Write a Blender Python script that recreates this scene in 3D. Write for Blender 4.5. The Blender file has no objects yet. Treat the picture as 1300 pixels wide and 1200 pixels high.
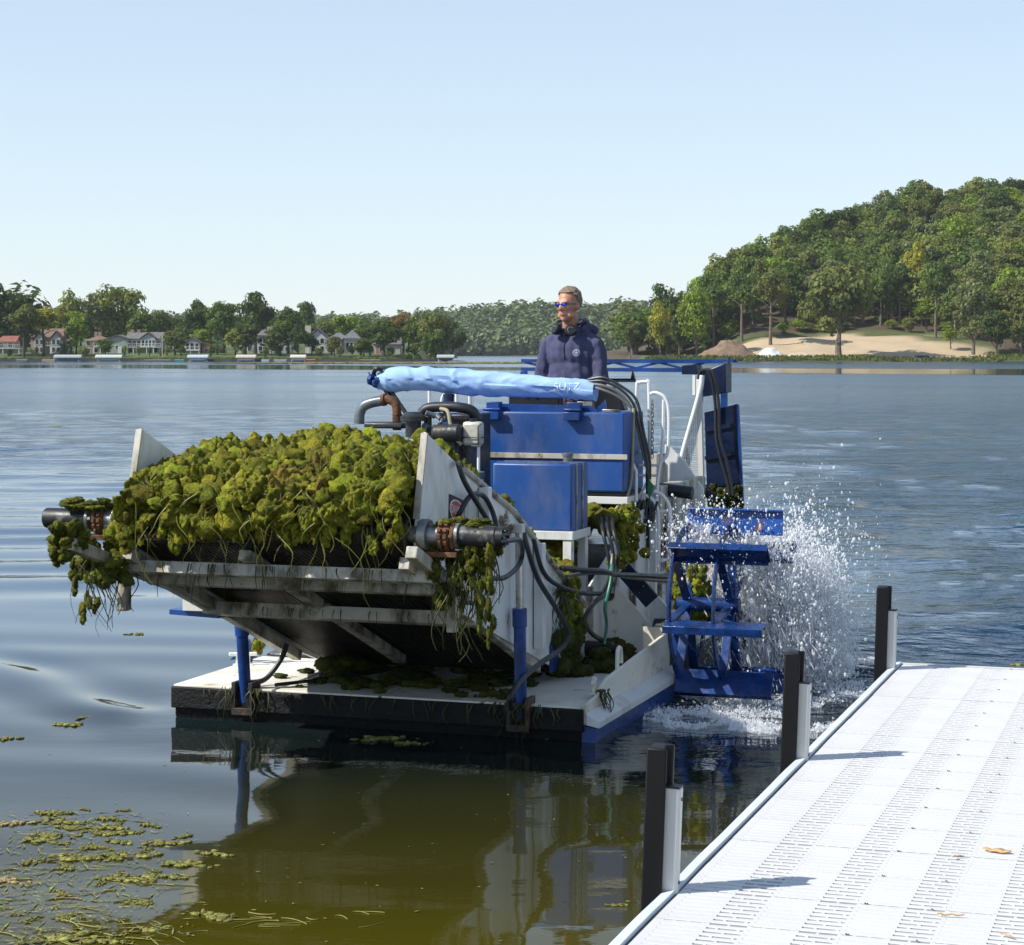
import bpy, math, random
import numpy as np
from mathutils import Vector, Matrix, Quaternion
from mathutils.bvhtree import BVHTree

# ---------------------------------------------------------------- camera, sky, sun, exposure
S = bpy.context.scene
COL = S.collection
R = math.radians
cam_data = bpy.data.cameras.new('camera')
cam = bpy.data.objects.new('camera', cam_data)
COL.objects.link(cam)
cam.location = (0, 0, 2.1)
cam.rotation_euler = (R(90), 0, 0)
cam_data.sensor_fit = 'HORIZONTAL'
cam_data.sensor_width = 36
cam_data.lens = 36 * 2650 / 1300
cam_data.shift_y = -152 / 1300
cam_data.clip_start = 0.1
cam_data.clip_end = 12000
S.camera = cam

SUN_EL, SUN_AZ = 43.0, 254.3            # azimuth clockwise from +Y
world = bpy.data.worlds.new('World')
S.world = world
world.use_nodes = True
wn = world.node_tree
wn.nodes.clear()
sky = wn.nodes.new('ShaderNodeTexSky')
sky.sky_type = 'NISHITA'
sky.sun_disc = False
sky.sun_elevation = R(SUN_EL)
sky.sun_rotation = R(SUN_AZ)
sky.altitude = 0
sky.air_density = 1.0
sky.dust_density = 0.1
sky.ozone_density = 4.0
bg = wn.nodes.new('ShaderNodeBackground')
bg.inputs['Strength'].default_value = 0.1
wo = wn.nodes.new('ShaderNodeOutputWorld')
# summer haze: a pale veil over the whole sky that thins towards the zenith
wtc = wn.nodes.new('ShaderNodeTexCoord'); wsep = wn.nodes.new('ShaderNodeSeparateXYZ')
wn.links.new(wtc.outputs['Generated'], wsep.inputs[0])
def wmath(op, a, c):
    x = wn.nodes.new('ShaderNodeMath'); x.operation = op
    for i, val in enumerate((a, c)):
        if isinstance(val, (int, float)): x.inputs[i].default_value = val
        else: wn.links.new(val, x.inputs[i])
    return x.outputs[0]
veil = wmath('MULTIPLY', wmath('POWER', 2.718, wmath('DIVIDE', wmath('ABSOLUTE', wsep.outputs[2], 0), -0.5)), 0.62)
wmix = wn.nodes.new('ShaderNodeMix'); wmix.data_type = 'RGBA'
wn.links.new(veil, wmix.inputs[0]); wn.links.new(sky.outputs[0], wmix.inputs[6]); wmix.inputs[7].default_value = (6.3, 7.05, 7.75, 1)
wn.links.new(wmix.outputs[2], bg.inputs[0])
wn.links.new(bg.outputs[0], wo.inputs[0])

sun_data = bpy.data.lights.new('sun', 'SUN')
sun_data.energy = 4.2
sun_data.angle = R(0.5)
sun_data.color = (1.0, 0.955, 0.88)
sun = bpy.data.objects.new('sun', sun_data)
COL.objects.link(sun)
to_sun = Vector((math.sin(R(SUN_AZ)) * math.cos(R(SUN_EL)), math.cos(R(SUN_AZ)) * math.cos(R(SUN_EL)), math.sin(R(SUN_EL))))
sun.rotation_euler = (-to_sun).to_track_quat('-Z', 'Y').to_euler()
sun.location = (0, 0, 60)

S.view_settings.view_transform = 'Standard'
S.view_settings.look = 'None'
S.view_settings.exposure = 0.52
S.view_settings.gamma = 1.0
S.view_settings.use_curve_mapping = False
S.render.engine = 'CYCLES'
S.cycles.max_bounces = 12
S.cycles.diffuse_bounces = 8
S.cycles.glossy_bounces = 4
S.cycles.transmission_bounces = 4
S.cycles.transparent_max_bounces = 6
S.cycles.volume_bounces = 3
S.cycles.use_denoising = True

# ---------------------------------------------------------------- helpers
def vnoise(P, seed=0):
    """smooth value noise in -1..1 for an (n,3) array"""
    P = np.asarray(P, dtype=np.float64)
    I = np.floor(P).astype(np.int64)
    Fr = P - I
    Fr = Fr * Fr * (3 - 2 * Fr)
    def hsh(ix, iy, iz):
        h = (ix * 374761393 + iy * 668265263 + iz * 2147483647 + seed * 1274126177) & 0xFFFFFFFF
        h = ((h ^ (h >> 13)) * 1274126177) & 0xFFFFFFFF
        h = h ^ (h >> 16)
        return (h & 0xFFFF) / 32767.5 - 1.0
    out = 0
    for dx in (0, 1):
        wx = Fr[:, 0] if dx else 1 - Fr[:, 0]
        for dy in (0, 1):
            wy = Fr[:, 1] if dy else 1 - Fr[:, 1]
            for dz in (0, 1):
                wz = Fr[:, 2] if dz else 1 - Fr[:, 2]
                out = out + wx * wy * wz * hsh(I[:, 0] + dx, I[:, 1] + dy, I[:, 2] + dz)
    return out

def fbm(P, seed=0, o=3):
    P = np.asarray(P, dtype=np.float64)
    s = 0
    for k in range(o):
        s = s + vnoise(P * 2 ** k, seed + k) * 0.5 ** k
    return s

def sstep(a, b, x):
    t = np.clip((np.asarray(x, dtype=float) - a) / (b - a), 0, 1)
    return t * t * (3 - 2 * t)

def fast_mesh(name, V, F, smooth=False):
    V = np.asarray(V, dtype=np.float32)
    F = np.asarray(F, dtype=np.int32)
    me = bpy.data.meshes.new(name)
    n, k = F.shape
    me.vertices.add(len(V))
    me.vertices.foreach_set('co', V.ravel())
    me.loops.add(n * k)
    me.loops.foreach_set('vertex_index', F.ravel())
    me.polygons.add(n)
    me.polygons.foreach_set('loop_start', np.arange(0, n * k, k, dtype=np.int32))
    me.polygons.foreach_set('use_smooth', np.full(n, smooth, dtype=bool))
    me.update(calc_edges=True)
    return me

def link(name, me, mat=None, parent=None):
    o = bpy.data.objects.new(name, me)
    COL.objects.link(o)
    if mat is not None and not me.materials:
        me.materials.append(mat)
    if parent is not None:
        o.parent = parent
    return o

def tag(o, label=None, cat=None, group=None, kind=None):
    if label: o['label'] = label
    if cat: o['category'] = cat
    if group: o['group'] = group
    if kind: o['kind'] = kind
    return o

def empty(name, loc, rz=0.0, label=None, cat=None, group=None):
    o = bpy.data.objects.new(name, None)
    COL.objects.link(o)
    o.empty_display_size = 0.2
    o.location = loc
    o.rotation_euler = (0, 0, rz)
    return tag(o, label, cat, group)

def copy_tree(o, parent=None):
    c = o.copy()
    COL.objects.link(c)
    if parent is not None:
        c.parent = parent
    for ch in list(o.children):
        copy_tree(ch, c)
    return c

class MB:
    """collects shapes and links them as ONE mesh object"""
    def __init__(s):
        s.v = []; s.f = []
    def add(s, vs, fs):
        b = len(s.v)
        s.v += [tuple(p) for p in vs]
        s.f += [tuple(i + b for i in f) for f in fs]
        return s
    def box(s, c, d, rot=None):
        hx, hy, hz = d[0] / 2, d[1] / 2, d[2] / 2
        vs = [Vector((x, y, z)) for x in (-hx, hx) for y in (-hy, hy) for z in (-hz, hz)]
        if rot is not None:
            vs = [rot @ p for p in vs]
        c = Vector(c)
        return s.add([p + c for p in vs], [(0, 1, 3, 2), (4, 6, 7, 5), (0, 4, 5, 1), (2, 3, 7, 6), (0, 2, 6, 4), (1, 5, 7, 3)])
    def span(s, lo, hi):
        return s.box([(a + b) / 2 for a, b in zip(lo, hi)], [abs(b - a) for a, b in zip(lo, hi)])
    def bar(s, p, q, w, h, up=(0, 0, 1)):
        p, q = Vector(p), Vector(q)
        d = (q - p); L = d.length; d.normalize()
        u = Vector(up)
        x = d.cross(u)
        if x.length < 1e-4: x = d.cross(Vector((1, 0, 0)))
        x.normalize(); z = x.cross(d)
        m = Matrix((x, d, z)).transposed()
        return s.box((p + q) / 2, (w, L, h), m)
    def tube(s, path, r, n=8, cap=True, closed=False):
        P = [Vector(p) for p in path]
        N = len(P)
        rr = r if isinstance(r, (list, tuple)) else [r] * N
        vs = []; prev = None
        for i in range(N):
            t = (P[min(i + 1, N - 1)] - P[max(i - 1, 0)])
            if t.length < 1e-9: t = Vector((0, 0, 1))
            t.normalize()
            if prev is None:
                a = Vector((0, 0, 1)) if abs(t.z) < 0.9 else Vector((1, 0, 0))
                x = t.cross(a).normalized()
            else:
                x = prev - t * prev.dot(t)
                x.normalize()
            prev = x
            y = t.cross(x)
            for k in range(n):
                a = 2 * math.pi * k / n
                vs.append(P[i] + (x * math.cos(a) + y * math.sin(a)) * rr[i])
        fs = []
        for i in range(N - 1):
            for k in range(n):
                k2 = (k + 1) % n
                fs.append((i * n + k, i * n + k2, (i + 1) * n + k2, (i + 1) * n + k))
        if cap:
            fs.append(tuple(range(n - 1, -1, -1)))
            fs.append(tuple((N - 1) * n + k for k in range(n)))
        return s.add(vs, fs)
    def cyl(s, p, q, r, n=16, r2=None):
        return s.tube([p, q], [r, r if r2 is None else r2], n)
    def prism(s, poly, axis, lo, hi):
        """polygon in the two other axes, extruded along axis ('x','y','z')"""
        n = len(poly)
        def mk(a, b, t):
            return {'x': (t, a, b), 'y': (a, t, b), 'z': (a, b, t)}[axis]
        vs = [mk(a, b, lo) for a, b in poly] + [mk(a, b, hi) for a, b in poly]
        fs = [tuple(range(n - 1, -1, -1)), tuple(range(n, 2 * n))]
        for i in range(n):
            j = (i + 1) % n
            fs.append((i, j, n + j, n + i))
        return s.add(vs, fs)
    def ball(s, c, r, nu=16, nv=10):
        rx, ry, rz = (r, r, r) if not isinstance(r, (list, tuple)) else r
        c = Vector(c)
        vs = [c + Vector((0, 0, rz))]
        for j in range(1, nv):
            t = math.pi * j / nv
            for i in range(nu):
                p = 2 * math.pi * i / nu
                vs.append(c + Vector((rx * math.sin(t) * math.cos(p), ry * math.sin(t) * math.sin(p), rz * math.cos(t))))
        vs.append(c - Vector((0, 0, rz)))
        fs = []
        for i in range(nu):
            fs.append((0, 1 + i, 1 + (i + 1) % nu))
        for j in range(nv - 2):
            for i in range(nu):
                a = 1 + j * nu + i; b = 1 + j * nu + (i + 1) % nu
                fs.append((a, a + nu, b + nu, b))
        L = len(vs) - 1; b0 = 1 + (nv - 2) * nu
        for i in range(nu):
            fs.append((L, b0 + (i + 1) % nu, b0 + i))
        return s.add(vs, fs)
    def mesh(s, name):
        me = bpy.data.meshes.new(name)
        me.from_pydata(s.v, [], s.f)
        import bmesh
        bm = bmesh.new(); bm.from_mesh(me)
        bmesh.ops.recalc_face_normals(bm, faces=bm.faces)
        bm.to_mesh(me); bm.free()
        for p in me.polygons: p.use_smooth = True
        me.set_sharp_from_angle(angle=R(38))
        return me
    def build(s, name, mat, parent=None, bevel=0.0, label=None, kind=None):
        o = link(name, s.mesh(name), mat, parent)
        if bevel:
            m = o.modifiers.new('bevel', 'BEVEL')
            m.width = bevel; m.segments = 2; m.limit_method = 'ANGLE'; m.angle_limit = R(40)
        if label: o['label'] = label
        if kind: o['kind'] = kind
        return o

def smooth_path(pts, k=6):
    """Catmull-Rom through pts"""
    P = [Vector(p) for p in pts]
    P = [P[0] * 2 - P[1]] + P + [P[-1] * 2 - P[-2]]
    out = []
    for i in range(1, len(P) - 2):
        a, b, c, d = P[i - 1], P[i], P[i + 1], P[i + 2]
        for j in range(k):
            t = j / k
            out.append(0.5 * ((2 * b) + (c - a) * t + (2 * a - 5 * b + 4 * c - d) * t * t + (3 * b - a - 3 * c + d) * t ** 3))
    out.append(P[-2])
    return out

def text_mesh(txt, size, depth=0.002):
    cu = bpy.data.curves.new('txt', 'FONT')
    cu.body = txt; cu.size = size; cu.extrude = depth; cu.align_x = 'CENTER'; cu.align_y = 'CENTER'
    o = bpy.data.objects.new('txt', cu)
    COL.objects.link(o)
    dg = bpy.context.evaluated_depsgraph_get()
    me = bpy.data.meshes.new_from_object(o.evaluated_get(dg))
    bpy.data.objects.remove(o)
    return me

def fuse(mb, voxel, smooth=3, factor=0.5):
    """one continuous skin from overlapping closed shapes"""
    me = mb.mesh('tmp')
    o = bpy.data.objects.new('tmp', me)
    COL.objects.link(o)
    m = o.modifiers.new('r', 'REMESH'); m.mode = 'VOXEL'; m.voxel_size = voxel; m.use_smooth_shade = True
    if smooth:
        m2 = o.modifiers.new('s', 'SMOOTH'); m2.iterations = smooth; m2.factor = factor
    dg = bpy.context.evaluated_depsgraph_get()
    out = bpy.data.meshes.new_from_object(o.evaluated_get(dg))
    bpy.data.objects.remove(o)
    for p in out.polygons: p.use_smooth = True
    return out

# ---------------------------------------------------------------- materials
def mat(name, col, rough=0.5, metal=0.0, col2=None, scale=6.0, lo=0.45, hi=0.65, var=0.12, vscale=3.0,
        bump=0.0, bscale=40.0, spec=0.5, coords='Object', stretch=None, island=0.0, trans=0.0, col3=None, s3=14.0, lo3=0.6, hi3=0.66):
    m = bpy.data.materials.new(name)
    m.use_nodes = True
    nt = m.node_tree
    N = nt.nodes; L = nt.links
    b = N['Principled BSDF']
    b.inputs['Roughness'].default_value = rough
    b.inputs['Metallic'].default_value = metal
    b.inputs['Specular IOR Level'].default_value = spec
    tc = N.new('ShaderNodeTexCoord')
    vec = tc.outputs[coords]
    if stretch:
        mp = N.new('ShaderNodeMapping'); mp.inputs['Scale'].default_value = stretch
        L.new(vec, mp.inputs[0]); vec = mp.outputs[0]
    def noise(sc, det=4, rg=0.55):
        n = N.new('ShaderNodeTexNoise')
        n.inputs['Scale'].default_value = sc; n.inputs['Detail'].default_value = det; n.inputs['Roughness'].default_value = rg
        L.new(vec, n.inputs['Vector'])
        return n.outputs['Fac']
    def mix(fac, a, c, mode='MIX'):
        x = N.new('ShaderNodeMix'); x.data_type = 'RGBA'; x.blend_type = mode
        for i, val in ((0, fac), (6, a), (7, c)):
            if hasattr(val, 'links') or isinstance(val, bpy.types.NodeSocket): L.new(val, x.inputs[i])
            elif isinstance(val, (int, float)): x.inputs[i].default_value = val
            else: x.inputs[i].default_value = (*val, 1)
        return x.outputs[2]
    def rng(f, a, c, o0=0.0, o1=1.0):
        r = N.new('ShaderNodeMapRange')
        r.inputs[1].default_value = a; r.inputs[2].default_value = c; r.inputs[3].default_value = o0; r.inputs[4].default_value = o1
        L.new(f, r.inputs[0])
        return r.outputs[0]
    c = tuple(col)
    if var:
        dk = tuple(x * (1 - var) for x in col); lt = tuple(min(1, x * (1 + var)) for x in col)
        c = mix(rng(noise(vscale, 5), 0.3, 0.7), dk, lt)
    if island:
        g = N.new('ShaderNodeNewGeometry')
        hs = N.new('ShaderNodeHueSaturation')
        L.new(rng(g.outputs['Random Per Island'], 0, 1, 1 - island, 1 + island), hs.inputs['Value'])
        mlt = N.new('ShaderNodeMath'); mlt.operation = 'MULTIPLY'; mlt.inputs[1].default_value = 7.31
        fr = N.new('ShaderNodeMath'); fr.operation = 'FRACT'
        L.new(g.outputs['Random Per Island'], mlt.inputs[0]); L.new(mlt.outputs[0], fr.inputs[0])
        L.new(rng(fr.outputs[0], 0, 1, 0.5 - 0.035 * min(1, island * 3), 0.5 + 0.025 * min(1, island * 3)), hs.inputs['Hue'])
        if isinstance(c, tuple): hs.inputs['Color'].default_value = (*c, 1)
        else: L.new(c, hs.inputs['Color'])
        c = hs.outputs[0]
    if col2 is not None:
        c = mix(rng(noise(scale, 6, 0.62), lo, hi), c, col2)
    if col3 is not None:
        c = mix(rng(noise(s3, 8, 0.7), lo3, hi3), c, col3)
    if isinstance(c, tuple): b.inputs['Base Color'].default_value = (*c, 1)
    else: L.new(c, b.inputs['Base Color'])
    if rough > 0.12 and var:
        L.new(rng(noise(vscale * 2.3, 4), 0.3, 0.7, max(0.03, rough - 0.1), min(1, rough + 0.1)), b.inputs['Roughness'])
    if bump:
        bp = N.new('ShaderNodeBump')
        bp.inputs['Strength'].default_value = bump; bp.inputs['Distance'].default_value = 0.02
        L.new(noise(bscale, 6, 0.6), bp.inputs['Height'])
        L.new(bp.outputs[0], b.inputs['Normal'])
    if trans:
        tr = N.new('ShaderNodeBsdfTranslucent')
        if isinstance(c, tuple): tr.inputs[0].default_value = (*c, 1)
        else: L.new(c, tr.inputs[0])
        ms = N.new('ShaderNodeMixShader'); ms.inputs[0].default_value = trans
        L.new(b.outputs[0], ms.inputs[1]); L.new(tr.outputs[0], ms.inputs[2])
        L.new(ms.outputs[0], N['Material Output'].inputs[0])
    return m

RUST = (0.16, 0.06, 0.02)
M = {}
M['blue'] = mat('blue_paint', (0.009, 0.050, 0.215), 0.33, var=0.35, vscale=4.5, col2=(0.004, 0.018, 0.08), scale=5.0, lo=0.5, hi=0.72, bump=0.06, bscale=30, col3=(0.30, 0.33, 0.36), s3=38, lo3=0.69, hi3=0.71)
M['blue_box'] = mat('blue_tank_paint', (0.012, 0.066, 0.25), 0.45, var=0.25, vscale=2.5, stretch=(1, 1, 0.5), col2=(0.10, 0.125, 0.23), scale=4.0, lo=0.47, hi=0.78, bump=0.06, bscale=25, col3=(0.40, 0.40, 0.40), s3=36, lo3=0.675, hi3=0.70)
M['wheel_blue'] = mat('wet_wheel_paint', (0.007, 0.038, 0.165), 0.25, var=0.4, vscale=5, col2=(0.003, 0.012, 0.05), scale=6.0, lo=0.46, hi=0.68, bump=0.15, bscale=22, col3=(0.10, 0.07, 0.05), s3=17, lo3=0.66, hi3=0.72)
M['blue_rust'] = mat('blue_paint_rusty', (0.012, 0.075, 0.31), 0.33, var=0.3, col2=RUST, scale=7, lo=0.60, hi=0.66, bump=0.1, bscale=30)
M['navy'] = mat('dark_blue_panel', (0.004, 0.012, 0.042), 0.35, var=0.3, vscale=2, bump=0.05, stretch=(1, 1, 3))
M['white'] = mat('white_paint_worn', (0.70, 0.71, 0.69), 0.42, var=0.08, vscale=2.2, col2=(0.36, 0.31, 0.22), scale=5.0, lo=0.50, hi=0.80, bump=0.12, bscale=9, col3=(0.17, 0.09, 0.04), s3=15, lo3=0.635, hi3=0.70, stretch=(1, 1, 0.35))
M['white_grime'] = mat('white_paint_grimy', (0.50, 0.47, 0.40), 0.55, var=0.15, col2=(0.085, 0.068, 0.035), scale=8, lo=0.44, hi=0.66, bump=0.15, bscale=18, col3=(0.17, 0.08, 0.03), s3=16, lo3=0.62, hi3=0.68, stretch=(1, 1, 0.45))
M['deck'] = mat('cream_deck_paint', (0.76, 0.73, 0.63), 0.45, var=0.06, col2=(0.45, 0.36, 0.20), scale=2.6, lo=0.5, hi=0.85, bump=0.05, bscale=12, col3=(0.13, 0.10, 0.055), s3=7, lo3=0.60, hi3=0.72)
M['rail'] = mat('white_rail_paint', (0.74, 0.74, 0.73), 0.35, var=0.05, col3=RUST, s3=9, lo3=0.64, hi3=0.69)
M['black_hull'] = mat('black_hull_rubber', (0.009, 0.009, 0.009), 0.6, spec=0.25, var=0.3, bump=0.7, bscale=34, col3=(0.22, 0.17, 0.09), s3=15, lo3=0.70, hi3=0.73)
M['black'] = mat('black_metal', (0.013, 0.013, 0.014), 0.4, var=0.3, bump=0.1, bscale=20)
M['wet_deck'] = mat('wet_dark_deck', (0.03, 0.026, 0.02), 0.16, var=0.4, vscale=5, col2=(0.09, 0.06, 0.03), scale=6, lo=0.55, hi=0.75, bump=0.12, bscale=14)
M['rubber'] = mat('rubber_hose', (0.017, 0.02, 0.024), 0.45, var=0.25, vscale=8, col3=(0.09, 0.09, 0.07), s3=18, lo3=0.62, hi3=0.7)
M['grey_hose'] = mat('grey_hose', (0.11, 0.11, 0.10), 0.5, var=0.25)
M['tan_hose'] = mat('tan_hose', (0.30, 0.26, 0.15), 0.5, var=0.2)
M['green_hose'] = mat('green_hose', (0.02, 0.16, 0.09), 0.4, var=0.2)
M['steel'] = mat('worn_steel', (0.30, 0.30, 0.29), 0.38, metal=0.7, var=0.2, col2=(0.05, 0.04, 0.03), scale=12, lo=0.5, hi=0.65, bump=0.2)
M['chrome'] = mat('cylinder_rod', (0.42, 0.42, 0.41), 0.28, metal=0.8, var=0.15, col2=(0.2, 0.17, 0.13), scale=9, lo=0.55, hi=0.7)
M['rust'] = mat('rusty_iron', (0.15, 0.065, 0.025), 0.8, var=0.4, vscale=18, col2=(0.06, 0.03, 0.015), scale=22, bump=0.5)
M['motor'] = mat('scuffed_motor_paint', (0.016, 0.016, 0.018), 0.45, var=0.3, col2=(0.24, 0.24, 0.24), scale=11, lo=0.52, hi=0.74, bump=0.15, bscale=26)
M['belt'] = mat('black_belt_mesh', (0.028, 0.024, 0.018), 0.6, var=0.4, vscale=12, col2=(0.05, 0.04, 0.02), scale=5, lo=0.5, hi=0.75, bump=0.4, bscale=60)
M['wire'] = mat('belt_wire_steel', (0.022, 0.020, 0.016), 0.4, var=0.3, col2=(0.05, 0.045, 0.035), scale=4, lo=0.55, hi=0.75)
M['tarp'] = mat('light_blue_tarp', (0.33, 0.50, 0.80), 0.8, var=0.08, vscale=5, bump=0.16, bscale=22, col2=(0.20, 0.34, 0.62), scale=3.5, lo=0.5, hi=0.8, spec=0.3)
M['letters'] = mat('pale_lettering', (0.68, 0.75, 0.85), 0.6, var=0.03)
M['plastic'] = mat('white_plastic_jug', (0.66, 0.66, 0.60), 0.4, var=0.05, col2=(0.40, 0.38, 0.30), scale=3)
M['engine'] = mat('dark_engine_parts', (0.022, 0.024, 0.026), 0.42, var=0.35, vscale=9, col2=(0.06, 0.045, 0.03), scale=10, lo=0.55, hi=0.7, bump=0.2)
M['engine_grey'] = mat('grey_engine_parts', (0.14, 0.16, 0.17), 0.4, metal=0.3, var=0.3, vscale=12)
M['sign_black'] = mat('sign_black', (0.02, 0.02, 0.024), 0.35, var=0.1)
M['sign_red'] = mat('sign_red', (0.55, 0.03, 0.03), 0.35, var=0.08)
M['sign_white'] = mat('sign_white', (0.78, 0.78, 0.76), 0.4, var=0.05)
M['dock'] = mat('white_dock_plastic', (0.65, 0.645, 0.635), 0.45, var=0.05, vscale=2.5, col2=(0.50, 0.48, 0.43), scale=2.2, lo=0.56, hi=0.95, col3=(0.36, 0.32, 0.26), s3=28, lo3=0.705, hi3=0.75, bump=0.05, bscale=90)
M['dock_edge'] = mat('dock_edge_trim', (0.62, 0.68, 0.74), 0.4, var=0.06)
M['dock_frame'] = mat('dock_frame_metal', (0.20, 0.22, 0.24), 0.5, var=0.15)  # plain grey metal of the dock's underframe
M['post_black'] = mat('black_vinyl_post', (0.008, 0.008, 0.009), 0.5, spec=0.22, var=0.25, bump=0.12, bscale=30, stretch=(1, 1, 0.2), col3=(0.30, 0.28, 0.24), s3=60, lo3=0.735, hi3=0.75)
M['alu'] = mat('post_aluminium', (0.60, 0.60, 0.57), 0.42, metal=0.15, var=0.06, stretch=(1, 1, 0.2))
M['skin'] = mat('skin', (0.50, 0.235, 0.145), 0.5, var=0.10, vscale=12, bump=0.05, bscale=80)
M['hoodie'] = mat('navy_fleece', (0.070, 0.074, 0.135), 0.9, var=0.12, vscale=10, bump=0.25, bscale=60, spec=0.2)
M['denim'] = mat('dark_trousers', (0.03, 0.035, 0.05), 0.85, var=0.15)
M['hair'] = mat('sandy_grey_hair', (0.24, 0.17, 0.095), 0.6, var=0.35, vscale=40, bump=0.6, bscale=120, col2=(0.20, 0.19, 0.17), scale=9)
M['lens'] = mat('blue_mirror_lens', (0.02, 0.05, 0.75), 0.12, metal=0.5, var=0)
M['headphone'] = mat('black_headphone', (0.014, 0.016, 0.016), 0.35, var=0.2)
M['skinrim'] = mat('copper_ring', (0.42, 0.24, 0.17), 0.35, metal=0.6, var=0.1)

def weed_mat(name, col, isl=0.45, c2=(0.03, 0.034, 0.006), trans=0.12):
    return mat(name, col, 0.75, var=0.32, vscale=16, island=isl, col2=c2, scale=34, lo=0.5, hi=0.72, bump=0.9, bscale=95, trans=trans, spec=0.25)
M['weed'] = weed_mat('matted_green_weed', (0.225, 0.235, 0.014))
M['weed_mid'] = weed_mat('mid_green_weed', (0.125, 0.140, 0.012))
M['weed_mass'] = mat('matted_weed_mass', (0.235, 0.240, 0.014), 0.72, var=0.5, vscale=9, col2=(0.030, 0.038, 0.005), scale=26, lo=0.46, hi=0.70, bump=1.0, bscale=110, trans=0.1, spec=0.3, col3=(0.32, 0.29, 0.05), s3=22, lo3=0.60, hi3=0.72)
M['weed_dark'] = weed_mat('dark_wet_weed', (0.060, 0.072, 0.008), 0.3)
M['weed_brown'] = weed_mat('brownish_weed', (0.24, 0.18, 0.03), 0.3)
M['strand'] = mat('weed_strand', (0.21, 0.21, 0.03), 0.55, var=0.25, vscale=8, island=0.35, trans=0.2)
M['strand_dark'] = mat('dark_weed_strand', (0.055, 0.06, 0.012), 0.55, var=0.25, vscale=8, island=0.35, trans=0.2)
M['float'] = mat('floating_algae', (0.30, 0.29, 0.065), 0.75, var=0.3, vscale=20, island=0.35, col2=(0.13, 0.13, 0.02), scale=30, bump=0.8, bscale=90)
M['float_tan'] = mat('dried_floating_algae', (0.40, 0.31, 0.14), 0.8, var=0.25, vscale=20, island=0.2, bump=0.7, bscale=90)

def foliage(name, col, isl=0.3, trans=0.36):
    return mat(name, col, 0.6, var=0.14, vscale=0.25, island=isl, trans=trans, spec=0.3)
FOL = {
    'dark': foliage('foliage_dark', (0.077, 0.122, 0.024)),
    'mid': foliage('foliage_mid', (0.118, 0.182, 0.030)),
    'olive': foliage('foliage_olive', (0.158, 0.182, 0.039)),
    'light': foliage('foliage_light', (0.221, 0.259, 0.048)),
    'bright': foliage('foliage_bright', (0.211, 0.299, 0.027)),
    'yellow': foliage('foliage_yellow', (0.363, 0.357, 0.033)),
    'grey': foliage('foliage_greygreen', (0.177, 0.214, 0.068)),
    'red': foliage('foliage_reddish', (0.230, 0.149, 0.043)),
    'conifer': foliage('foliage_conifer', (0.054, 0.089, 0.027)),
    'far': foliage('foliage_far', (0.100, 0.159, 0.033)),
}
M['bark'] = mat('bark', (0.15, 0.12, 0.09), 0.9, var=0.3, vscale=2, bump=0.5, bscale=6)
M['bark_dark'] = mat('bark_dark', (0.06, 0.05, 0.04), 0.9, var=0.3, vscale=2)

# ---------------------------------------------------------------- the harvester's frame of reference
TH = R(18.7)
BO = np.array([-0.753, 11.595, 0.0])                     # middle of the bow, at the water
AX = np.array([math.sin(TH), math.cos(TH)])              # towards its stern
LX = np.array([math.cos(TH), -math.sin(TH)])             # across
def boat_xy(x, y):
    return (BO[0] + LX[0] * x + AX[0] * y, BO[1] + LX[1] * x + AX[1] * y)

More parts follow.
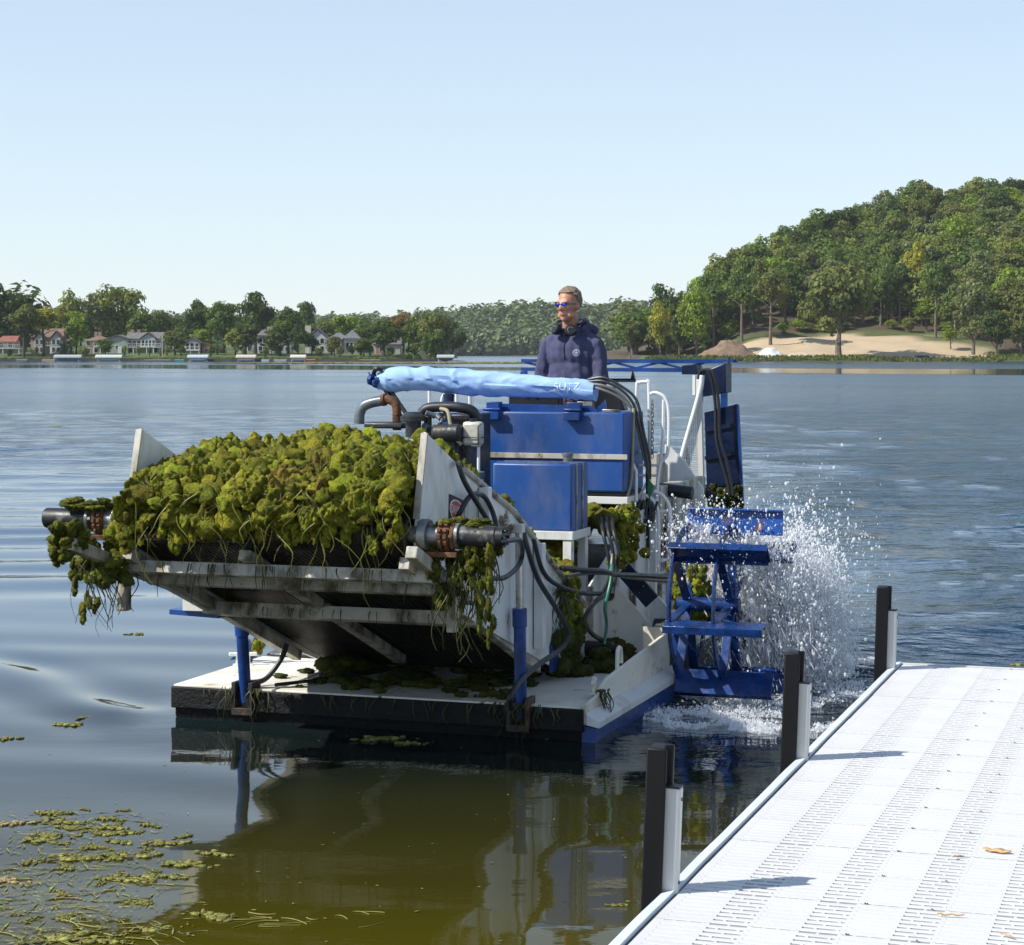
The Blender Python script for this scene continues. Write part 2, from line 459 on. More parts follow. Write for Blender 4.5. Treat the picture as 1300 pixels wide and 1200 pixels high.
# ---------------------------------------------------------------- lake water: one sheet round the camera to the horizon
def water_height(X, Y):
    rs = np.random.RandomState(7)
    u = (X - BO[0]) * AX[0] + (Y - BO[1]) * AX[1]
    v = (X - BO[0]) * LX[0] + (Y - BO[1]) * LX[1]
    D = np.hypot(X, Y)
    dw = np.hypot(u - 2.2, v - 2.1)
    chop = 0.16 + 0.62 * sstep(13.5, 30, D) + 1.5 * np.exp(-(dw / 1.5) ** 2) + 1.15 * sstep(1.0, 3.2, v) * sstep(-0.5, 2.5, u)
    chop *= 1 - 0.8 * sstep(-0.6, -2.5, v) * (1 - sstep(24, 40, D))
    chop *= 1 - 0.75 * sstep(-0.2, -1.6, u) * (1 - sstep(1.8, 4.0, v))
    z = np.zeros_like(X)
    warpx = 0.5 * vnoise(np.stack([X * 0.35, Y * 0.35, X * 0], 1), 3)
    warpy = 0.5 * vnoise(np.stack([X * 0.35, Y * 0.35, X * 0 + 9], 1), 4)
    for i in range(26):
        lam = 0.28 * (1.13 ** i) * rs.uniform(0.9, 1.1)
        ang = rs.normal(0.15, 0.75)
        k = 2 * math.pi / lam
        ph = rs.uniform(0, 6.28)
        amp = 0.0030 * lam ** 0.85
        fade = 1 - sstep(lam * 55, lam * 110, D)
        z += amp * fade * chop * np.sin(k * (np.sin(ang) * (X + warpx) + np.cos(ang) * (Y + warpy)) + ph)
    # long smooth rollers to port, as left by the turning boat
    roll = sstep(-1.6, -3.5, v) * sstep(3, 8, u) * (1 - sstep(26, 45, u))
    z += 0.026 * roll * np.sin(2 * math.pi / 1.55 * (Y * 0.985 - X * 0.12 + warpy * 1.1)) * (0.6 + 0.6 * vnoise(np.stack([X * 0.22, Y * 0.5, X * 0], 1), 12))
    # and a broader train out to starboard
    rollr = sstep(3.0, 6.0, v) * sstep(4, 9, u) * (1 - sstep(34, 55, u))
    z += 0.024 * rollr * np.sin(2 * math.pi / 1.9 * (Y * 0.97 + X * 0.16 + warpy * 1.4)) * np.clip(0.35 + 1.1 * vnoise(np.stack([X * 0.16, Y * 0.35, X * 0], 1), 16), 0, 1.3)
    # bow wave to port, running out from the front corner
    d = (-v - 1.35) * 0.60 - (u + 0.25) * 0.80 + 0.1 * vnoise(np.stack([X * 0.8, Y * 0.8, X * 0], 1), 5)
    e = np.exp(-((d + 0.05) / 0.42) ** 2) * sstep(1.3, 1.7, -v) * np.exp(-np.maximum(0, -v - 1.3) / 3.5) * (1 - sstep(26, 34, D))
    z += 0.030 * e * np.cos(d * 7.0)
    # gentle undulation pushed ahead of the bow
    s = np.exp(-np.maximum(0, -u) / 1.6) * sstep(0.15, -0.3, u) * np.exp(-(v / 2.4) ** 4)
    z += 0.0045 * s * np.sin(u * 7.5 + 0.8 * np.sin(v * 1.7) + 1.1 * vnoise(np.stack([X * 0.9, Y * 0.9, X * 0], 1), 8))
    z += 0.0035 * (1 - sstep(14, 22, D)) * np.sin(Y * 5.1 + X * 0.9 + 2.2 * vnoise(np.stack([X * 0.5, Y * 0.5, X * 0], 1), 9))
    rough = 0.012 + 0.05 * sstep(10.5, 14, D) + 0.75 * sstep(15, 32, D) - 0.40 * sstep(45, 130, D) + 1.1 * np.exp(-(dw / 1.6) ** 2) + 0.95 * sstep(1.2, 3.4, v) * sstep(-0.2, 2.6, u)
    left = sstep(-0.9, -2.2, v) * (1 - sstep(16, 34, u))
    rough *= 1 - 0.93 * left
    gloss = np.clip((0.45 * sstep(13, 50, D) + 0.55 * sstep(45, 130, D)) * (1 - 0.9 * left) + 0.3 * sstep(1.4, 3.4, v) * sstep(0.5, 4, u), 0, 1)
    # a calm streak under the far shore, where the trees mirror
    b0 = np.interp(X, [-60, 60], [292, 172]) + 14 * vnoise(np.stack([X * 0.03, X * 0, X * 0], 1), 71); b1 = np.interp(X, [-60, 60], [368, 268]) + 14 * vnoise(np.stack([X * 0.03, X * 0, X * 0], 1), 72)
    calm = sstep(-8, 8, Y - b0) * sstep(8, -8, Y - b1)
    return z, np.clip(rough * (1 - 0.9 * calm), 0.0, 2.4), gloss * (1 - 0.92 * calm)

rr = [2.5]
while rr[-1] < 70: rr.append(rr[-1] * 1.0075)
while rr[-1] < 420: rr.append(rr[-1] * 1.016)
while rr[-1] < 6000: rr.append(rr[-1] * 1.05)
rr = np.array(rr)
aa = np.concatenate([np.arange(-180, -24, 6), np.arange(-24, -17, 0.5), np.arange(-17, 17, 0.084), np.arange(17, 24, 0.5), np.arange(24, 180, 6)])
A_, R_ = np.meshgrid(np.radians(aa), rr)
WX = (R_ * np.sin(A_)).ravel(); WY = (R_ * np.cos(A_)).ravel()
WZ, WR, WG = water_height(WX, WY)
near = np.hypot(WX, WY) < 90
WZ = np.where(near, WZ, 0)
na, nr = len(aa), len(rr)
I, J = np.meshgrid(np.arange(nr - 1), np.arange(na), indexing='ij')
J2 = (J + 1) % na
F = np.stack([I * na + J, I * na + J2, (I + 1) * na + J2, (I + 1) * na + J], -1).reshape(-1, 4)[:, ::-1]
# middle disc
cz = len(WX)
V = np.concatenate([np.stack([WX, WY, WZ], 1), [[0, 0, 0]]])
wme = fast_mesh('lake_water', V, F, True)
at = wme.attributes.new('ripple', 'FLOAT', 'POINT')
at.data.foreach_set('value', np.concatenate([WR, [0.1]]).astype(np.float32))
sh_ = 1 - sstep(7.0, 11.0, WY - 0.15 * WX + 0.5 * vnoise(np.stack([WX * 0.6, WY * 0.6, WX * 0], 1), 14))     # the lake bed rises towards the shore the dock starts from
at = wme.attributes.new('shallow', 'FLOAT', 'POINT')
at.data.foreach_set('value', np.concatenate([sh_, [1.0]]).astype(np.float32))
at = wme.attributes.new('far', 'FLOAT', 'POINT'); at.data.foreach_set('value', np.concatenate([WG, [0.0]]).astype(np.float32))
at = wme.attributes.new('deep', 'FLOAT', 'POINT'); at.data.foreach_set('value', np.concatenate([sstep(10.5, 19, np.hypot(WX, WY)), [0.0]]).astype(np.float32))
wm = bpy.data.materials.new('lake_water')
wm.use_nodes = True
nt = wm.node_tree; N = nt.nodes; L = nt.links
b = N['Principled BSDF']
b.inputs['Roughness'].default_value = 0.03
b.inputs['IOR'].default_value = 1.333
tc = N.new('ShaderNodeTexCoord')
nz = N.new('ShaderNodeTexNoise'); nz.inputs['Scale'].default_value = 0.35; nz.inputs['Detail'].default_value = 3
L.new(tc.outputs['Object'], nz.inputs['Vector'])
mx = N.new('ShaderNodeMix'); mx.data_type = 'RGBA'
mx.inputs[6].default_value = (0.050, 0.044, 0.003, 1); mx.inputs[7].default_value = (0.074, 0.062, 0.004, 1)
L.new(nz.outputs['Fac'], mx.inputs[0])
sa = N.new('ShaderNodeAttribute'); sa.attribute_name = 'shallow'
md = N.new('ShaderNodeMix'); md.data_type = 'RGBA'
md.inputs[6].default_value = (0.008, 0.0130, 0.0105, 1)
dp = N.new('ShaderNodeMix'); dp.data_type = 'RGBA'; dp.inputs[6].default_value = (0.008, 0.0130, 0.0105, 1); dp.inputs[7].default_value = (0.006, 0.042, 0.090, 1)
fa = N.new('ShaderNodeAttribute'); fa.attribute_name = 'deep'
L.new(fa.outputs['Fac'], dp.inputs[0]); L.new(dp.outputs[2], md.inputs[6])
L.new(sa.outputs['Fac'], md.inputs[0]); L.new(mx.outputs[2], md.inputs[7]); L.new(md.outputs[2], b.inputs['Base Color'])
ra = N.new('ShaderNodeAttribute'); ra.attribute_name = 'ripple'
def wnoise(scale, st, det):
    mp = N.new('ShaderNodeMapping'); mp.inputs['Scale'].default_value = st
    L.new(tc.outputs['Object'], mp.inputs[0])
    n = N.new('ShaderNodeTexNoise'); n.inputs['Scale'].default_value = scale; n.inputs['Detail'].default_value = det; n.inputs['Roughness'].default_value = 0.5
    L.new(mp.outputs[0], n.inputs['Vector'])
    return n.outputs['Fac']
def math_(op, a, c):
    x = N.new('ShaderNodeMath'); x.operation = op
    for i, val in enumerate((a, c)):
        if isinstance(val, (int, float)): x.inputs[i].default_value = val
        else: L.new(val, x.inputs[i])
    return x.outputs[0]
fine = wnoise(5.5, (0.8, 1.2, 1), 4)
wide = wnoise(0.55, (0.45, 1.1, 1), 4)
patch = wnoise(0.035, (0.35, 1.2, 1), 3)                   # gusts: patches of calmer and rougher water
pr = N.new('ShaderNodeMapRange'); pr.inputs[1].default_value = 0.38; pr.inputs[2].default_value = 0.62; pr.inputs[3].default_value = 0.7; pr.inputs[4].default_value = 1.15
L.new(patch, pr.inputs[0])
# waves too fine to see apart far out act as a rougher gloss, in bands where the breeze lies
da = N.new('ShaderNodeAttribute'); da.attribute_name = 'far'
rg = math_('ADD', 0.03, math_('MULTIPLY', da.outputs['Fac'], math_('MULTIPLY', pr.outputs[0], 0.15)))
L.new(rg, b.inputs['Roughness'])
h = math_('ADD', math_('MULTIPLY', fine, 0.075), math_('MULTIPLY', wide, 0.26))
h = math_('MULTIPLY', h, math_('MULTIPLY', ra.outputs['Fac'], pr.outputs[0]))
bp = N.new('ShaderNodeBump'); bp.inputs['Strength'].default_value = 1.0; bp.inputs['Distance'].default_value = 1.0
L.new(h, bp.inputs['Height']); L.new(bp.outputs[0], b.inputs['Normal'])
tag(link('lake_water', wme, wm), kind='structure')

# ---------------------------------------------------------------- banks and hills
def left_h(X, Y):
    P = np.stack([X * 0.012, Y * 0.012, X * 0], 1)
    n = vnoise(P, 21)
    ys = 500 + 5 * vnoise(np.stack([X * 0.03, X * 0, X * 0], 1), 22) + 2500 * sstep(-27, -8, X)
    d = Y - ys
    z = -1.0 + 1.35 * sstep(-3, 0.8, d) + 1.5 * sstep(1, 34, d) + 0.5 * sstep(34, 120, d)
    z = z + np.where(d > 90, (d - 90) * 0.02, 0)
    return z + 0.25 * n * sstep(2, 20, d)
def right_crest(X):
    return np.interp(X, [20, 40, 56, 80, 100, 135, 172, 230, 330, 450], [0, 1.5, 7, 18, 25, 36, 40, 45, 50, 52])
def right_h(X, Y):
    ys = 497 + 2.5 * vnoise(np.stack([X * 0.05, X * 0, X * 0], 1), 31) + 70 * sstep(34, 22, X)
    d = Y - ys
    z = -1.0 + 1.25 * sstep(-2, 0.5, d) + 1.0 * sstep(2, 12, d) + 5.6 * sstep(12, 62, d) * sstep(48, 66, X)
    yc = np.interp(X, [30, 56, 100, 172, 300], [570, 600, 660, 720, 760])
    t = np.clip((Y - 552) / (yc - 552), 0, 1.4)
    z = z + right_crest(X) * np.where(t < 1, t ** 1.15, 1 - (t - 1) * 0.3)
    return z + (0.5 * vnoise(np.stack([X * 0.05, Y * 0.05, X * 0], 1), 33) + 0.45 * vnoise(np.stack([X * 0.17, Y * 0.17, X * 0], 1), 34)) * sstep(5, 25, d)
def far_h(X, Y):
    t = np.clip((Y - 1400) / 240, 0, 1)
    top = 15 + 7 * vnoise(np.stack([X * 0.006, X * 0, X * 0], 1), 41) + 5 * sstep(-60, 60, X) + 7 * sstep(40, 110, X)
    return -1 + 1.6 * sstep(-6, 3, Y - 1400) + top * (t * t * (3 - 2 * t))

def terrain(name, fn, x0, x1, y0, y1, nx, ny, m):
    xs = np.linspace(x0, x1, nx); ys = np.linspace(y0, y1, ny)
    X, Y = np.meshgrid(xs, ys)
    X = X.ravel(); Y = Y.ravel()
    Z = fn(X, Y)
    I, J = np.meshgrid(np.arange(ny - 1), np.arange(nx - 1), indexing='ij')
    F = np.stack([I * nx + J, I * nx + J + 1, (I + 1) * nx + J + 1, (I + 1) * nx + J], -1).reshape(-1, 4)
    o = link(name, fast_mesh(name, np.stack([X, Y, Z], 1), F, True), m)
    return tag(o, kind='structure')
def attr_mix_mat(name, ca, cb, attr, bump=0.3):
    m = mat(name, ca, 0.9, var=0.25, vscale=0.12, col2=tuple(x * 0.6 for x in ca), scale=0.6, lo=0.5, hi=0.8, bump=bump, bscale=1.2)
    nt = m.node_tree; N = nt.nodes; L = nt.links
    b = N['Principled BSDF']; src = b.inputs['Base Color'].links[0].from_socket
    n = N.new('ShaderNodeTexNoise'); n.inputs['Scale'].default_value = 0.22; n.inputs['Detail'].default_value = 6
    tc = N.new('ShaderNodeTexCoord'); L.new(tc.outputs['Object'], n.inputs['Vector'])
    rm = N.new('ShaderNodeMix'); rm.data_type = 'RGBA'
    rm.inputs[6].default_value = (*[x * 0.72 for x in cb], 1); rm.inputs[7].default_value = (*cb, 1)
    L.new(n.outputs['Fac'], rm.inputs[0])
    a = N.new('ShaderNodeAttribute'); a.attribute_name = attr
    x = N.new('ShaderNodeMix'); x.data_type = 'RGBA'
    L.new(a.outputs['Fac'], x.inputs[0]); L.new(src, x.inputs[6]); L.new(rm.outputs[2], x.inputs[7])
    a2 = N.new('ShaderNodeAttribute'); a2.attribute_name = 'wood'
    y = N.new('ShaderNodeMix'); y.data_type = 'RGBA'; y.inputs[7].default_value = (0.075, 0.05, 0.028, 1)
    L.new(a2.outputs['Fac'], y.inputs[0]); L.new(x.outputs[2], y.inputs[6])
    L.new(y.outputs[2], b.inputs['Base Color'])
    return m
M['lawn'] = mat('lawn', (0.085, 0.125, 0.022), 0.9, var=0.25, vscale=0.1, col2=(0.05, 0.07, 0.015), scale=0.3, bump=0.3, bscale=2)
M['forest_floor'] = mat('forest_floor', (0.045, 0.04, 0.02), 0.95, var=0.3, vscale=0.1)
terrain('left_bank', left_h, -420, 6, 488, 860, 214, 124, M['lawn'])
rb = terrain('right_bank', right_h, 18, 440, 486, 860, 212, 160, None)
vv = np.empty(len(rb.data.vertices) * 3, dtype=np.float32); rb.data.vertices.foreach_get('co', vv); vv = vv.reshape(-1, 3)
xx, yy = vv[:, 0].astype(float), vv[:, 1].astype(float)
nn = vnoise(np.stack([xx * 0.07, yy * 0.07, xx * 0], 1), 51)
nn = nn + 0.6 * vnoise(np.stack([xx * 0.19, yy * 0.19, xx * 0], 1), 52)
sand = sstep(50, 58, xx + 6 * nn) * (1 - sstep(112, 124, xx + 5 * nn)) * sstep(504, 508, yy + 2 * nn) * (1 - sstep(548, 556, yy + 9 * nn + 0.1 * (xx - 80)))
at = rb.data.attributes.new('sand', 'FLOAT', 'POINT'); at.data.foreach_set('value', sand.astype(np.float32))
wood = sstep(556, 566, yy + 4 * nn) + (1 - sstep(46, 52, xx)) * sstep(512, 520, yy) + sstep(120, 126, xx) * sstep(512, 524, yy + 4 * nn)
at = rb.data.attributes.new('wood', 'FLOAT', 'POINT'); at.data.foreach_set('value', np.clip(wood * (1 - sand), 0, 0.9).astype(np.float32))
rb.data.materials.clear(); rb.data.materials.append(attr_mix_mat('bank_grass_and_sand', (0.075, 0.095, 0.022), (0.56, 0.43, 0.27), 'sand'))
rb['label'] = 'grassy bank with a pale sandy clearing below the wooded hill'
terrain('far_hills', far_h, -700, 420, 1385, 2000, 141, 60, M['forest_floor'])
lake_far = 0

# ---------------------------------------------------------------- trees
def leaf_quads(C, Nn, size, rs, droop=0.25):
    """one small leaf-cluster quad at each point, facing roughly along its normal"""
    n = len(C)
    nrm = Nn + rs.normal(0, 0.36, (n, 3)); nrm[:, 2] += droop
    nrm /= np.linalg.norm(nrm, axis=1)[:, None] + 1e-9
    a = rs.normal(0, 1, (n, 3)); t = np.cross(nrm, a); t /= np.linalg.norm(t, axis=1)[:, None] + 1e-9
    bt = np.cross(nrm, t)
    s = size * rs.uniform(0.55, 1.35, n)[:, None]
    asp = rs.uniform(0.55, 1.0, n)[:, None]
    V = np.stack([C - t * s, C - bt * s * asp + nrm * s * 0.2, C + t * s, C + bt * s * asp + nrm * s * 0.2], 1).reshape(-1, 3)
    return V
def crown_points(rs, lobes, per):
    C, Nn = [], []
    for (c, r) in lobes:
        k = max(6, int(per * r[0] * r[2]))
        d = rs.normal(0, 1, (k, 3)); d /= np.linalg.norm(d, axis=1)[:, None]
        d = d[(d[:, 2] > -0.55) | (rs.rand(k) < 0.35)]
        rad = rs.uniform(0.72, 1.05, len(d))[:, None]
        wob = 1 + 0.28 * vnoise(d * 2.1 + np.array(c), 5)[:, None]
        C.append(np.array(c) + d * np.array(r) * rad * wob); Nn.append(d)
    return np.concatenate(C), np.concatenate(Nn)
def make_tree_meshes(kind, seed):
    """crown and trunk meshes, about 10 units tall"""
    rs = np.random.RandomState(seed)
    lobes = []; tr = MB()
    H = 10.0
    if kind == 'conifer':
        for k in range(26):
            t = k / 25
            z = 0.9 + 8.9 * t; rad = 2.3 * (1 - t) ** 0.85 + 0.12
            for j in range(max(1, int(7 * (1 - t)) + 1)):
                a = rs.uniform(0, 6.28)
                lobes.append(((rad * 0.62 * math.cos(a), rad * 0.62 * math.sin(a), z), (0.5 * rad + 0.12, 0.5 * rad + 0.12, 0.32)))
        per, leaf = 95, 0.13
        tr.tube([(0, 0, -0.6), (0, 0, 9)], [0.22, 0.03], 7)
    else:
        base, wid, low = {'round': (1.4, 3.9, 0.12), 'oak': (1.9, 5.0, 0.2), 'tall': (4.6, 3.2, 0.35), 'slim': (2.4, 2.2, 0.2), 'shrub': (0.2, 5.2, 0.1)}[kind]
        cz = (H + base) / 2; hz_ = (H - base) / 2
        nl = 34
        lean = rs.uniform(-0.5, 0.5, 2)
        for k in range(nl):
            d = rs.normal(0, 1, 3); d /= np.linalg.norm(d)
            if d[2] < -0.5 and rs.rand() < 0.5: d[2] *= -0.6
            q = rs.uniform(0.45, 0.86)
            zz = d[2] * q
            taper = 1.0 - 0.25 * max(0, zz) - (0.1 if zz < 0 else 0)
            c = (d[0] * q * wid * taper + lean[0] * 0.5, d[1] * q * wid * taper + lean[1] * 0.5, cz + zz * hz_)
            r0 = rs.uniform(0.17, 0.34) * wid * (1.0 if kind != 'slim' else 1.1)
            lobes.append((c, (r0 * rs.uniform(0.9, 1.25), r0 * rs.uniform(0.9, 1.25), r0 * rs.uniform(0.6, 0.85))))
        lobes.append(((lean[0] * 0.5, lean[1] * 0.5, cz), (wid * 0.55, wid * 0.55, hz_ * 0.62)))
        per, leaf = {'round': 105, 'oak': 85, 'tall': 120, 'slim': 180, 'shrub': 60}[kind], {'round': 0.25, 'oak': 0.27, 'tall': 0.23, 'slim': 0.18, 'shrub': 0.32}[kind]
        bend = [(0, 0, -0.8), (rs.uniform(-0.08, 0.08), rs.uniform(-0.1, 0.1), base * 0.5), (lean[0] * 0.25, lean[1] * 0.25, base + 0.6), (lean[0] * 0.5, lean[1] * 0.5, cz + 0.6)]
        tw = {'round': 0.30, 'oak': 0.42, 'tall': 0.24, 'slim': 0.16, 'shrub': 0.2}[kind]
        tr.tube(smooth_path(bend, 4), [tw * (1.25 - 0.085 * i) for i in range(13)], 8)
        for k in range(9):
            a = k * 2.4 + rs.uniform(-0.4, 0.4); z0 = base * 0.8 + rs.uniform(0, 1.0) * (cz - base * 0.8)
            o = np.array([lean[0] * 0.3, lean[1] * 0.3, z0]); e = o + np.array([math.cos(a) * wid * 0.7, math.sin(a) * wid * 0.7, rs.uniform(1.0, 2.4)])
            tr.tube([o, (o + e) / 2 + np.array([0, 0, 0.25]), e], [tw * 0.42, tw * 0.28, tw * 0.1], 5)
    C, Nn = crown_points(rs, lobes, per)
    V = leaf_quads(C, Nn, leaf, rs)
    F = np.arange(len(V)).reshape(-1, 4)
    return fast_mesh('crown_' + kind, V, F), tr.mesh('trunk_' + kind)
TREE = {}
for kind, cnt in (('round', 6), ('oak', 4), ('tall', 4), ('slim', 2), ('conifer', 2), ('shrub', 2)):
    TREE[kind] = [make_tree_meshes(kind, 100 + 17 * k + len(kind)) for k in range(cnt)]
    for cme, tme in TREE[kind]:
        cme.materials.append(FOL['mid']); tme.materials.append(M['bark'])
trng = random.Random(5)
def tree(kind, fol, x, y, z, height, width, label, group=None, cat='tree', bark='bark', name=None):
    cme, tme = trng.choice(TREE[kind])
    name = name or {'conifer': 'conifer_tree', 'oak': 'oak_tree', 'shrub': 'shrub'}.get(kind, 'broadleaf_tree')
    t = empty(name, (x, y, z), trng.uniform(0, 6.28), label, cat, group)
    base_w = {'round': 3.9, 'oak': 4.7, 'tall': 3.2, 'slim': 2.4, 'conifer': 2.4, 'shrub': 5.6}[kind]
    t.scale = (width / base_w, width / base_w, height / 10.0)
    c = link('crown', cme, None, t); c.material_slots[0].link = 'OBJECT'; c.material_slots[0].material = FOL[fol]
    k = link('trunk' if kind != 'shrub' else 'stem', tme, None, t); k.material_slots[0].link = 'OBJECT'; k.material_slots[0].material = M[bark]
    return t
def hpt(fn, x, y): return float(fn(np.array([float(x)]), np.array([float(y)]))[0])

# trees along the near shore of the settlement (x across, top height in metres, half width, distance)
def at_px(px, Y): return (px - 650) / 2650 * Y
def top_h(py, Y): return 2.1 - (py - 448) / 2650 * Y
LEFT = [
    # px, top, half-width px, Y, kind, foliage, label
    (-6, 360, 36, 520, 'oak', 'dark', 'tall dark broadleaf tree cut by the photo edge at far left'),
    (30, 368, 26, 528, 'round', 'dark', 'dark leaning tree second from the photo edge on the far shore'),
    (55, 391, 26, 516, 'tall', 'yellow', 'yellowing bare-stemmed tree before the brown twin-gabled house'),
    (30, 388, 20, 512, 'tall', 'olive', 'olive thin-crowned tree standing before the red roofed house'),
    (90, 369, 20, 575, 'round', 'light', 'pale tree rising behind the brown twin-gabled house'),
    (97, 391, 19, 522, 'round', 'bright', 'round tree with yellow top beside the grey covered boat lift'),
    (82, 424, 12, 518, 'conifer', 'conifer', 'short dark conifer against the twin-gabled house'),
    (118, 372, 24, 580, 'round', 'grey', 'grey green tree behind the tan house'),
    (150, 357, 34, 585, 'oak', 'light', 'tallest pale green tree behind the long grey house'),
    (182, 392, 22, 570, 'round', 'mid', 'mid green tree behind the chimneys of the long grey house'),
    (206, 390, 18, 575, 'round', 'olive', 'olive tree behind the flagpole'),
    (222, 416, 17, 520, 'round', 'olive', 'round clipped olive tree between the flagpole and small gabled house'),
    (251, 381, 21, 556, 'oak', 'dark', 'dark spreading tree above the small blue white gabled house'),
    (257, 414, 15, 534, 'round', 'bright', 'small yellowish tree beside the small gabled house'),
    (284, 374, 22, 548, 'round', 'mid', 'tall green tree left of the tallest dark lakeside pair'),
    (276, 424, 11, 522, 'conifer', 'conifer', 'dark conifer right of the small gabled house'),
    (299, 417, 16, 518, 'round', 'light', 'small pale tree behind the cream canopy boat lift'),
    (324, 372, 26, 526, 'oak', 'dark', 'very tall dark tree above the cream canopy boat lift'),
    (366, 386, 22, 522, 'oak', 'dark', 'dense dark tree covering the grey roofed house'),
    (345, 424, 12, 516, 'round', 'dark', 'low dark tree at the feet of the dense dark pair'),
    (396, 426, 11, 520, 'round', 'dark', 'small dark tree before the pale chimney tower'),
    (388, 380, 16, 640, 'round', 'far', 'tree on the ridge behind the pale chimney tower'),
    (414, 406, 20, 560, 'round', 'olive', 'olive round tree behind the white porch house'),
    (440, 396, 20, 575, 'round', 'bright', 'yellow green tree behind the hipped roof of the porch house'),
    (464, 407, 24, 560, 'round', 'mid', 'mid green tree at the corner of the porch house'),
    (487, 408, 30, 512, 'oak', 'dark', 'broad dark olive tree with forked trunk on the point'),
    (512, 396, 24, 535, 'round', 'red', 'tree with a reddish top on the wooded point'),
    (527, 399, 20, 526, 'round', 'mid', 'green tree beside the reddish topped one'),
    (134, 428, 13, 514, 'round', 'mid', 'low mid green tree before the tan balcony house'),
    (312, 408, 18, 519, 'round', 'dark', 'dark tree between the cream canopy lift and its neighbour'),
    (356, 404, 20, 516, 'round', 'mid', 'mid green tree standing right before the grey roofed house'),
    (378, 412, 15, 514, 'round', 'dark', 'dark tree left of the pale chimney tower'),
    (424, 426, 12, 512, 'round', 'olive', 'low olive tree before the porch columns'),
    (462, 428, 14, 512, 'round', 'mid', 'low green tree at the right end of the porch house'),
    (553, 391, 24, 520, 'oak', 'olive', 'last big olive brown tree at the tip of the point'),
    (546, 418, 15, 510, 'round', 'mid', 'smaller tree before the olive brown one at the tip'),
]
for (px, py, hw, Y, kind, fol, lab) in LEFT:
    x = at_px(px, Y); g = hpt(left_h, x, Y)
    tree(kind, fol, x, Y, g, (top_h(py, Y) - g) * 1.02, hw * Y / 2650 * 1.08, lab, 'trees on the house shore', bark='bark_dark')
rl = random.Random(11)
for k in range(46):                                        # woodland filling the ground behind the houses
    px = -20 + 590 * (k + rl.uniform(-0.4, 0.4)) / 45
    Y = rl.uniform(590, 690)
    x = at_px(px, Y); g = hpt(left_h, x, Y)
    top = rl.uniform(392, 408) + (6 if px > 430 else 0)
    fol = rl.choice(['far', 'mid', 'dark', 'olive', 'far'])
    word = {'far': 'plain green', 'mid': 'mid green', 'dark': 'dark green', 'olive': 'olive green'}[fol]
    tree(rl.choice(['round', 'round', 'oak']), fol, x, Y, g, max(9, top_h(top, Y) - g), rl.uniform(16, 24) * Y / 2650,
         word + ' background tree in the woods behind the lakeside houses', 'woodland trees behind the houses', bark='bark_dark')
SH = [(46, 452, 4, 'olive'), (12, 453, 4, 'dark'), (108, 450, 6, 'olive'), (102, 452, 4, 'light'), (158, 451, 5, 'bright'), (176, 449, 4.5, 'light'), (190, 451, 3, 'mid'), (205, 451, 5, 'olive'),
      (212, 451, 5, 'light'), (231, 449, 6, 'dark'), (268, 452, 6, 'dark'), (310, 452, 5, 'mid'), (337, 451, 6, 'mid'), (352, 450, 6, 'dark'), (420, 451, 6, 'mid'), (432, 449, 6, 'olive'),
      (446, 447, 6, 'dark'), (457, 447, 7, 'dark'), (470, 452, 6, 'light'), (495, 451, 7, 'olive'), (520, 449, 6, 'bright'), (530, 451, 7, 'mid'), (566, 452, 6, 'dark'), (405, 452, 6, 'olive')]
for (px, py, hw, fol) in SH:
    Y = 508 + (px * 7 % 9)
    x = at_px(px, Y); g = hpt(left_h, x, Y)
    tree('shrub', fol, x, Y, g, 2.2 + hw * 0.12, hw * Y / 2650, {'olive': 'olive', 'dark': 'dark green', 'light': 'pale green', 'mid': 'mid green', 'bright': 'fresh green'}[fol] + ' rounded garden shrub at the water edge of the house shore', 'garden shrubs on the house shore', 'shrub')

# right bank: the trees one can pick out
RIGHT = [
    (800, 405, 13, 520, 'slim', 'olive', 'small slim tree with a white stem at the tip of the right bank'),
    (838, 382, 21, 521, 'round', 'yellow', 'yellow green tree near the tip of the right bank'),
    (884, 363, 27, 524, 'round', 'bright', 'bright green tree beside the dark earth mound'),
    (862, 396, 17, 535, 'round', 'dark', 'dark tree between the yellow green and the bright green tree'),
    (845, 352, 24, 560, 'round', 'dark', 'tall dark tree behind the yellow green tree'),
    (906, 345, 24, 560, 'tall', 'mid', 'tall woodland tree behind the bright green tree'),
    (942, 345, 24, 550, 'tall', 'mid', 'bare trunked tall tree behind the dark earth mound'),
    (978, 342, 27, 535, 'tall', 'olive', 'leaning tall tree with pale bare trunk behind the white gravel pile'),
    (1065, 323, 50, 510, 'oak', 'olive', 'big spreading lone oak at the water edge before the sand'),
    (1022, 335, 24, 570, 'tall', 'dark', 'tall dark tree at the top of the sandy clearing'),
    (1118, 345, 20, 566, 'tall', 'mid', 'slender tall tree at the back of the sand'),
    (1142, 335, 20, 568, 'tall', 'dark', 'straight trunked tree right of the slender one behind the sand'),
    (1163, 308, 17, 572, 'tall', 'yellow', 'tall tree with a bright yellow crown above the sand'),
    (1188, 325, 22, 548, 'tall', 'mid', 'tall leaning bare trunk tree at the right end of the sand'),
    (1176, 378, 17, 560, 'slim', 'bright', 'yellow green sapling under the yellow crowned tree'),
    (1207, 412, 14, 528, 'slim', 'bright', 'low yellow green sapling at the right end of the sand'),
    (1236, 352, 34, 520, 'round', 'grey', 'broad grey green tree on the right bank near the shore'),
    (1265, 385, 24, 514, 'round', 'dark', 'darker tree right of the broad grey green tree'),
    (1296, 375, 22, 512, 'round', 'olive', 'olive tree cut by the photo edge on the right bank'),
    (1212, 360, 26, 545, 'oak', 'mid', 'tree behind the broad grey green tree'),
    (1276, 392, 10, 530, 'slim', 'yellow', 'small yellow sapling near the photo edge'),
]
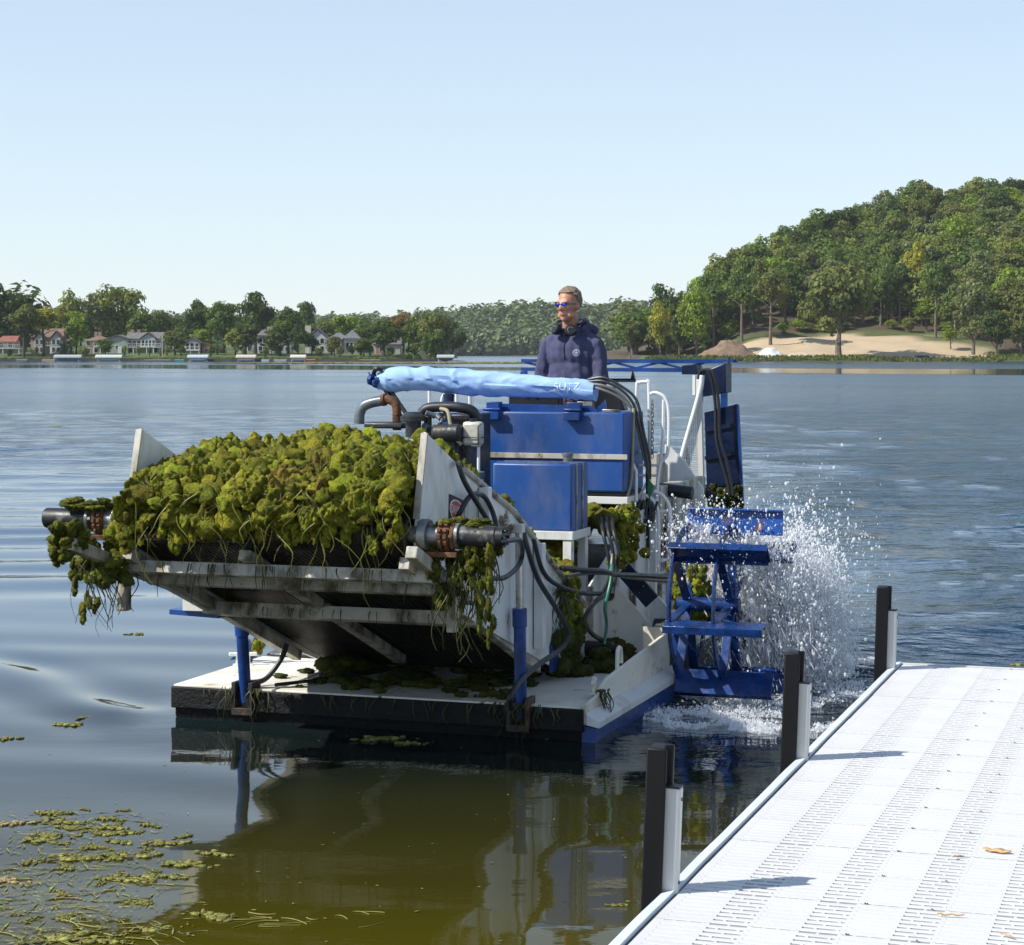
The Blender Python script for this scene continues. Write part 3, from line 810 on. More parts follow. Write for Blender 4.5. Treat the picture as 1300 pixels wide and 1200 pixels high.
for (px, py, hw, Y, kind, fol, lab) in RIGHT:
    x = at_px(px, Y); g = hpt(right_h, x, Y)
    tree(kind, fol, x, Y, g, top_h(py, Y) - g, hw * Y / 2650, lab, 'trees on the right bank', bark='bark')
hill = []; tries = 0
while len(hill) < 252 and tries < 20000:
    tries += 1
    Y = 548 + (rl.random() ** 0.9) * 195
    x = rl.uniform(28, 215)
    if x > (1335 - 650) / 2650 * Y or x < 30: continue
    yc = np.interp(x, [30, 56, 100, 172, 300], [570, 600, 660, 720, 760])
    if Y > yc + 14: continue
    if 50 < x < 122 and Y < 566: continue
    if any((x - a) ** 2 + ((Y - c) * 0.8) ** 2 < 6.4 ** 2 for a, c in hill): continue
    hill.append((x, Y))
    g = hpt(right_h, x, Y)
    small = x < 52
    hgt = rl.uniform(14, 19) * (0.85 if small else 1)
    fol = rl.choice(['mid', 'dark', 'mid', 'olive', 'light', 'grey', 'mid', 'bright'])
    word = {'mid': 'mid green', 'dark': 'dark green', 'olive': 'olive green', 'light': 'pale green', 'grey': 'grey green', 'bright': 'fresh green'}[fol]
    where = 'at the foot of' if g < 6 else ('halfway up' if g < 26 else 'high on')
    tree(rl.choice(['round', 'round', 'oak', 'tall', 'round']), fol, x, Y, g - 1.0, hgt, rl.uniform(4.4, 7.6),
         word + ' tree in the dense wood ' + where + ' the right hill', 'trees covering the hillside')
for k in range(26):                                       # understorey at the foot of the wood
    x = rl.uniform(52, 150); Y = rl.uniform(556, 572) if x < 122 else rl.uniform(520, 560)
    g = hpt(right_h, x, Y)
    fol = rl.choice(['mid', 'light', 'olive', 'bright'])
    tree('shrub', fol, x, Y, g, rl.uniform(2, 5), rl.uniform(2, 3.6), {'mid': 'mid green', 'light': 'pale green', 'olive': 'olive', 'bright': 'fresh green'}[fol] + ' undergrowth bush at the foot of the wooded hill', 'bushes at the foot of the hill', 'shrub')

# far wood across the lake: reads as one mass
def far_wood():
    rs = np.random.RandomState(3)
    C, Nn = [], []
    n = 0
    for k in range(1550):
        Y = 1404 + 280 * rs.rand() ** 1.3
        x = rs.uniform(-420, 135)
        g = hpt(far_h, x, Y)
        h = rs.uniform(10, 18); w = rs.uniform(5.5, 9)
        kk = 110
        d = rs.normal(0, 1, (kk, 3)); d /= np.linalg.norm(d, axis=1)[:, None]
        wob = 1 + 0.35 * vnoise(d * 2.2 + k, 6)[:, None]
        C.append(np.array([x, Y, g + h * 0.52]) + d * np.array([w, w, h * 0.55]) * wob); Nn.append(d)
    C = np.concatenate(C); Nn = np.concatenate(Nn)
    V = leaf_quads(C, Nn, 1.95, rs)
    return fast_mesh('far_wood', V, np.arange(len(V)).reshape(-1, 4))
M['far_wood'] = mat('far_wood_foliage', (0.100, 0.148, 0.036), 0.6, var=0.30, vscale=0.03, island=0.22, trans=0.25, col2=(0.130, 0.155, 0.045), scale=0.07, lo=0.5, hi=0.7)
tag(link('far_wood', far_wood(), M['far_wood']), 'unbroken green wood on the low hills across the lake', 'woodland', kind='stuff')

# the same woods carry on beyond the picture on both sides
def side_wood(fn, x0, x1, y0, y1, n, seed):
    rs = np.random.RandomState(seed); C, Nn = [], []
    for k in range(n):
        x, Y = rs.uniform(x0, x1), rs.uniform(y0, y1)
        g = hpt(fn, x, Y); h = rs.uniform(13, 19); w = rs.uniform(5.5, 7.5)
        d = rs.normal(0, 1, (85, 3)); d /= np.linalg.norm(d, axis=1)[:, None]
        C.append(np.array([x, Y, g + h * 0.5]) + d * np.array([w, w, h * 0.55]) * (1 + 0.3 * vnoise(d * 2.2 + k, 6)[:, None])); Nn.append(d)
    V = leaf_quads(np.concatenate(C), np.concatenate(Nn), 1.6, rs)
    o = link('side_wood', fast_mesh('side_wood', V, np.arange(len(V)).reshape(-1, 4)), M['far_wood'])
    return o
tag(side_wood(right_h, 214, 440, 535, 745, 230, 8), 'green wood carrying on along the right hill beyond the photo edge', 'woodland', kind='stuff')
tag(side_wood(left_h, -420, -146, 545, 700, 190, 9), 'green wood carrying on along the house shore beyond the photo edge', 'woodland', kind='stuff')

# reeds and grass along the right shore
def blades(name, pts, h, w, m, seed, label):
    rs = np.random.RandomState(seed)
    P = np.array(pts); n = len(P)
    a = rs.uniform(0, 6.28, n); hh = h * rs.uniform(0.5, 1.3, n)
    dx = np.stack([np.cos(a), np.sin(a), a * 0], 1) * w
    up = np.stack([rs.normal(0, 0.3, n) * hh, rs.normal(0, 0.3, n) * hh, hh], 1)
    V = np.stack([P - dx, P + dx, P + dx * 0.5 + up, P - dx * 0.5 + up], 1).reshape(-1, 3)
    o = link(name, fast_mesh(name, V, np.arange(4 * n).reshape(-1, 4)), m)
    return tag(o, label, 'grass', kind='stuff')
rs = np.random.RandomState(17)
pts = []
for k in range(9000):
    x = rs.uniform(32, 200); Y = 497 + rs.uniform(0, 9) ** 1.0 + (rs.uniform(0, 20) if x > 118 else 0)
    pts.append((x, Y, hpt(right_h, x, Y)))
M['grass'] = mat('bank_grass', (0.105, 0.135, 0.025), 0.8, var=0.3, vscale=0.2, island=0.35, trans=0.3)
blades('bank_grass', pts, 0.55, 0.20, M['grass'], 2, 'strip of tall green grass along the right shore below the sand')
pts = []
for k in range(7000):
    x = rs.uniform(-150, -16); Y = 497 + rs.uniform(0, 7)
    z = hpt(left_h, x, Y)
    if z > 0.0: pts.append((x, Y, z))
blades('shore_grass', pts, 0.5, 0.2, M['grass'], 4, 'rough grass edging the house shore')

# floating mat of weed, a pale yellow green strip out on the lake
def float_strip():
    rs = np.random.RandomState(9)
    n = 9000
    x = rs.uniform(-62, 14, n); t = (x + 62) / 76
    yc = 428 + 14 * t + 8 * vnoise(np.stack([x * 0.05, x * 0, x * 0], 1), 61)
    wd = 34 * np.minimum(1, 3.2 * t) * (1 - sstep(0.9, 1.0, t)) + 3
    y = yc + (rs.rand(n) - 0.5) * 2 * wd
    C = np.stack([x, y, np.full(n, 0.03)], 1)
    Nn = np.tile(np.array([[0, 0, 1.0]]), (n, 1))
    a = rs.uniform(0, 6.28, n); s = rs.uniform(0.6, 1.6, n)
    t1 = np.stack([np.cos(a), np.sin(a), a * 0], 1) * s[:, None]; t2 = np.stack([-np.sin(a), np.cos(a), a * 0], 1) * (s * 0.7)[:, None]
    z = np.array([0, 0, 0.05])
    V = np.stack([C - t1, C - t2 + z, C + t1, C + t2 + z], 1).reshape(-1, 3)
    V[:, 2] += rs.rand(len(V)) * 0.04
    return fast_mesh('floating_weed_mat', V, np.arange(len(V)).reshape(-1, 4))
M['float_mat'] = mat('floating_weed_mat', (0.27, 0.25, 0.075), 0.85, var=0.2, vscale=0.1, island=0.15)
tag(link('floating_weed_mat', float_strip(), M['float_mat']), 'pale yellow green mat of weed floating out on the lake', 'water weed', kind='stuff')

# earth mound, gravel pile
def mound(name, x, y, r, h, m, label, cat, seed):
    n, k = 34, 12
    vs = [(0, 0, h)]; rs_ = np.random.RandomState(seed)
    for j in range(1, k + 1):
        for i in range(n):
            a = 2 * math.pi * i / n; q = j / k
            zz = h * (1 - q ** 1.25)
            vs.append((r[0] * q * math.cos(a), r[1] * q * math.sin(a), zz))
    V = np.array(vs); nz_ = vnoise(V * 0.9, seed) * 0.16 * h + vnoise(V * 2.3, seed + 1) * 0.06 * h
    V[:, 2] += nz_ * (V[:, 2] / h * 0.7 + 0.3); V[:, 0] *= 1 + 0.1 * vnoise(V * 0.3, seed + 2)
    mb = MB(); fs = [(0, 1 + i, 1 + (i + 1) % n) for i in range(n)]
    for j in range(k - 1):
        for i in range(n):
            a = 1 + j * n + i; b_ = 1 + j * n + (i + 1) % n
            fs.append((a, a + n, b_ + n, b_))
    mb.add(V, fs)
    o = mb.build(name, m); o.location = (x, y, hpt(right_h, x, y) - 0.4)
    return tag(o, label, cat)
M['earth'] = mat('dark_earth', (0.20, 0.135, 0.085), 0.95, var=0.3, vscale=0.5, bump=0.6, bscale=2)
M['gravel'] = mat('white_gravel', (0.62, 0.61, 0.60), 0.9, var=0.1, vscale=1, bump=0.4, bscale=3)
M['sandpile'] = mat('sand', (0.50, 0.41, 0.30), 0.95, var=0.12, vscale=0.6, bump=0.3, bscale=2)
mound('earth_mound', at_px(925, 512), 512, (7.6, 6), 4.3, M['earth'], 'dark brown mound of dug earth on the right bank', 'earth mound', 71)
mound('gravel_pile', at_px(978, 509), 509, (4.4, 3.6), 2.6, M['gravel'], 'white gravel heap right of the dark earth mound', 'gravel pile', 72)
mound('sand_pile', at_px(1018, 510), 510, (6.5, 3.5), 1.5, M['sandpile'], 'low sand heap right of the white gravel heap', 'sand pile', 73)
bt = empty('upturned_rowboat', (at_px(1170, 505), 505, hpt(right_h, at_px(1170, 505), 505)), 0.2, 'dark small boat lying on the grass at the right bank', 'boat')
mb = MB(); mb.prism([(-2.2, 0), (2.2, 0), (1.6, 0.8), (-1.5, 0.75)], 'y', -0.6, 0.6); mb.build('hull', M['navy'], bt, 0.1)
mb = MB(); mb.bar((-1.9, 0, 0.82), (1.8, 0, 0.86), 0.12, 0.1); mb.build('keel', M['black'], bt)
bt = empty('small_boat', (at_px(1223, 504), 504, hpt(right_h, at_px(1223, 504), 504)), -0.1, 'green white small boat beached under the trees at right', 'boat')
mb = MB(); mb.prism([(-2.0, 0.35), (-1.6, 0), (1.6, 0), (2.3, 0.5)], 'y', -0.5, 0.5); mb.build('hull', mat('teal_hull', (0.10, 0.34, 0.26), 0.5), bt, 0.05)
mb = MB(); mb.span((-1.9, -0.55, 0.4), (2.1, 0.55, 0.47)); mb.build('gunwale', M['white'], bt)

# ---------------------------------------------------------------- houses, boat lifts
SID = {}
def sid(name, col): 
    if name not in SID: SID[name] = mat(name, col, 0.7, var=0.08, vscale=0.6, bump=0.1, bscale=3)
    return SID[name]
M['glass'] = mat('window_glass', (0.02, 0.03, 0.035), 0.08, var=0)
M['trim'] = mat('house_trim', (0.70, 0.70, 0.67), 0.6, var=0.04)
roof_m = {k: mat('roof_' + k, c, 0.85, var=0.2, vscale=0.8, bump=0.4, bscale=3) for k, c in dict(brown=(0.20, 0.125, 0.09), grey=(0.15, 0.14, 0.135), red=(0.26, 0.10, 0.07), slate=(0.14, 0.14, 0.16)).items()}
def window(root, x, z, w, h, y):
    f = MB()
    t = 0.1
    f.span((x - w / 2 - t, y - 0.08, z - t), (x + w / 2 + t, y + 0.02, z)).span((x - w / 2 - t, y - 0.08, z + h), (x + w / 2 + t, y + 0.02, z + h + t))
    f.span((x - w / 2 - t, y - 0.078, z), (x - w / 2, y + 0.02, z + h)).span((x + w / 2, y - 0.078, z), (x + w / 2 + t, y + 0.02, z + h))
    fr = f.build('window', M['trim'], root)
    MB().span((x - w / 2, y - 0.04, z), (x + w / 2, y + 0.02, z + h)).build('pane', M['glass'], fr)
def block(root, x0, x1, y0, y1, z0, z1, wall, roof, style, over=0.5, rise=2.0, chimneys=()):
    MB().span((x0, y0, z0), (x1, y1, z1)).build('wall', wall, root)
    a0, a1, b0, b1 = x0 - over, x1 + over, y0 - over, y1 + over
    t = 0.22
    r = MB()
    if style == 'x':        # ridge along x
        ym = (b0 + b1) / 2
        r.prism([(b0, z1), (ym, z1 + rise), (b1, z1), (b1, z1 + t), (ym, z1 + rise + t), (b0, z1 + t)], 'x', a0, a1)
        g = MB().prism([(y0, z1), (y1, z1), ((y0 + y1) / 2, z1 + rise * (y1 - y0) / (b1 - b0))], 'x', x0 + 0.01, x1 - 0.01); g.build('gable_wall', wall, root)
    elif style == 'y':      # gable faces the lake
        xm = (a0 + a1) / 2
        r.prism([(a0, z1), (xm, z1 + rise), (a1, z1), (a1, z1 + t), (xm, z1 + rise + t), (a0, z1 + t)], 'y', b0, b1)
        g = MB().prism([(x0, z1), (x1, z1), ((x0 + x1) / 2, z1 + rise * (x1 - x0) / (a1 - a0))], 'y', y0 + 0.01, y1 - 0.01); g.build('gable_wall', wall, root)
    else:                   # hipped
        ym = (b0 + b1) / 2; ins = min((b1 - b0) / 2, (a1 - a0) / 2 - 0.05)
        v = [(a0, b0, z1), (a1, b0, z1), (a1, b1, z1), (a0, b1, z1), (a0 + ins, ym, z1 + rise), (a1 - ins, ym, z1 + rise)]
        r.add(v, [(0, 1, 5, 4), (1, 2, 5), (2, 3, 4, 5), (3, 0, 4), (3, 2, 1, 0)])
    ro = r.build('roof', roof, root)
    for cx in chimneys:
        MB().span((cx - 0.4, (y0 + y1) / 2 - 0.4, z1 + 0.3), (cx + 0.4, (y0 + y1) / 2 + 0.4, z1 + rise + 0.9)).build('chimney', sid('chimney_brick', (0.30, 0.22, 0.17)), ro)
def deck(root, x0, x1, y0, y1, z, legs=4):
    MB().span((x0, y0, z - 0.15), (x1, y1, z)).build('deck_floor', M['trim'], root)
    rl_ = MB().span((x0, y0, z + 0.85), (x1, y0 + 0.08, z + 0.95))
    nb = max(3, int((x1 - x0) / 0.45))
    for i in range(nb + 1):
        xx = x0 + (x1 - x0 - 0.06) * i / nb
        rl_.span((xx, y0 + 0.01, z + 0.001), (xx + 0.06, y0 + 0.06, z + 0.849))
    rl_.build('deck_railing', M['trim'], root)
    for i in range(legs):
        xx = x0 + 0.1 + (x1 - x0 - 0.4) * i / max(1, legs - 1)
        MB().span((xx, y0 + 0.1, 0.0), (xx + 0.22, y0 + 0.3, z - 0.151)).build('deck_post', M['trim'], root)
def house(px, Y, label, cat='house'):
    x = at_px(px, Y)
    return empty('house', (x, Y, hpt(left_h, x, Y) - 0.1), 0, label, cat, 'houses along the far shore')
h = house(4, 535, 'house with red roof and white deck at the photo edge')
block(h, -5, 3, 0, 6, 0, 3.0, sid('siding_grey', (0.32, 0.33, 0.34)), roof_m['red'], 'x', rise=1.5)
deck(h, -4, 4.6, -1.8, 0, 1.5, 3)
for x in (-3, -0.5, 1.8): window(h, x, 1.7, 1.1, 1.1, 0)
h = house(60, 540, 'brown roofed house with two white lake-facing gables')
block(h, -4.4, 3.6, 0.6, 7, 0, 4.2, sid('siding_tan_pink', (0.42, 0.31, 0.24)), roof_m['brown'], 'x', rise=2.2)
block(h, -3.2, -0.7, -0.6, 1.5, 0, 3.9, sid('siding_white', (0.46, 0.45, 0.43)), roof_m['brown'], 'y', 0.3, 1.9)
block(h, 1.1, 3.7, -0.7, 1.5, 0, 3.9, sid('siding_white', (0.46, 0.45, 0.43)), roof_m['brown'], 'y', 0.3, 1.9)
for x in (-2.5, -1.3, 1.8, 3.0):
    window(h, x, 2.5, 0.8, 1.2, -0.6 if x < 0 else -0.7); window(h, x, 0.5, 0.8, 1.2, -0.6 if x < 0 else -0.7)
window(h, 0.2, 2.4, 1.2, 1.3, 0.6); deck(h, -0.7, 1.1, -0.5, 0.6, 2.2, 2)
h = house(125, 540, 'tan house with brown hipped roof and long balcony')
block(h, -3.3, 2.8, 0, 6, 0, 3.4, sid('siding_tan', (0.42, 0.33, 0.20)), roof_m['brown'], 'hip', 0.5, 1.4, chimneys=(-1.2, -0.2))
deck(h, -1.2, 2.6, -1.4, 0, 1.9, 3)
for x in (-2.6, -0.6, 0.7, 2.0): window(h, x, 2.2, 0.95, 1.0, 0); window(h, x, 0.3, 0.9, 1.1, 0)
h = house(152, 538, 'sage green gable end joined to the long grey house')
block(h, -3.0, 2.0, 0, 7, 0, 3.7, sid('siding_sage', (0.34, 0.38, 0.33)), roof_m['grey'], 'y', 0.4, 1.0)
window(h, -0.6, 1.2, 0.9, 0.9, 0); MB().span((-0.5, -0.06, 0.02), (0.5, 0, 1.9)).build('door', M['trim'], h)
h = house(182, 540, 'long grey house with glazed gable and white pillared deck')
block(h, -4.2, 4.6, 0, 6.5, 0, 3.7, sid('siding_grey', (0.32, 0.33, 0.34)), roof_m['grey'], 'x', 0.4, 1.7, chimneys=(-3.4, -1.7))
block(h, -0.4, 3.2, -0.9, 1.5, 1.6, 3.9, sid('siding_grey', (0.32, 0.33, 0.34)), roof_m['grey'], 'y', 0.3, 1.5)
deck(h, -4.2, 4.8, -2.0, 0, 1.75, 6)
for x in (-3.4, -2.3, -1.2, 3.9): window(h, x, 2.2, 0.85, 1.1, 0)
for x in (0.1, 1.0, 1.9, 2.8): window(h, x, 2.0, 0.65, 1.5, -0.9)
for x in (-3.2, -1.4, 1.0, 3.2): window(h, x, 0.3, 1.0, 1.1, 0)
h = house(244, 528, 'small white gabled house with tall lake windows')
block(h, -1.9, 1.9, 0, 5, 0, 2.6, sid('siding_white', (0.46, 0.45, 0.43)), roof_m['slate'], 'y', 0.3, 1.4)
for x in (-1.2, 0, 1.2): window(h, x, 1.1, 0.85, 1.6, 0)
deck(h, -2.6, 2.0, -1.1, 0, 0.95, 3)
h = house(262, 530, 'little orange tan garden hut beside the small gabled house', 'hut')
block(h, -1.1, 1.1, 0, 3, 0, 1.7, sid('siding_orange', (0.5, 0.28, 0.13)), roof_m['brown'], 'y', 0.2, 0.9)
window(h, 0, 0.5, 0.8, 0.8, 0)
h = house(322, 545, 'white house mostly hidden behind the tallest dark trees')
block(h, -4, 3, 0, 6, 0, 4.6, sid('siding_white', (0.46, 0.45, 0.43)), roof_m['grey'], 'x', 0.4, 2.0)
for x in (-3, -1, 1.8): window(h, x, 2.8, 1, 1.2, 0); window(h, x, 0.7, 1, 1.2, 0)
h = house(352, 545, 'grey roofed house showing between the dense dark trees')
block(h, -4.5, 3.5, 0, 6, 0, 4.4, sid('siding_pale_grey', (0.5, 0.5, 0.5)), roof_m['grey'], 'x', 0.4, 2.4, chimneys=(-1.5,))
for x in (-3.2, -1, 1, 2.6): window(h, x, 2.6, 1, 1.2, 0); window(h, x, 0.6, 1, 1.2, 0)
h = house(405, 535, 'pale green house with steep gable and tall chimney tower')
block(h, -2.6, 1.9, 0, 6, 0, 4.0, sid('siding_sage_pale', (0.46, 0.50, 0.46)), roof_m['slate'], 'y', 0.3, 2.3)
MB().span((-3.6, 0.5, 0), (-2.2, 2.0, 7.2)).build('chimney', sid('siding_cream', (0.62, 0.56, 0.48)), h)
for x in (-1.4, 0.8): window(h, x, 2.6, 0.9, 1.3, 0); window(h, x, 0.6, 0.9, 1.3, 0)
h = house(436, 530, 'white house with slate hipped roofs and columned porch')
block(h, -4.2, 1.5, 0, 5, 0, 3.6, sid('siding_white', (0.46, 0.45, 0.43)), roof_m['slate'], 'hip', 0.5, 1.7)
block(h, 0.2, 4.0, -0.8, 5.5, 0, 3.9, sid('siding_white', (0.46, 0.45, 0.43)), roof_m['slate'], 'hip', 0.5, 2.2)
for x in (-3.4, -2.2, -1.0): window(h, x, 0.8, 0.8, 2.0, 0)
for x in (1.1, 2.1, 3.1): window(h, x, 1.0, 0.7, 1.8, -0.8)
for x in (-4.2, -3.0, -1.8, -0.6): MB().cyl((x, -1.2, 0), (x, -1.2, 3.4), 0.12, 8).build('porch_column', M['trim'], h)
MB().span((-4.5, -1.5, 3.4), (-0.1, -0.01, 3.58)).build('porch_roof', roof_m['slate'], h)
h = house(492, 522, 'white cabin with a steep white barge board behind the forked tree')
block(h, -3.4, 3.2, 0, 5, 0, 2.4, sid('siding_white', (0.46, 0.45, 0.43)), roof_m['grey'], 'x', 0.3, 1.7)
window(h, -1.5, 0.7, 1.0, 1.1, 0); MB().span((-2.9, -0.06, 0.05), (-2.2, 0, 1.9)).build('door', sid('door_orange', (0.5, 0.2, 0.1)), h)
h = empty('house', (at_px(626, 1425), 1425, 6.5), 0, 'tiny white house among the trees of the far hill', 'house', 'houses along the far shore')
block(h, -4, 4, 0, 8, 0, 7, M['trim'], roof_m['grey'], 'x', 0.4, 4)
window(h, -1.5, 3, 1.4, 1.4, 0); window(h, 1.5, 3, 1.4, 1.4, 0)

def boat_lift(px, w, col, boatcol, label, blabel, canopy=True):
    Y = 495.0
    x = at_px(px, Y)
    t = empty('boat_lift', (x, Y, 0), 0, label, 'boat lift', 'boat lifts along the far shore')
    hw = w / 2
    if canopy:
        poly = []
        for i in range(9):
            a = math.pi * i / 8
            poly.append((-1.3 * math.cos(a), 1.0 + 0.65 * math.sin(a) ** 0.8))
        poly += [(1.3, 0.8), (-1.3, 0.8)]
        MB().prism(poly, 'x', -hw, hw).build('canopy', mat('canopy_cloth', col, 0.8, var=0.06, vscale=1.5), t, 0.12)
    for sx in (-hw * 0.8, hw * 0.8):
        for sy in (-1.1, 1.1):
            MB().cyl((sx, sy, -0.8), (sx, sy, 1.1), 0.06, 6).build('leg', M['alu'], t)
    b_ = MB(); b_.prism([(-hw * 0.75, 0.25), (hw * 0.6, 0.25), (hw * 0.95, 0.85), (-hw * 0.8, 0.8)], 'y', -0.8, 0.8)
    o = b_.build('boat_hull', mat('lift_boat_hull', boatcol, 0.4, var=0.08), None, 0.08)
    o.name = 'moored_boat'; o.location = (x, Y, 0)
    tag(o, blabel, 'boat', 'boats in the lifts')
    return t
boat_lift(87, 6.6, (0.36, 0.39, 0.41), (0.05, 0.14, 0.22), 'boat lift with long grey canopy over a blue boat', 'blue boat sheltered under the long grey canopy')
boat_lift(139, 6.4, (0.55, 0.54, 0.50), (0.25, 0.45, 0.43), 'boat lift with long white canopy before the long grey house', 'pale boat sheltered under the long white canopy')
boat_lift(252, 5.0, (0.46, 0.52, 0.58), (0.62, 0.62, 0.6), 'boat lift with pale blue canopy by the small gabled house', 'white boat sheltered under the pale blue canopy')
boat_lift(313, 4.8, (0.56, 0.50, 0.40), (0.66, 0.66, 0.62), 'boat lift with cream canopy over a white boat', 'white boat sheltered under the cream canopy')
boat_lift(379, 3.8, (0.62, 0.56, 0.44), (0.60, 0.63, 0.66), 'boat lift with tan canopy beside the red kayak', 'white motor boat under the tan canopy beside the red kayak')
boat_lift(566, 4.2, (0.42, 0.42, 0.40), (0.05, 0.05, 0.05), 'boat lift with dark grey canopy at the tip of the point', 'black boat under the dark grey canopy at the point')
def small_boat(px, w, col, label, cat='boat'):
    Y = 494.0; x = at_px(px, Y)
    t = empty('small_boat', (x, Y, 0), 0.05, label, cat)
    MB().prism([(-w / 2, 0.45), (-w * 0.4, -0.1), (w * 0.38, -0.1), (w / 2, 0.55)], 'y', -0.5, 0.5).build('hull', mat('small_boat_hull', col, 0.45), t, 0.05)
    MB().span((-w * 0.42, -0.52, 0.46), (w * 0.42, 0.52, 0.56)).build('gunwale', M['trim'], t)
small_boat(394, 2.6, (0.35, 0.05, 0.03), 'red kayak on the shore right of the tan canopy lift', 'kayak')
small_boat(337, 2.0, (0.55, 0.58, 0.60), 'small white grey motor boat at the lawn edge')
small_boat(356, 3.2, (0.5, 0.47, 0.42), 'low cream boat right of the small motor boat')
small_boat(228, 2.4, (0.06, 0.30, 0.22), 'green rowing boat on the shore under the clipped tree')
small_boat(28, 3.0, (0.22, 0.18, 0.14), 'brown boat on the shore near the photo edge')
small_boat(62, 3.4, (0.5, 0.32, 0.16), 'tan orange boat on the shore left of the grey canopy')
wl = MB(); xs_ = np.arange(-150, -17, 3.0)
for i in range(len(xs_) - 1):
    xa, xb = xs_[i], xs_[i + 1]
    ya = 500 + 5 * float(vnoise(np.array([[xa * 0.03, 0, 0]]), 22)[0]) - 0.8; yb = 500 + 5 * float(vnoise(np.array([[xb * 0.03, 0, 0]]), 22)[0]) - 0.8
    wl.bar((xa, ya, 0.1), (xb, yb, 0.1), 0.5, 1.0)
o = wl.build('sea_wall', mat('dark_sea_wall', (0.09, 0.085, 0.07), 0.9, var=0.35, vscale=0.6, bump=0.5, bscale=2))
tag(o, 'low dark stone wall holding the lawns of the house shore', 'wall')
def jetty(px, w, label):
    Y = 493.0; x = at_px(px, Y)
    t = empty('jetty', (x, Y, 0), 0, label, 'jetty')
    MB().span((-w / 2, -0.7, 0.35), (w / 2, 0.7, 0.5)).build('deck', sid('jetty_wood', (0.45, 0.43, 0.4)), t)
    for sx in (-0.45, 0, 0.45): MB().cyl((sx * w, -0.6, -0.8), (sx * w, -0.6, 0.349), 0.09, 6).build('pile', M['bark_dark'], t)
jetty(470, 5.0, 'pale low jetty along the shore beneath the shrubs of the porch house')
jetty(200, 6.0, 'stone edged jetty at the foot of the flagpole')
fp = empty('flagpole', (at_px(206, 503), 503, 0.4), 0, 'thin white flagpole on the lawn before the olive tree', 'flagpole')
MB().cyl((0, 0, 0), (0, 0, 5.6), 0.07, 6).build('pole', M['trim'], fp); MB().ball((0, 0, 5.65), 0.13, 8, 6).build('finial', M['trim'], fp)

# ---------------------------------------------------------------- floating dock at right
DH = 0.42
DO = np.array([2.084, 11.271])
DT = R(18.42)
dock = empty('dock', (DO[0], DO[1], DH), -DT, 'white slotted plastic dock running out into the lake', 'dock')
# in the dock's own frame: x across from its left edge, y out along it (0 is the far end)
PITCH = 0.355
def rib(mb, x0, x1, y0, y1, z0, z1, tap=0.0045):
    vs = [(x0, y0 + tap, z0), (x1, y0 + tap, z0), (x1, y1 - tap, z0), (x0, y1 - tap, z0), (x0, y0, z1 - 0.002), (x1, y0, z1 - 0.002), (x1, y1, z1 - 0.002), (x0, y1, z1 - 0.002),
          (x0, y0 + 0.001, z1), (x1, y0 + 0.001, z1), (x1, y1 - 0.001, z1), (x0, y1 - 0.001, z1)]
    fs = [(3, 2, 1, 0), (8, 9, 10, 11)]
    for b in (0, 4): fs += [(b + i, b + (i + 1) % 4, b + 4 + (i + 1) % 4, b + 4 + i) for i in range(4)]
    mb.add(vs, fs)
def panel_mesh(x0, x1, seed):
    rs = np.random.RandomState(seed)
    mb = MB()
    nrow = 8; rp = (PITCH - 0.006) / nrow
    th = 0.022
    lo = x0
    bands = []                                    # (x start, x end, slot width, slot length)
    per = 0.2645
    k = 0; x = x0 + 0.03
    while x < x1 - 0.02:
        wx1 = min(x + 0.128, x1 - 0.012)
        if wx1 - x > 0.03: bands.append((x, wx1, 0.0075, 0.034))
        gx0 = x + 0.140; gx1 = min(x + 0.252, x1 - 0.012)
        if gx1 - gx0 > 0.03: bands.append((gx0, gx1, 0.0185, 0.056))
        x += per
    edges = sorted(set([x0] + [b for bd in bands for b in bd[:2]] + [x1]))
    # solid strips between bands
    prev = x0
    for (a, b_, sw, sl) in bands:
        if a - prev > 1e-4: mb.span((prev, 0, -th), (a, PITCH - 0.006, 0))
        prev = b_
        for r in range(nrow):
            y0 = r * rp
            rib(mb, a, b_, y0, y0 + rp - sw, -th, 0)
            xs = a + (rs.uniform(-0.01, 0.0) if r % 2 else rs.uniform(-0.03, -0.02))
            while xs < b_:                                          # bridges between the slots
                e0 = max(a, xs + sl); e1 = min(b_, xs + sl + 0.0085)
                if e1 > e0 + 0.001: mb.span((e0, y0 + rp - sw, -th), (e1, y0 + rp, -0.001))
                xs += sl + 0.0085
    if x1 - prev > 1e-4: mb.span((prev, 0, -th), (x1, PITCH - 0.006, 0))
    return mb.mesh('deck_panel')
pm = [panel_mesh(0.025, 1.2255, 1), panel_mesh(1.2285, 2.42, 2)]
for p_ in pm: p_.materials.append(M['dock'])
clip = MB()
clip.span((-0.010, -0.004, 0.0005), (-0.004, 0.010, 0.004)).span((0.004, -0.010, 0.0005), (0.010, 0.003, 0.004)).span((-0.003, -0.016, 0.0005), (0.002, -0.010, 0.003))
cme = clip.mesh('clip'); cme.materials.append(M['black'])
rd = random.Random(3)
for r in range(38):
    y = -PITCH * (r + 1) + 0.0
    for c, p_ in enumerate(pm):
        o = link('deck_panel', p_, None, dock)
        o.location = (0, y, rd.uniform(-0.0008, 0.0008))
        if r < 17 and c == 0:
            for cx, cs_ in ((0.598, 0.55), (0.797, 0.3)):
                k = link('clip', cme, None, o); k.location = (cx, PITCH - 0.003, 0); k.scale = (cs_, cs_, 0.6)
ed = MB()
n = 90
top = []; rs = np.random.RandomState(8)
for i in range(n):                                # slightly wavy vinyl edge along the left side
    y = -13.5 + 13.5 * i / (n - 1)
    w = 0.004 * vnoise(np.array([[y * 2.6, 0.3, 0]]), 2)[0]
    top.append((y, w))
vs = []
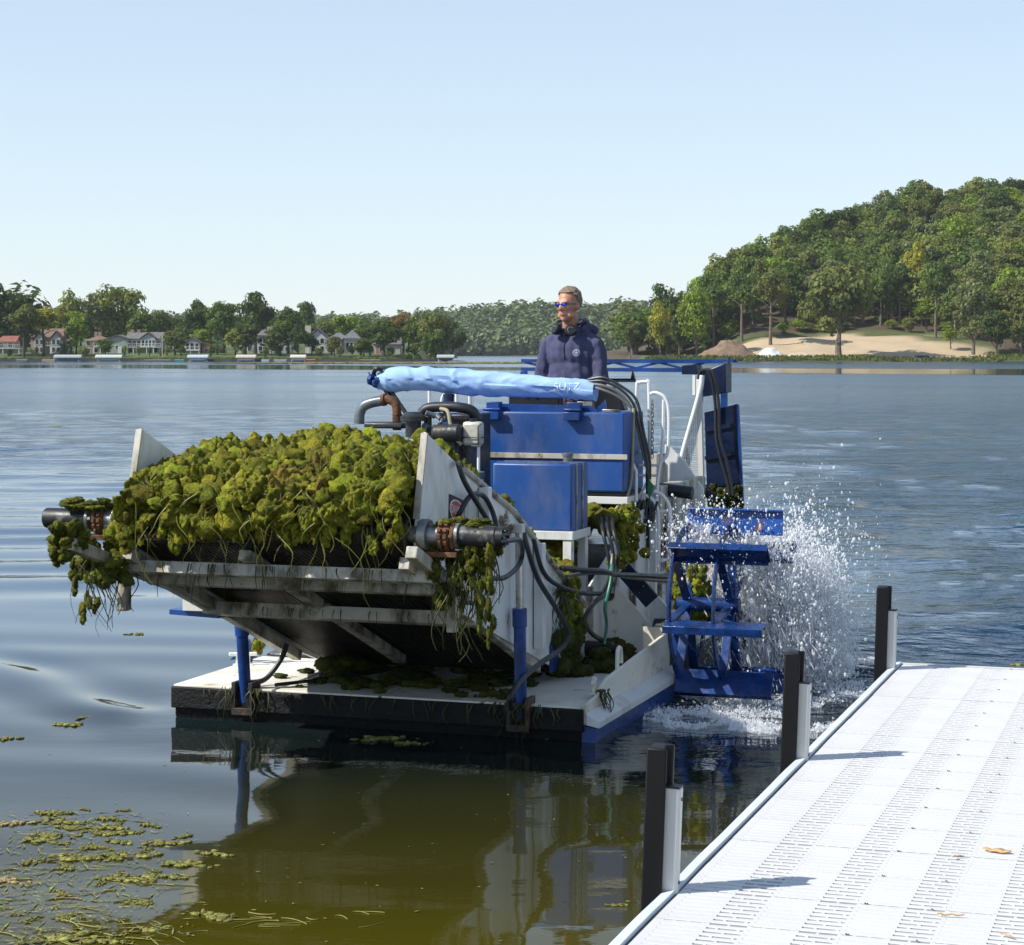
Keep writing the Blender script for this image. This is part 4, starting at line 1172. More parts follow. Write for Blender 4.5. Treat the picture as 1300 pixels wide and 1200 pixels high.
for y, w in top: vs += [(-0.022 + w, y, 0.006), (0.014 + w, y, 0.012 + w * 0.4), (0.016 + w, y, -0.12), (-0.022 + w, y, -0.12)]
fs = []
for i in range(n - 1):
    for k in range(4): fs.append((i * 4 + k, i * 4 + (k + 1) % 4, i * 4 + 4 + (k + 1) % 4, i * 4 + 4 + k))
fs += [(0, 1, 2, 3), ((n - 1) * 4 + 3, (n - 1) * 4 + 2, (n - 1) * 4 + 1, (n - 1) * 4)]
ed.add(vs, fs); ed.build('edge_trim', M['dock_edge'], dock)
MB().span((0.0165, -13.5, -0.16), (0.0245, 0, -0.002)).build('gap_dark_strip', M['rubber'], dock)  # dark strip added to draw the shaded gap between trim and panels
fr = MB()
for x in (0.06, 0.8, 1.6, 2.38): fr.span((x - 0.025, -13.4, -0.14), (x + 0.025, -0.02, -0.02))
for y in np.arange(-13.2, 0, 1.2): fr.span((0.09, y - 0.02, -0.11), (2.35, y + 0.02, -0.04))
fr.build('frame', M['dock_frame'], dock)
MB().span((0.016, 0.002, -0.13), (2.42, 0.03, 0.004)).build('end_trim', M['dock'], dock)
for x in (0.3, 1.2, 2.1): MB().span((x - 0.28, -12.5, -0.62), (x + 0.28, -0.3, -0.145)).build('float', M['black'], dock, 0.03)
# mooring posts on the left edge: a black ribbed post and an aluminium sleeve
def dock_to_world(x, y):
    return (DO[0] + math.cos(DT) * x + math.sin(DT) * y, DO[1] - math.sin(DT) * x + math.cos(DT) * y)
def make_post(x, y, label, ztop, lean):
    X, Y = dock_to_world(x, y)
    t = empty('dock_post', (X, Y, -0.5), -DT, label, 'post', 'posts along the dock edge')
    t.rotation_euler = (lean[0], lean[1], -DT)
    h = ztop + 0.5
    p = MB()
    p.prism([(-0.035, -0.045), (0.030, -0.045), (0.030, -0.030), (0.014, -0.026), (0.014, 0.026), (0.034, 0.03), (0.034, 0.052), (-0.035, 0.052)], 'z', 0, h)
    p.build('post', M['post_black'], t, 0.006)
    s_ = MB(); s_.prism([(0.0155, -0.020), (0.062, -0.020), (0.072, -0.010), (0.072, 0.020), (0.062, 0.028), (0.0155, 0.028)], 'z', 0, h - 0.125)
    so = s_.build('sleeve', M['alu'], t, 0.003)
    MB().cyl((0.0705, 0.004, h - 0.16), (0.0745, 0.004, h - 0.16), 0.006, 10).build('bolt', M['black'], so)
    MB().cyl((0.0705, 0.006, h - 0.42), (0.0745, 0.006, h - 0.42), 0.006, 10).build('bolt', M['black'], so)
    c = MB(); c.span((0.016, -0.019, h - 0.1249), (0.070, 0.026, h - 0.119)); c.build('sleeve_cap', M['black'], so)
    return t
make_post(-0.085, -5.03, 'nearest black and aluminium dock post, beside the slotted deck', 0.875, (0, R(2.2)))
make_post(-0.085, -2.80, 'middle black and aluminium dock post, before the splashing wheel', 0.865, (0, R(2.2)))
make_post(-0.085, -0.21, 'farthest black and aluminium dock post, at the outer end of the dock', 0.86, (0, R(1.8)))
# dry leaves blown onto the deck
M['dry'] = mat('dry_leaf', (0.55, 0.36, 0.16), 0.8, var=0.25, vscale=40, trans=0.1)
def dry_leaf(x, y, ln, wd, rot, label, seed):
    rs = np.random.RandomState(seed)
    mb = MB(); n = 8; vs = []
    for i in range(n):
        t = i / (n - 1); w = wd * math.sin(math.pi * (0.08 + 0.84 * t)) * rs.uniform(0.6, 1.2)
        z = 0.004 + 0.006 * abs(math.sin(t * 7 + seed)) 
        vs += [(ln * (t - 0.5), -w, z), (ln * (t - 0.5), 0, z + 0.004), (ln * (t - 0.5), w * rs.uniform(0.5, 1.1), z + 0.003)]
    for i in range(n - 1):
        for k in range(2): mb.f.append((i * 3 + k, i * 3 + k + 1, i * 3 + k + 4, i * 3 + k + 3))
    mb.v = vs
    X, Y = dock_to_world(x, y)
    o = mb.build('dry_weed', M['dry']); o.location = (X, Y, DH); o.rotation_euler = (0, 0, rot)
    so = o.modifiers.new('thick', 'SOLIDIFY'); so.thickness = 0.001
    return tag(o, label, 'dry weed')
dry_leaf(0.914, -4.18, 0.10, 0.028, -0.55, 'largest crumpled tan scrap of dry weed on the white dock', 1)
dry_leaf(0.86, -5.05, 0.08, 0.004, -0.2, 'thin tan weed stalk lying on the dock across a slotted band', 4)
dry_leaf(0.80, -4.31, 0.04, 0.004, 0.1, 'very short tan stalk on the dock before the largest scrap', 3)
dry_leaf(1.04, -5.22, 0.05, 0.004, -1.0, 'curled tan sliver of weed near the corner of the dock', 6)

# ---------------------------------------------------------------- the weed harvester (x across, y towards its stern, z up from the water)
HV = empty('weed_harvester', (BO[0], BO[1], 0), -TH, 'blue and white paddle wheel weed harvester with a loaded front conveyor', 'weed harvester')
# hull
M['foot'] = mat('dirty_black_foot', (0.02, 0.017, 0.014), 0.6, var=0.3, col2=RUST, scale=9, lo=0.52, hi=0.66, bump=0.3)
hb = MB()
hb.prism([(0.14, -0.16), (0.0, 0.02), (0.0, 0.178), (7.6, 0.178), (7.9, -0.1), (7.6, -0.3), (0.4, -0.3)], 'x', -1.25, 1.19)
hull = hb.build('hull', M['black_hull'], HV, 0.008)
fb = MB(); fb.span((-1.262, -0.030, 0.065), (1.205, -0.002, 0.187)); fb.build('bow_fender', M['black_hull'], hull, 0.008)
for (a, b_) in ((-1.255, -0.635), (-0.612, 0.01), (0.032, 0.61), (0.632, 1.19)):
    MB().span((a, -0.006, 0.1795), (b_, 1.17, 0.196)).build('deck_plate', M['deck'], hull, 0.003)
for (a, b_) in ((-1.255, -0.85), (-0.84, 0.845), (0.855, 1.19)):
    MB().span((a, 1.18, 0.1795), (b_, 7.5, 0.190)).build('deck_plate', M['wet_deck'], hull, 0.002, label='wet dark stained deck plate')
sb = MB()
sb.prism([(0.0, 0.10), (0.0, 0.205), (0.22, 0.225), (0.42, 0.29), (1.75, 0.375), (1.80, 0.30), (1.80, 0.10)], 'x', 1.192, 1.215)
sb.build('bulwark', M['deck'], hull, 0.004)
MB().prism([(1.2152, 0.10), (1.29, 0.085), (1.29, 0.125), (1.2152, 0.165)], 'y', -0.005, 1.85).build('rub_rail', M['white'], hull, 0.004)
MB().prism([(1.1905, -0.3), (1.262, -0.26), (1.268, 0.084), (1.1905, 0.099)], 'y', 0.0, 1.9).build('side_plate', M['blue'], hull)
MB().span((1.05, 1.78, 0.1905), (1.19, 1.80, 0.40)).build('bulwark_end', M['deck'], hull)
lp = MB()                                                # pad eye on the bulwark and a horn cleat
lp.tube(smooth_path([(1.185, 0.72, 0.20), (1.185, 0.72, 0.36), (1.185, 0.735, 0.405), (1.185, 0.76, 0.415), (1.185, 0.785, 0.405), (1.185, 0.80, 0.36), (1.185, 0.80, 0.32)], 3), 0.012, 6)
lp.build('pad_eye', M['deck'], hull)
def cleat(x, y, z, rz, m, name='cleat'):
    c = MB()
    q = Matrix.Rotation(rz, 3, 'Z')
    for s_ in (-0.035, 0.035): c.box(q @ Vector((0, s_, 0.03)) + Vector((x, y, z)), (0.02, 0.018, 0.06), q)
    c.bar(q @ Vector((0, -0.085, 0.068)) + Vector((x, y, z)), q @ Vector((0, 0.085, 0.068)) + Vector((x, y, z)), 0.026, 0.022)
    c.box(Vector((x, y, z + 0.004)), (0.05, 0.12, 0.008), q)
    return c.build(name, m, hull, 0.004)
cleat(1.17, 0.30, 0.225, 0.25, M['deck'])
cleat(-1.20, 0.78, 0.196, -1.1, M['white'])
for x in (-0.8, 0.845):                                 # feet of the lift cylinders
    b_ = MB(); b_.span((x - 0.065, -0.055, 0.07), (x - 0.04, 0.06, 0.235)).span((x + 0.04, -0.055, 0.07), (x + 0.065, 0.06, 0.235)).span((x - 0.065, -0.056, 0.05), (x + 0.065, -0.034, 0.09))
    b_.build('cylinder_foot', M['foot'], hull, 0.003)

# conveyor: from the raised front roller down to the deck
FU, FZ, BU, BZ = -1.38, 1.225, 1.05, 0.285
dirv = Vector((0, BU - FU, BZ - FZ)).normalized()
nrm = Vector((0, -dirv.z, dirv.y))
def on_belt(t, off):                                    # t 0..1 along, off along the upward normal
    return Vector((0, FU + (BU - FU) * t, FZ + (BZ - FZ) * t)) + nrm * off
side = [(-1.27, 1.715), (-0.71, 1.49), (0.04, 1.235), (0.75, 0.875), (1.42, 0.55), (1.50, 0.24), (0.92, 0.235), (0.60, 0.335), (-0.55, 0.70), (-1.33, 0.99), (-1.41, 1.20), (-1.385, 1.30)]
for s_, lab in ((1, None), (-1, None)):
    x0, x1 = (0.770, 0.784) if s_ > 0 else (-0.784, -0.770)
    p = MB(); p.prism(side, 'x', x0, x1)
    sp = p.build('conveyor_side', M['white'], HV, 0.003)
    xe = 0.79 * s_
    e = MB(); e.tube([(xe, -0.74, 1.505), (xe, -0.30, 1.353), (xe, 0.04, 1.238), (xe, 0.75, 0.88), (xe, 1.40, 0.565)], 0.017, 8); e.build('edge_pipe', M['white_grime'], sp)
    f = MB(); f.bar((xe * 0.985, -1.275, 1.71), (xe * 0.985, -1.385, 1.30), 0.035, 0.012); f.build('front_flange', M['white_grime'], sp, 0.002)
    for u, z0, z1 in ((-0.50, 0.73, 1.40), (0.42, 0.44, 1.03)):
        st = MB().span((xe + 0.001 if s_ > 0 else xe - 0.055, u - 0.03, z0), (xe + 0.055 if s_ > 0 else xe - 0.001, u + 0.03, z1))
        st.build('stiffener', M['white'], sp, 0.004)
    lw = MB(); a = on_belt(-0.01, -0.150); b_ = on_belt(0.83, -0.150)
    a.x = b_.x = 0.745 * s_
    lw.bar(a, b_, 0.055, 0.06, up=nrm); lw.build('side_rail', M['white_grime'], HV, 0.004)
    if s_ > 0:
        side_r = sp
# the belt: a closed loop round both rollers
bm_ = MB(); prof = []
rb_, rb2 = 0.078, 0.07
for i in range(13):
    a = math.pi / 2 + math.pi * i / 12
    prof.append(on_belt(0, 0) + (nrm * math.sin(a) + dirv * math.cos(a)) * rb_)
for i in range(13):
    a = -math.pi / 2 + math.pi * i / 12
    prof.append(on_belt(1, 0) + (nrm * math.sin(a) + dirv * math.cos(a)) * rb2)
n = len(prof); vs = []; fs = []
for x in (-0.752, 0.752):
    for p in prof: vs.append((x, p.y, p.z))
for i in range(n): fs.append((i, (i + 1) % n, n + (i + 1) % n, n + i))
bm_.add(vs, fs); belt = bm_.build('conveyor_belt', M['belt'], HV)
so = belt.modifiers.new('thick', 'SOLIDIFY'); so.thickness = 0.008; so.offset = -1
wr = MB()                                               # the belt's wire weave
loop = []
tot = 0
pts = prof + [prof[0]]
seg = []
for i in range(len(pts) - 1): seg.append((pts[i + 1] - pts[i]).length)
tot = sum(seg); step = 0.021; d = 0.0; i = 0; acc = 0.0
while d < tot:
    while acc + seg[i] < d: acc += seg[i]; i += 1
    p = pts[i].lerp(pts[i + 1], (d - acc) / seg[i])
    tdir = (pts[i + 1] - pts[i]).normalized(); nn_ = Vector((0, -tdir.z, tdir.y)); 
    if nn_.dot(p - on_belt(0.5, 0)) < 0 : nn_ = -nn_
    loop.append((p, nn_, tdir)); d += step
for k, (p, nn_, tdir) in enumerate(loop):
    q = p + nn_ * 0.007
    wr.bar((-0.75, q.y, q.z), (0.75, q.y, q.z), 0.0045, 0.006, up=nn_)
nx = 56
for k in range(nx + 1):
    x = -0.745 + 1.49 * k / nx
    for i in range(0, len(loop) - 1, 1):
        if i % 3: continue
        j = min(i + 3, len(loop) - 1)
        a, b_ = loop[i][0] + loop[i][1] * 0.0105, loop[j][0] + loop[j][1] * 0.0105
        if on_belt(0.12, 0).y < a.y and loop[i][1].dot(nrm) > 0.5: continue
        wr.bar((x, a.y, a.z), (x, b_.y, b_.z), 0.004, 0.004, up=loop[i][1])
wr.build('belt_wire', M['wire'], belt, kind='stuff')
def xbar(u_t, off, x0, x1, w, h, name='cross_beam', m='white_grime'):
    p = on_belt(u_t, off)
    b_ = MB(); b_.bar((x0, p.y, p.z), (x1, p.y, p.z), w, h, up=nrm)
    return b_.build(name, M[m], HV, 0.004)
xbar(0.035, -0.185, -0.80, 0.87, 0.045, 0.062)
xbar(0.115, -0.190, -0.78, 0.80, 0.045, 0.06)
xbar(0.385, -0.165, -0.80, 0.80, 0.06, 0.07)
for x in (-0.12,):
    a, b_ = on_belt(0.0, -0.125), on_belt(0.86, -0.125)
    for (t0, t1) in ((0.005, 0.10), (0.13, 0.37), (0.40, 0.86)):
        a, b_ = on_belt(t0, -0.125), on_belt(t1, -0.125)
        m_ = MB(); m_.bar((x, a.y, a.z), (x, b_.y, b_.z), 0.065, 0.05, up=nrm); m_.build('centre_rail', M['white_grime'], HV, 0.004)
# bracket blocks where the lift cylinders push
MB().span((-0.93, -0.52, 0.69), (-0.801, -0.36, 0.80)).build('lift_bracket', M['white'], HV, 0.004)
MB().prism([(-1.02, 0.665), (-0.72, 0.655), (-0.72, 0.685), (-1.02, 0.692)], 'y', -0.5, -0.35).build('lift_plate', M['blue'], HV)
# front roller, sprockets and drive motors
rl_ = MB().cyl((-0.96, FU, FZ), (0.86, FU, FZ), 0.045, 18); rl_.build('front_roller', M['steel'], HV)
def drive(s_, zo):
    c = lambda x: (s_ * x, FU, FZ + zo)
    root = MB().cyl(c(0.80), c(0.845), 0.078, 22).build('roller_flange', M['steel'], HV, 0.004)
    MB().cyl(c(0.846), c(0.90), 0.05, 16).build('shaft', M['steel'], root)
    g = MB().cyl(c(0.902), c(0.96), 0.062, 18)
    for k in range(14):
        a = 2 * math.pi * k / 14
        for xx in (0.917, 0.946):
            g.box((s_ * xx, FU + 0.068 * math.cos(a), FZ + zo + 0.068 * math.sin(a)), (0.016, 0.017, 0.017), Matrix.Rotation(a, 3, 'X'))
    g.build('sprocket', M['rust'], root)
    MB().cyl(c(0.963), c(0.985), 0.07, 6).build('motor_flange', M['rust' if s_ > 0 else 'motor'], root, 0.004)
    MB().cyl(c(0.986), c(1.005), 0.064, 18).build('motor_collar', M['steel'], root, 0.003)
    mo = MB().cyl(c(1.0), c(1.19 if s_ > 0 else 1.255), 0.052, 20).build('drive_motor', M['motor'], root, 0.006)
    if s_ > 0:
        e = MB()
        e.cyl(c(1.191), c(1.225), 0.050, 18)
        for k in range(6):
            a = k * math.pi / 3
            e.cyl((1.2255, FU + 0.035 * math.cos(a), FZ + zo + 0.035 * math.sin(a)), (1.238, FU + 0.035 * math.cos(a), FZ + zo + 0.035 * math.sin(a)), 0.008, 6)
        e.build('motor_end', M['black'], mo)
    g = MB().span((s_ * 0.80, FU - 0.055, FZ + zo - 0.10), (s_ * 1.0, FU + 0.06, FZ + zo - 0.075)); g.build('motor_mount', M['rust'], root, 0.003)
drive(1, 0.0); drive(-1, 0.03)
# fork arms under the front
a1 = MB(); a1.bar((0.845, -1.62, 1.165), (0.845, -0.80, 0.85), 0.06, 0.06, up=nrm); a1.build('fork_arm', M['white_grime'], HV, 0.006)
MB().span((0.862, -1.20, 0.735), (0.908, -1.14, 0.98)).build('fork_leg', M['white_grime'], HV, 0.005)
a1 = MB(); a1.bar((-0.90, -1.76, 1.165), (-0.90, -0.62, 0.83), 0.06, 0.06, up=nrm); a1.build('fork_arm', M['white_grime'], HV, 0.006)
MB().span((-0.928, -1.245, 0.775), (-0.872, -1.185, 0.965)).build('fork_leg', M['white_grime'], HV, 0.005)
MB().bar((-0.87, -1.25, 1.03), (-0.79, -0.95, 0.985), 0.05, 0.09).build('fork_bracket', M['white_grime'], HV, 0.004)
# lift cylinders
def lift(x, top, rod):
    b0 = Vector((x, 0.0, 0.12)); t0 = Vector((x, top[0], top[1]))
    c = MB().cyl(b0, t0, 0.034, 18).build('lift_cylinder', M['blue'], HV)
    d_ = (t0 - b0).normalized()
    MB().cyl(t0 - d_ * 0.10, t0 + d_ * 0.001, 0.0405, 18).build('gland', M['blue'], c, 0.003)
    MB().cyl(t0 + d_ * 0.0015, Vector((x, rod[0], rod[1])), 0.021, 14).build('rod', M['chrome'], c)
    MB().span((x - 0.028, rod[0] - 0.028, rod[1] - 0.01), (x + 0.028, rod[0] + 0.028, rod[1] + 0.04)).build('rod_bracket', M['white'], c, 0.006)
lift(0.845, (-0.02, 0.715), (-0.03, 1.135))
lift(-0.80, (-0.06, 0.60), (-0.10, 0.66))
# danger sign on the right conveyor side
sg = MB(); sg.prism([(-0.955, 1.395), (-0.725, 1.345), (-0.735, 1.175), (-0.965, 1.225)], 'x', 0.7845, 0.7875)
sgn = sg.build('danger_sign', M['sign_black'], side_r)
def sign_pt(u, v): return (-0.845 + u * 0.977 - v * 0.045, 1.285 - u * 0.217 + v * 0.99)
ov = []; ov2 = []
for i in range(28):
    a = 2 * math.pi * i / 28
    ov.append(sign_pt(0.107 * math.cos(a), 0.016 + 0.057 * math.sin(a))); ov2.append(sign_pt(0.099 * math.cos(a), 0.016 + 0.049 * math.sin(a)))
MB().prism(ov, 'x', 0.7878, 0.7886).build('sign_border', M['sign_white'], sgn)
MB().prism(ov2, 'x', 0.7888, 0.7896).build('sign_oval', M['sign_red'], sgn)
tm = text_mesh('DANGER', 0.058, 0.0006)
for v in tm.vertices:
    y, z = sign_pt(v.co.x * 0.78, 0.016 + v.co.y * 1.15)
    v.co = (0.7904 + v.co.z, y, z)
link('sign_lettering', tm, M['sign_white'], sgn)
# hoses on the right side
def hose(pts, r=0.017, m='rubber', name='hose', k=7):
    return MB().tube(smooth_path(pts, k), r * 0.82, 8).build(name, M[m], HV)
hose([(0.80, -0.86, 1.545), (0.83, -0.93, 1.53), (0.85, -0.90, 1.45), (0.87, -0.76, 1.33), (0.89, -0.65, 1.23), (0.95, -0.70, 1.14)], 0.017)
hose([(0.79, -0.88, 1.24), (0.83, -0.90, 1.31), (0.85, -0.82, 1.375), (0.86, -0.66, 1.37), (0.87, -0.54, 1.28), (0.90, -0.56, 1.19), (0.95, -0.70, 1.11)], 0.017)
hose([(1.20, -1.36, 1.20), (1.16, -1.08, 1.185), (1.08, -0.72, 1.15), (1.02, -0.50, 1.07), (1.0, -0.50, 1.0), (1.0, -0.72, 0.96), (0.99, -0.95, 0.98)], 0.0165)
hose([(0.82, 0.08, 1.17), (0.86, 0.10, 1.0), (0.88, 0.20, 0.85), (0.90, 0.45, 0.67), (0.91, 0.62, 0.54), (0.91, 0.65, 0.47), (0.90, 0.54, 0.42), (0.89, 0.23, 0.39), (0.88, -0.08, 0.345), (0.87, -0.24, 0.28), (0.86, -0.20, 0.20)], 0.019)
hose([(0.82, 0.30, 1.06), (0.85, 0.39, 0.87), (0.86, 0.68, 0.76), (0.86, 1.15, 0.67), (0.86, 1.50, 0.63)], 0.017)
hose([(0.84, 0.75, 0.86), (0.90, 0.95, 0.83), (0.95, 1.2, 0.80), (0.96, 1.5, 0.75), (0.98, 1.95, 0.70), (1.1, 2.6, 0.62)], 0.019)
hose([(0.84, 0.85, 0.80), (0.90, 1.05, 0.80), (0.96, 1.35, 0.77), (0.97, 1.9, 0.685), (1.12, 2.55, 0.60)], 0.014, 'grey_hose')
hose([(0.90, 1.60, 0.80), (0.92, 1.52, 0.73), (0.92, 1.45, 0.64), (0.92, 1.38, 0.56), (0.92, 1.42, 0.45), (0.92, 1.36, 0.34)], 0.012, 'green_hose')
hose([(0.88, 1.70, 0.85), (0.89, 1.62, 0.73), (0.89, 1.58, 0.64), (0.88, 1.30, 0.60), (0.87, 1.13, 0.52), (0.88, 1.22, 0.43), (0.90, 1.42, 0.35)], 0.018)
for dx in (0.0, 0.035, 0.07):
    hose([(0.74 + dx, 1.9, 1.06), (0.80 + dx, 1.75, 0.98), (0.84 + dx, 1.72, 0.86), (0.86 + dx * 0.5, 1.7, 0.72), (0.85 + dx, 1.55, 0.62)], 0.014, 'rubber')
hose([(-1.21, 0.9, 0.20), (-1.17, 0.9, 0.34), (-1.09, 0.9, 0.46), (-0.98, 0.92, 0.62)], 0.018)
hose([(-0.82, 0.03, 0.22), (-0.74, 0.12, 0.23), (-0.68, 0.2, 0.33), (-0.66, 0.25, 0.42)], 0.019)
hose([(-0.64, 0.05, 0.215), (-0.50, 0.3, 0.212), (-0.34, 0.62, 0.212), (-0.20, 0.95, 0.212)], 0.013)
# drive motor and sprocket on the wet deck
mt = MB().cyl((0.73, 1.45, 0.30), (0.95, 1.45, 0.30), 0.048, 16).build('deck_motor', M['black'], HV, 0.004)
MB().cyl((0.955, 1.45, 0.30), (0.985, 1.45, 0.30), 0.03, 10).build('motor_cap', M['black'], mt)
MB().span((0.70, 1.38, 0.191), (0.727, 1.52, 0.42)).build('motor_bracket', M['blue'], mt, 0.003)
g = MB().cyl((0.60, 1.43, 0.31), (0.655, 1.43, 0.31), 0.095, 20)
for k in range(18):
    a = 2 * math.pi * k / 18
    g.box((0.628, 1.43 + 0.102 * math.cos(a), 0.31 + 0.102 * math.sin(a)), (0.02, 0.016, 0.02), Matrix.Rotation(a, 3, 'X'))
g.build('sprocket', M['black'], mt)
MB().prism([(0.80, 0.1906), (0.97, 0.1906), (0.95, 0.235), (0.88, 0.255), (0.82, 0.24)], 'y', 1.30, 1.33).build('motor_foot', M['deck'], mt)
MB().bar((0.55, 0.95, 0.20), (0.55, 0.95, 0.42), 0.05, 0.05).build('roller_bearing', M['steel'], HV, 0.004)
MB().prism([(0.70, 0.26), (0.84, 0.26), (0.84, 0.34), (0.70, 0.42)], 'x', 0.786, 0.80).build('chain_guard', M['blue'], HV)
# storage bed behind: walls rising to the stern
bed = [(1.44, 0.56), (2.70, 1.02), (4.6, 1.12), (4.6, 0.20), (1.52, 0.20)]
for s_ in (1, -1):
    x0, x1 = (0.72, 0.735) if s_ > 0 else (-0.735, -0.72)
    p = MB(); p.prism(bed, 'x', x0, x1); w = p.build('bed_side', M['white'], HV, 0.003)
    xs = 0.728 * s_
    for u in (1.62, 2.2, 2.62, 3.3):
        e = MB().span((xs + 0.009 * s_, u - 0.02, 0.22), (xs + 0.045 * s_, u + 0.02, 0.62 + 0.2 * min(1, u - 1.44)))
        e.build('stiffener', M['white_grime'], w)
MB().prism([(1.05, 0.30), (4.5, 0.62), (4.5, 0.58), (1.05, 0.26)], 'x', -0.71, 0.71).build('bed_floor', M['belt'], HV)
# gusset plate before the wheel
gp = MB(); gp.prism([(0.745, 0.60), (0.80, 0.615), (1.13, 0.275), (1.13, 0.22), (0.745, 0.22)], 'y', 2.05, 2.07); gu = gp.build('gusset_plate', M['deck'], HV, 0.003)
MB().span((0.745, 1.98, 0.1905), (1.14, 2.10, 0.2195)).build('gusset_foot', M['deck'], gu, 0.003)
r_ = MB(); r_.cyl((0.755, 2.035, 0.555), (0.755, 2.0495, 0.555), 0.035, 16); r_.build('pivot_pin', M['rust'], gu)
MB().prism([(1.02, 0.225), (1.12, 0.225), (1.02, 0.34)], 'y', 2.04, 2.0495).build('gusset_patch', mat('orange_brown_primer', (0.24, 0.11, 0.03), 0.7, var=0.2), gu)
ar = MB(); ar.bar((0.83, 2.12, 0.72), (1.22, 2.12, 0.30), 0.03, 0.11, up=(0.7, 0, 0.7)); wa = ar.build('wheel_arm', M['navy'], HV, 0.005)
MB().bar((1.02, 2.115, 0.515), (1.12, 2.115, 0.408), 0.034, 0.114, up=(0.7, 0, 0.7)).build('arm_band', M['white'], wa)
MB().cyl((1.05, 2.06, 0.36), (1.22, 2.06, 0.36), 0.06, 16).build('wheel_motor', M['black'], HV, 0.005)
MB().span((1.14, 1.95, 0.20), (1.28, 2.2, 0.34)).build('wheel_bearing', M['blue'], HV, 0.006)

# paddle wheels
def paddle_wheel(sx, yc, zc, xin, xout, phase, rad=0.51):
    hub = MB().cyl((sx * (xin - 0.05), yc, zc), (sx * (xin + 0.34), yc, zc), 0.045, 14)
    root = hub.build('paddle_wheel', M['wheel_blue'], HV)
    n = 7
    P = [(yc + rad * math.cos(2 * math.pi * k / n + phase), zc + rad * math.sin(2 * math.pi * k / n + phase)) for k in range(n)]
    xm = xin + 0.285
    for k in range(n):
        y, z = P[k]; a = 2 * math.pi * k / n + phase
        q = Matrix.Rotation(a, 3, 'X')
        pd = MB()
        L_ = xout - xin
        pd.box((sx * (xin + L_ / 2), y, z), (L_, 0.15, 0.012), q)
        pd.box(Vector((sx * (xin + L_ / 2), y, z)) + q @ Vector((0, 0.076, 0.018)), (L_, 0.012, 0.047), q)
        pd.box(Vector((sx * (xin + L_ / 2), y, z)) + q @ Vector((0, -0.070, 0.012)), (L_ - 0.02, 0.012, 0.035), q)
        pd.build('paddle', M['blue_rust'] if k in (1,) else M['wheel_blue'], root, 0.003)
    for x in (xin + 0.014, xm):
        for k in range(n):
            y, z = P[k]; y2, z2 = P[(k + 1) % n]
            rb0 = MB(); ro_, ri_ = rad * 0.985, rad * 0.985 - 0.055
            aa0 = 2 * math.pi * k / n + phase
            arc = [aa0 + (math.pi * 2 / n) * i / 4 for i in range(5)]
            q_ = [(yc + r_ * math.cos(a), zc + r_ * math.sin(a)) for r_, seq in ((ro_, arc), (ri_, arc[::-1])) for a in seq]
            rb0.prism(q_, 'x', sx * x - 0.007, sx * x + 0.007)
            rb0.build('rim_bar', M['wheel_blue'], root, 0.002)
            if True:
                MB().bar((sx * (x + 0.002), yc, zc), (sx * (x + 0.002), y * 0.93 + yc * 0.07, z * 0.93 + zc * 0.07), 0.016, 0.055, up=(1, 0, 0)).build('spoke', M['wheel_blue'], root, 0.003)
    return root
paddle_wheel(1, 1.87, 0.545, 1.30, 1.90, R(32.7))
paddle_wheel(-1, 3.1, 0.45, 1.24, 1.62, R(20))
MB().bar((-1.18, 1.35, 0.32), (-1.30, 1.62, 0.36), 0.05, 0.08).build('wheel_arm', M['blue'], HV, 0.004)
MB().prism([(-1.36, 0.20), (-1.24, 0.33), (-1.19, 0.22)], 'y', 0.93, 0.96).build('wheel_bracket', M['blue'], HV)
MB().prism([(1.2, 0.21), (2.4, 0.30), (2.4, 0.27), (1.2, 0.195)], 'x', -1.24, -0.86).build('wheel_guard', M['wet_deck'], HV, 0.004)

# small blue tank on its white stand
for x in (0.585, 0.12):
    for y in (1.72, 2.03): MB().span((x - 0.028, y - 0.028, 0.55), (x + 0.028, y + 0.028, 0.93)).build('tank_leg', M['white'], HV, 0.004)
MB().span((0.07, 1.685, 0.931), (0.625, 1.745, 0.985)).span((0.565, 1.7455, 0.931), (0.625, 2.07, 0.985)).span((0.07, 1.7455, 0.931), (0.13, 2.07, 0.985)).build('tank_stand', M['white'], HV, 0.004)
tk = MB(); tk.span((0.09, 1.70, 0.986), (0.612, 2.06, 1.405)); tank = tk.build('small_tank', M['blue_box'], HV, 0.012)
for y in (1.80, 1.93):
    sp = MB().span((0.6125, y - 0.011, 0.986), (0.617, y + 0.011, 1.408)).span((0.09, y - 0.011, 1.4055), (0.617, y + 0.011, 1.4085))
    sp.build('strap', M['steel'], tank)
MB().cyl((0.50, 1.98, 1.405), (0.50, 1.98, 1.445), 0.03, 16).cyl((0.50, 1.98, 1.4455), (0.50, 1.98, 1.462), 0.036, 16).build('filler_cap', M['engine_grey'], tank)
MB().span((0.15, 1.675, 0.96), (0.215, 1.699, 1.03)).build('stand_stop', M['white'], HV, 0.006)
MB().span((-0.06, 1.38, 1.00), (0.02, 1.44, 1.12)).build('fuel_filter_bracket', M['white'], HV, 0.006)
MB().span((0.66, -0.03, 1.06), (0.76, 0.04, 1.25)).build('pivot_block', M['white'], HV, 0.006)
